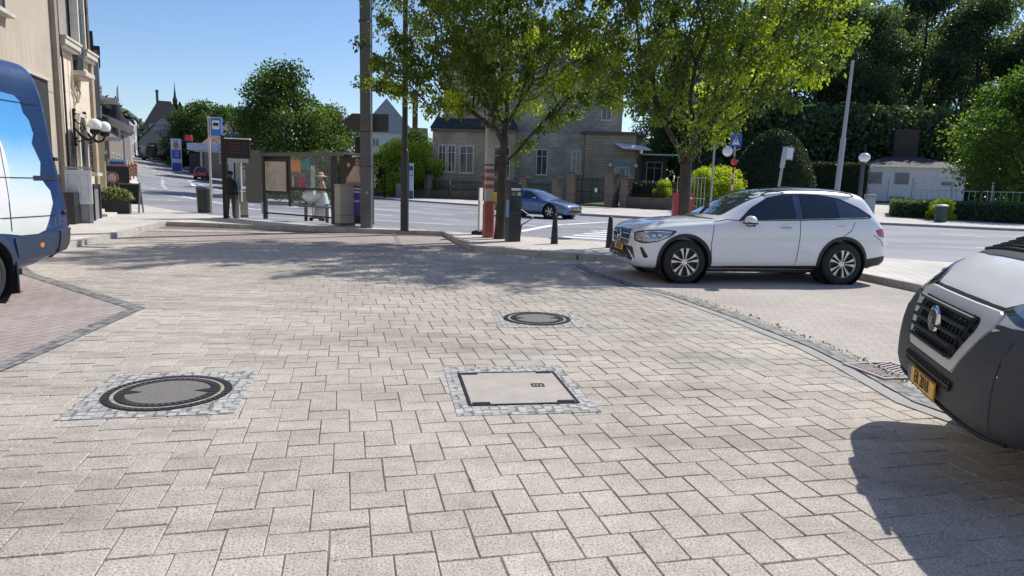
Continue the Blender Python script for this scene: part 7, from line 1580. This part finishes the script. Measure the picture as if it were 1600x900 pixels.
# ------------------------------------------------------------------ people
def body_mesh(name,joints,edges,mats,pick,parent,sub=2):
    """one continuous skin grown on a skeleton; joints: name -> (x,y,z,r)"""
    names=list(joints); me=bpy.data.meshes.new(name); me.from_pydata([joints[n][:3] for n in names],[(names.index(a),names.index(b)) for a,b in edges],[])
    o=bpy.data.objects.new(name,me); COL.objects.link(o); md=o.modifiers.new('skin','SKIN'); md.use_smooth_shade=True
    for i,n in enumerate(names):
        sv=me.skin_vertices[0].data[i]; sv.radius=(joints[n][3],joints[n][3]*(joints[n][4] if len(joints[n])>4 else 1)); sv.use_root=(n=='pelvis')
    s=o.modifiers.new('sub','SUBSURF'); s.levels=sub; s.render_levels=sub
    m2=evalmesh(o); o.modifiers.clear(); o.data=m2; 
    m2.materials.clear()
    for m in mats: m2.materials.append(m)
    for p in m2.polygons: p.material_index=pick(p.center); p.use_smooth=True
    o.parent=parent; return o
def skeleton(J,hands):
    E=[('pelvis','belly'),('belly','chest'),('chest','neck'),('neck','head0'),('head0','head1'),('head1','head2')]
    for s in 'lr':
        E+=[('pelvis','hip'+s),('hip'+s,'knee'+s),('knee'+s,'ank'+s),('ank'+s,'toe'+s),('chest','sho'+s),('sho'+s,'elb'+s),('elb'+s,'wri'+s),('wri'+s,'palm'+s)]
        w=Vector(J['wri'+s][:3]); d=(Vector(J['palm'+s][:3])-w).normalized(); side=d.cross(Vector((0,0,1))); side=side.normalized() if side.length>.1 else Vector((0,1,0)); side=Vector((0,1,0)) if abs(d.z)>.7 else side
        cur=d.cross(side).normalized()*(1 if s=='l' else -1)
        for k,(off,ln) in enumerate(((-.028,.062),(-.009,.075),(.010,.070),(.028,.055))):
            a=Vector(J['palm'+s][:3])+side*off+d*.03; b=a+d*ln*.55; c=b+(d+cur*.5).normalized()*ln*.45
            J['f%d0%s'%(k,s)]=(*a,.009); J['f%d1%s'%(k,s)]=(*b,.0085); J['f%d2%s'%(k,s)]=(*c,.007); E+=[('palm'+s,'f%d0%s'%(k,s)),('f%d0%s'%(k,s),'f%d1%s'%(k,s)),('f%d1%s'%(k,s),'f%d2%s'%(k,s))]
        a=w.lerp(Vector(J['palm'+s][:3]),.6)+side*.035; b=a+(d+side).normalized()*.04; J['t0'+s]=(*a,.011); J['t1'+s]=(*b,.009); E+=[('palm'+s,'t0'+s),('t0'+s,'t1'+s)]
    return E
def face(head,fwd,parent,skin,hr=.1):
    f=Vector(fwd).normalized(); r=f.cross(Vector((0,0,1))); h=Vector(head); mb=MB(); mb.tube([h+f*hr*.85+Vector((0,0,.02)),h+f*(hr*1.18)+Vector((0,0,-.02))],[.012,.018],6)
    for s in (-1,1): mb.ball(h+r*s*hr*.80+Vector((0,0,0)),.025,8,6)
    mb.build('nose_and_ears',skin,parent); mb=MB()
    for s in (-1,1): mb.ball(h+f*hr*.86+r*s*.033+Vector((0,0,.02)),.010,8,6)
    mb.build('eyes',ink,parent); mb=MB(); mb.tube([h+f*hr*.9+r*-.025+Vector((0,0,-.055)),h+f*hr*.9+r*.025+Vector((0,0,-.055))],.006,5); mb.build('mouth',M('lip_tone',(.35,.13,.10),.5),parent)
def base_J(): return dict(pelvis=(0,0,.95,.145,.8),belly=(0,0,1.12,.135,.78),chest=(0,0,1.36,.165,.72),neck=(0,.0,1.52,.055),head0=(0,-.005,1.58,.07),head1=(0,-.015,1.66,.098),head2=(0,-.01,1.735,.075),
    hipl=(-.10,0,.88,.095),kneel=(-.11,-.01,.49,.063),ankl=(-.12,.02,.085,.045),toel=(-.13,-.13,.04,.038),hipr=(.10,0,.88,.095),kneer=(.11,-.01,.49,.063),ankr=(.12,.02,.085,.045),toer=(.13,-.13,.04,.038),
    shol=(-.19,0,1.42,.07),elbl=(-.25,.02,1.12,.048),wril=(-.25,-.06,.87,.032),palml=(-.25,-.09,.80,.036,.6),shor=(.19,0,1.42,.07),elbr=(.25,.02,1.12,.048),wrir=(.25,-.06,.87,.032),palmr=(.25,-.09,.80,.036,.6))
skin_m=M('skin',(.40,.22,.15),.5,0,.08,8); skin_d=M('dark_skin',(.12,.07,.045),.5,0,.08,8)
def shift(J,f): 
    for k,v in J.items():
        p=f(k,Vector(v[:3])); J[k]=(p.x,p.y,p.z)+tuple(v[3:])
def man():
    p=S(361,341.5); t=thing('person','person in dark jacket, grey trousers and dark cap facing the ticket machine','person',p,math.radians(172)); t.scale=(.95,.95,.94); J=base_J()
    J['palmr']=(.20,-.30,1.06,.036,.6); J['wrir']=(.21,-.23,1.04,.032); J['elbr']=(.25,-.02,1.10,.048); J['toel']=(-.15,-.12,.04,.038)
    E=skeleton(J,None); jk=M('dark_jacket',(.012,.012,.014),.8,0,.2,6,bmp=.3); tr=M('grey_trousers',(.055,.055,.058),.85,0,.15,6); sh=M('dark_shoes',(.03,.03,.03),.6)
    def pick(c): return 3 if c.z<.075 else (1 if c.z<.93 and abs(c.x)<.235 else (0 if (c.z<1.53 and not (c.z<.865) and not (c.x>.1 and c.y<-.24)) else 2))
    b=body_mesh('body',J,E,[jk,tr,skin_d,sh],pick,t); face((0,-.015,1.66),(0,-1,0),b,skin_d)
    mb=MB(); mb.lathe([(.112,0),(.118,.03),(.10,.09),(.05,.125),(.001,.13)],(0,-.01,1.66),20); mb.tube([(0,-.08,1.69),(0,-.17,1.675)],[.07,.05],10,sq=.25); mb.build('cap',jk,b)
    mb=MB(); mb.lathe([(.19,.90),(.195,1.0),(.185,1.2),(.20,1.36),(.15,1.47),(.08,1.54)],(0,0,0),22); j=mb.build('jacket',jk,b); j.scale=(1.05,.82,1)
man()
def woman():
    p=S(497,347); t=thing('person','person in straw hat, pink top and long pale skirt behind the shelter glass','person',p+Vector((0,.55,0)),math.radians(-70)); J=base_J(); shift(J,lambda k,q:Vector((q.x*.9,q.y,q.z*.93)))
    J['elbl']=(-.24,-.05,1.06,.042); J['wril']=(-.19,-.24,.98,.028); J['palml']=(-.17,-.31,.98,.033,.6); J['elbr']=(.25,.10,1.10,.042); J['wrir']=(.17,-.08,.97,.028); J['palmr']=(.14,-.13,.95,.033,.6)
    J['head1']=(0,-.05,1.53,.093); J['head2']=(0,-.05,1.60,.07); J['head0']=(0,-.03,1.46,.06)
    E=skeleton(J,None); top=M('pale_pink_blouse',(.60,.38,.30),.8,0,.15,10); sk_=M('patterned_light_skirt',(.62,.66,.64),.85,0,.3,14)
    b=body_mesh('body',J,E,[top,sk_,skin_m,M('red_shoes',(.35,.06,.06),.6)],lambda c: 3 if c.z<.07 else (2 if c.z<.75 or c.z>1.41 or c.y<-.2 else 0),t); face((0,-.05,1.53),(0,-1,-.1),b,skin_m,.095)
    mb=MB(); mb.lathe([(.15,1.0),(.20,.85),(.26,.45),(.31,.14),(.30,.13),(.24,.45),(.14,.98)],(0,0,0),26); mb.build('skirt',sk_,b)
    hat=M('straw',(.62,.47,.24),.8,0,.2,30,bmp=.4); mb=MB(); mb.lathe([(.23,-.015),(.235,0),(.115,.03),(.11,.10),(.07,.135),(.001,.14)],(0,-.05,1.575),26); mb.build('straw_hat',hat,b)
woman()
def walker():
    p=P3(703,61.2); p.z=.12; t=thing('person','dark clothed person walking past the villa railings across the road','person',p,math.radians(80)); J=base_J(); J['kneel']=(-.11,-.16,.50,.063); J['ankl']=(-.12,-.20,.10,.045); J['toel']=(-.12,-.36,.06,.038); J['kneer']=(.11,.06,.49,.063); J['ankr']=(.12,.28,.12,.045); J['toer']=(.13,.16,.04,.038); J['elbl']=(-.25,-.05,1.14,.048); J['wril']=(-.16,-.28,1.18,.032); J['palml']=(-.12,-.34,1.20,.036,.6)
    E=skeleton(J,None); dk=M('dark_clothes',(.014,.014,.018),.8); b=body_mesh('body',J,E,[dk,skin_m],lambda c:1 if c.z>1.55 or (c.y<-.3 and c.z>1) else 0,t,1); face((0,-.015,1.66),(0,-1,0),b,skin_m); mb=MB(); mb.lathe([(.105,0),(.11,.04),(.08,.10),(.001,.13)],(0,.005,1.66),16); mb.build('hair',ink,b)
walker()
# shopping bags and trolley of the waiting person
p=S(489,347)+Vector((0,.5,0)); t=thing('shopping_trolley','black wheeled shopping trolley frame with a teal bag beside the waiting person','trolley',p,math.radians(10)); mb=MB(); mb.tube([(-.14,0,.08),(-.14,0,1.0),(.14,0,1.0),(.14,0,.08)],.014,6); mb.box((0,-.1,.12),(.34,.3,.03)); mb.build('frame',blackm,t)
mb=MB(); mb.prism(rounded([(.10,.16),(.40,.16),(.42,.62),(.10,.62)],.04),-.12,.12,'XZ'); mb.build('bag',M('teal_bag',(.05,.28,.32),.6,0,.3,8),t,smooth=0,bev=.02)
for x in (-.2,.2): mb=MB(); mb.lathe([(.001,-.02),(.07,-.02),(.07,.02),(.001,.02)],(x,0,.07),14,'Y'); mb.build('wheel',rubber,t)
def plastic_bag():
    p=S(483,347)+Vector((-.05,.42,.70)); t=thing('carrier_bag','crumpled white plastic carrier bag on the trolley left of the waiting person','bag',p,0); bm=bmesh.new(); bmesh.ops.create_icosphere(bm,subdivisions=4,radius=.25); rg=random.Random(2)
    from mathutils import noise as nz
    for v in bm.verts:
        k=nz.noise(v.co*9)*.16+nz.noise(v.co*22)*.10; v.co*=(1+k*1.6); v.co.z=v.co.z*.85+.2; v.co.x*=1.15
    me=bpy.data.meshes.new('bag_body'); bm.to_mesh(me); bm.free(); me.materials.append(M('white_plastic_film',(.75,.76,.77),.35,0,.08,12)); me.shade_smooth(); o=bpy.data.objects.new('bag_body',me); COL.objects.link(o); o.parent=t
    mb=MB(); 
    for s in (-1,1): mb.tube([(s*.12,0,.38),(s*.10,0,.52),(s*.02,0,.54),(s*.02,0,.40)],.018,5)
    mb.build('handle',M('white_plastic_film',(.75,.76,.77),.35,0,.08,12),t)
plastic_bag()
# weeds along the kerb
rg=random.Random(12); W=[]
for px,py in ((262,353),(258,354),(350,357),(395,359),(640,363),(668,367),(700,368)):
    c=S(px,py,0); 
    for k in range(40): W.append((c.x+rg.gauss(0,.12),c.y+rg.gauss(0,.05)-.03,.02+abs(rg.gauss(0,.05))))
for k in range(260):
    i=rg.randrange(3,8); a=Vector(stripP[i]); b_=Vector(stripP[i+1]); q_=a.lerp(b_,rg.random())
    if 5.5<q_.y<11: W.append((q_.x+.125+rg.gauss(0,.015),q_.y+rg.gauss(0,.02),.012))
me=leaf_mesh('weeds',W,.035,leaf_mid,3,droop=-.6); o=bpy.data.objects.new('weeds',me); COL.objects.link(o); tag(o,'small weeds growing in the kerb joints','weeds',kind='stuff')
# ------------------------------------------------------------------ light
Sx,Sy=-.72,-.64
el=math.atan2(1,math.hypot(Sx,Sy)); azr=math.atan2(-Sx,-Sy)       # azimuth measured from +Y towards +X
w=bpy.data.worlds.new('World'); scene.world=w; w.use_nodes=True; nt=w.node_tree; bg=nt.nodes['Background']
sky=nt.nodes.new('ShaderNodeTexSky'); sky.sky_type='NISHITA'; sky.sun_disc=False; sky.sun_elevation=el; sky.sun_rotation=azr; sky.air_density=1.0; sky.dust_density=.4; sky.ozone_density=3.5
hs=nt.nodes.new('ShaderNodeHueSaturation'); hs.inputs['Saturation'].default_value=1.10; hs.inputs['Hue'].default_value=.508; nt.links.new(sky.outputs[0],hs.inputs['Color']); nt.links.new(hs.outputs[0],bg.inputs['Color']); bg.inputs['Strength'].default_value=0.150
sd=bpy.data.lights.new('sun','SUN'); sd.energy=5.0; sd.angle=math.radians(.53); sd.color=(1,.955,.88); so=bpy.data.objects.new('sun',sd); COL.objects.link(so)
so.rotation_euler=Vector((Sx,Sy,-1)).to_track_quat('-Z','Y').to_euler()
scene.view_settings.view_transform='Standard'; scene.view_settings.look='None'; scene.view_settings.exposure=0; scene.render.engine='CYCLES'
scene.render.resolution_x=1024; scene.render.resolution_y=576
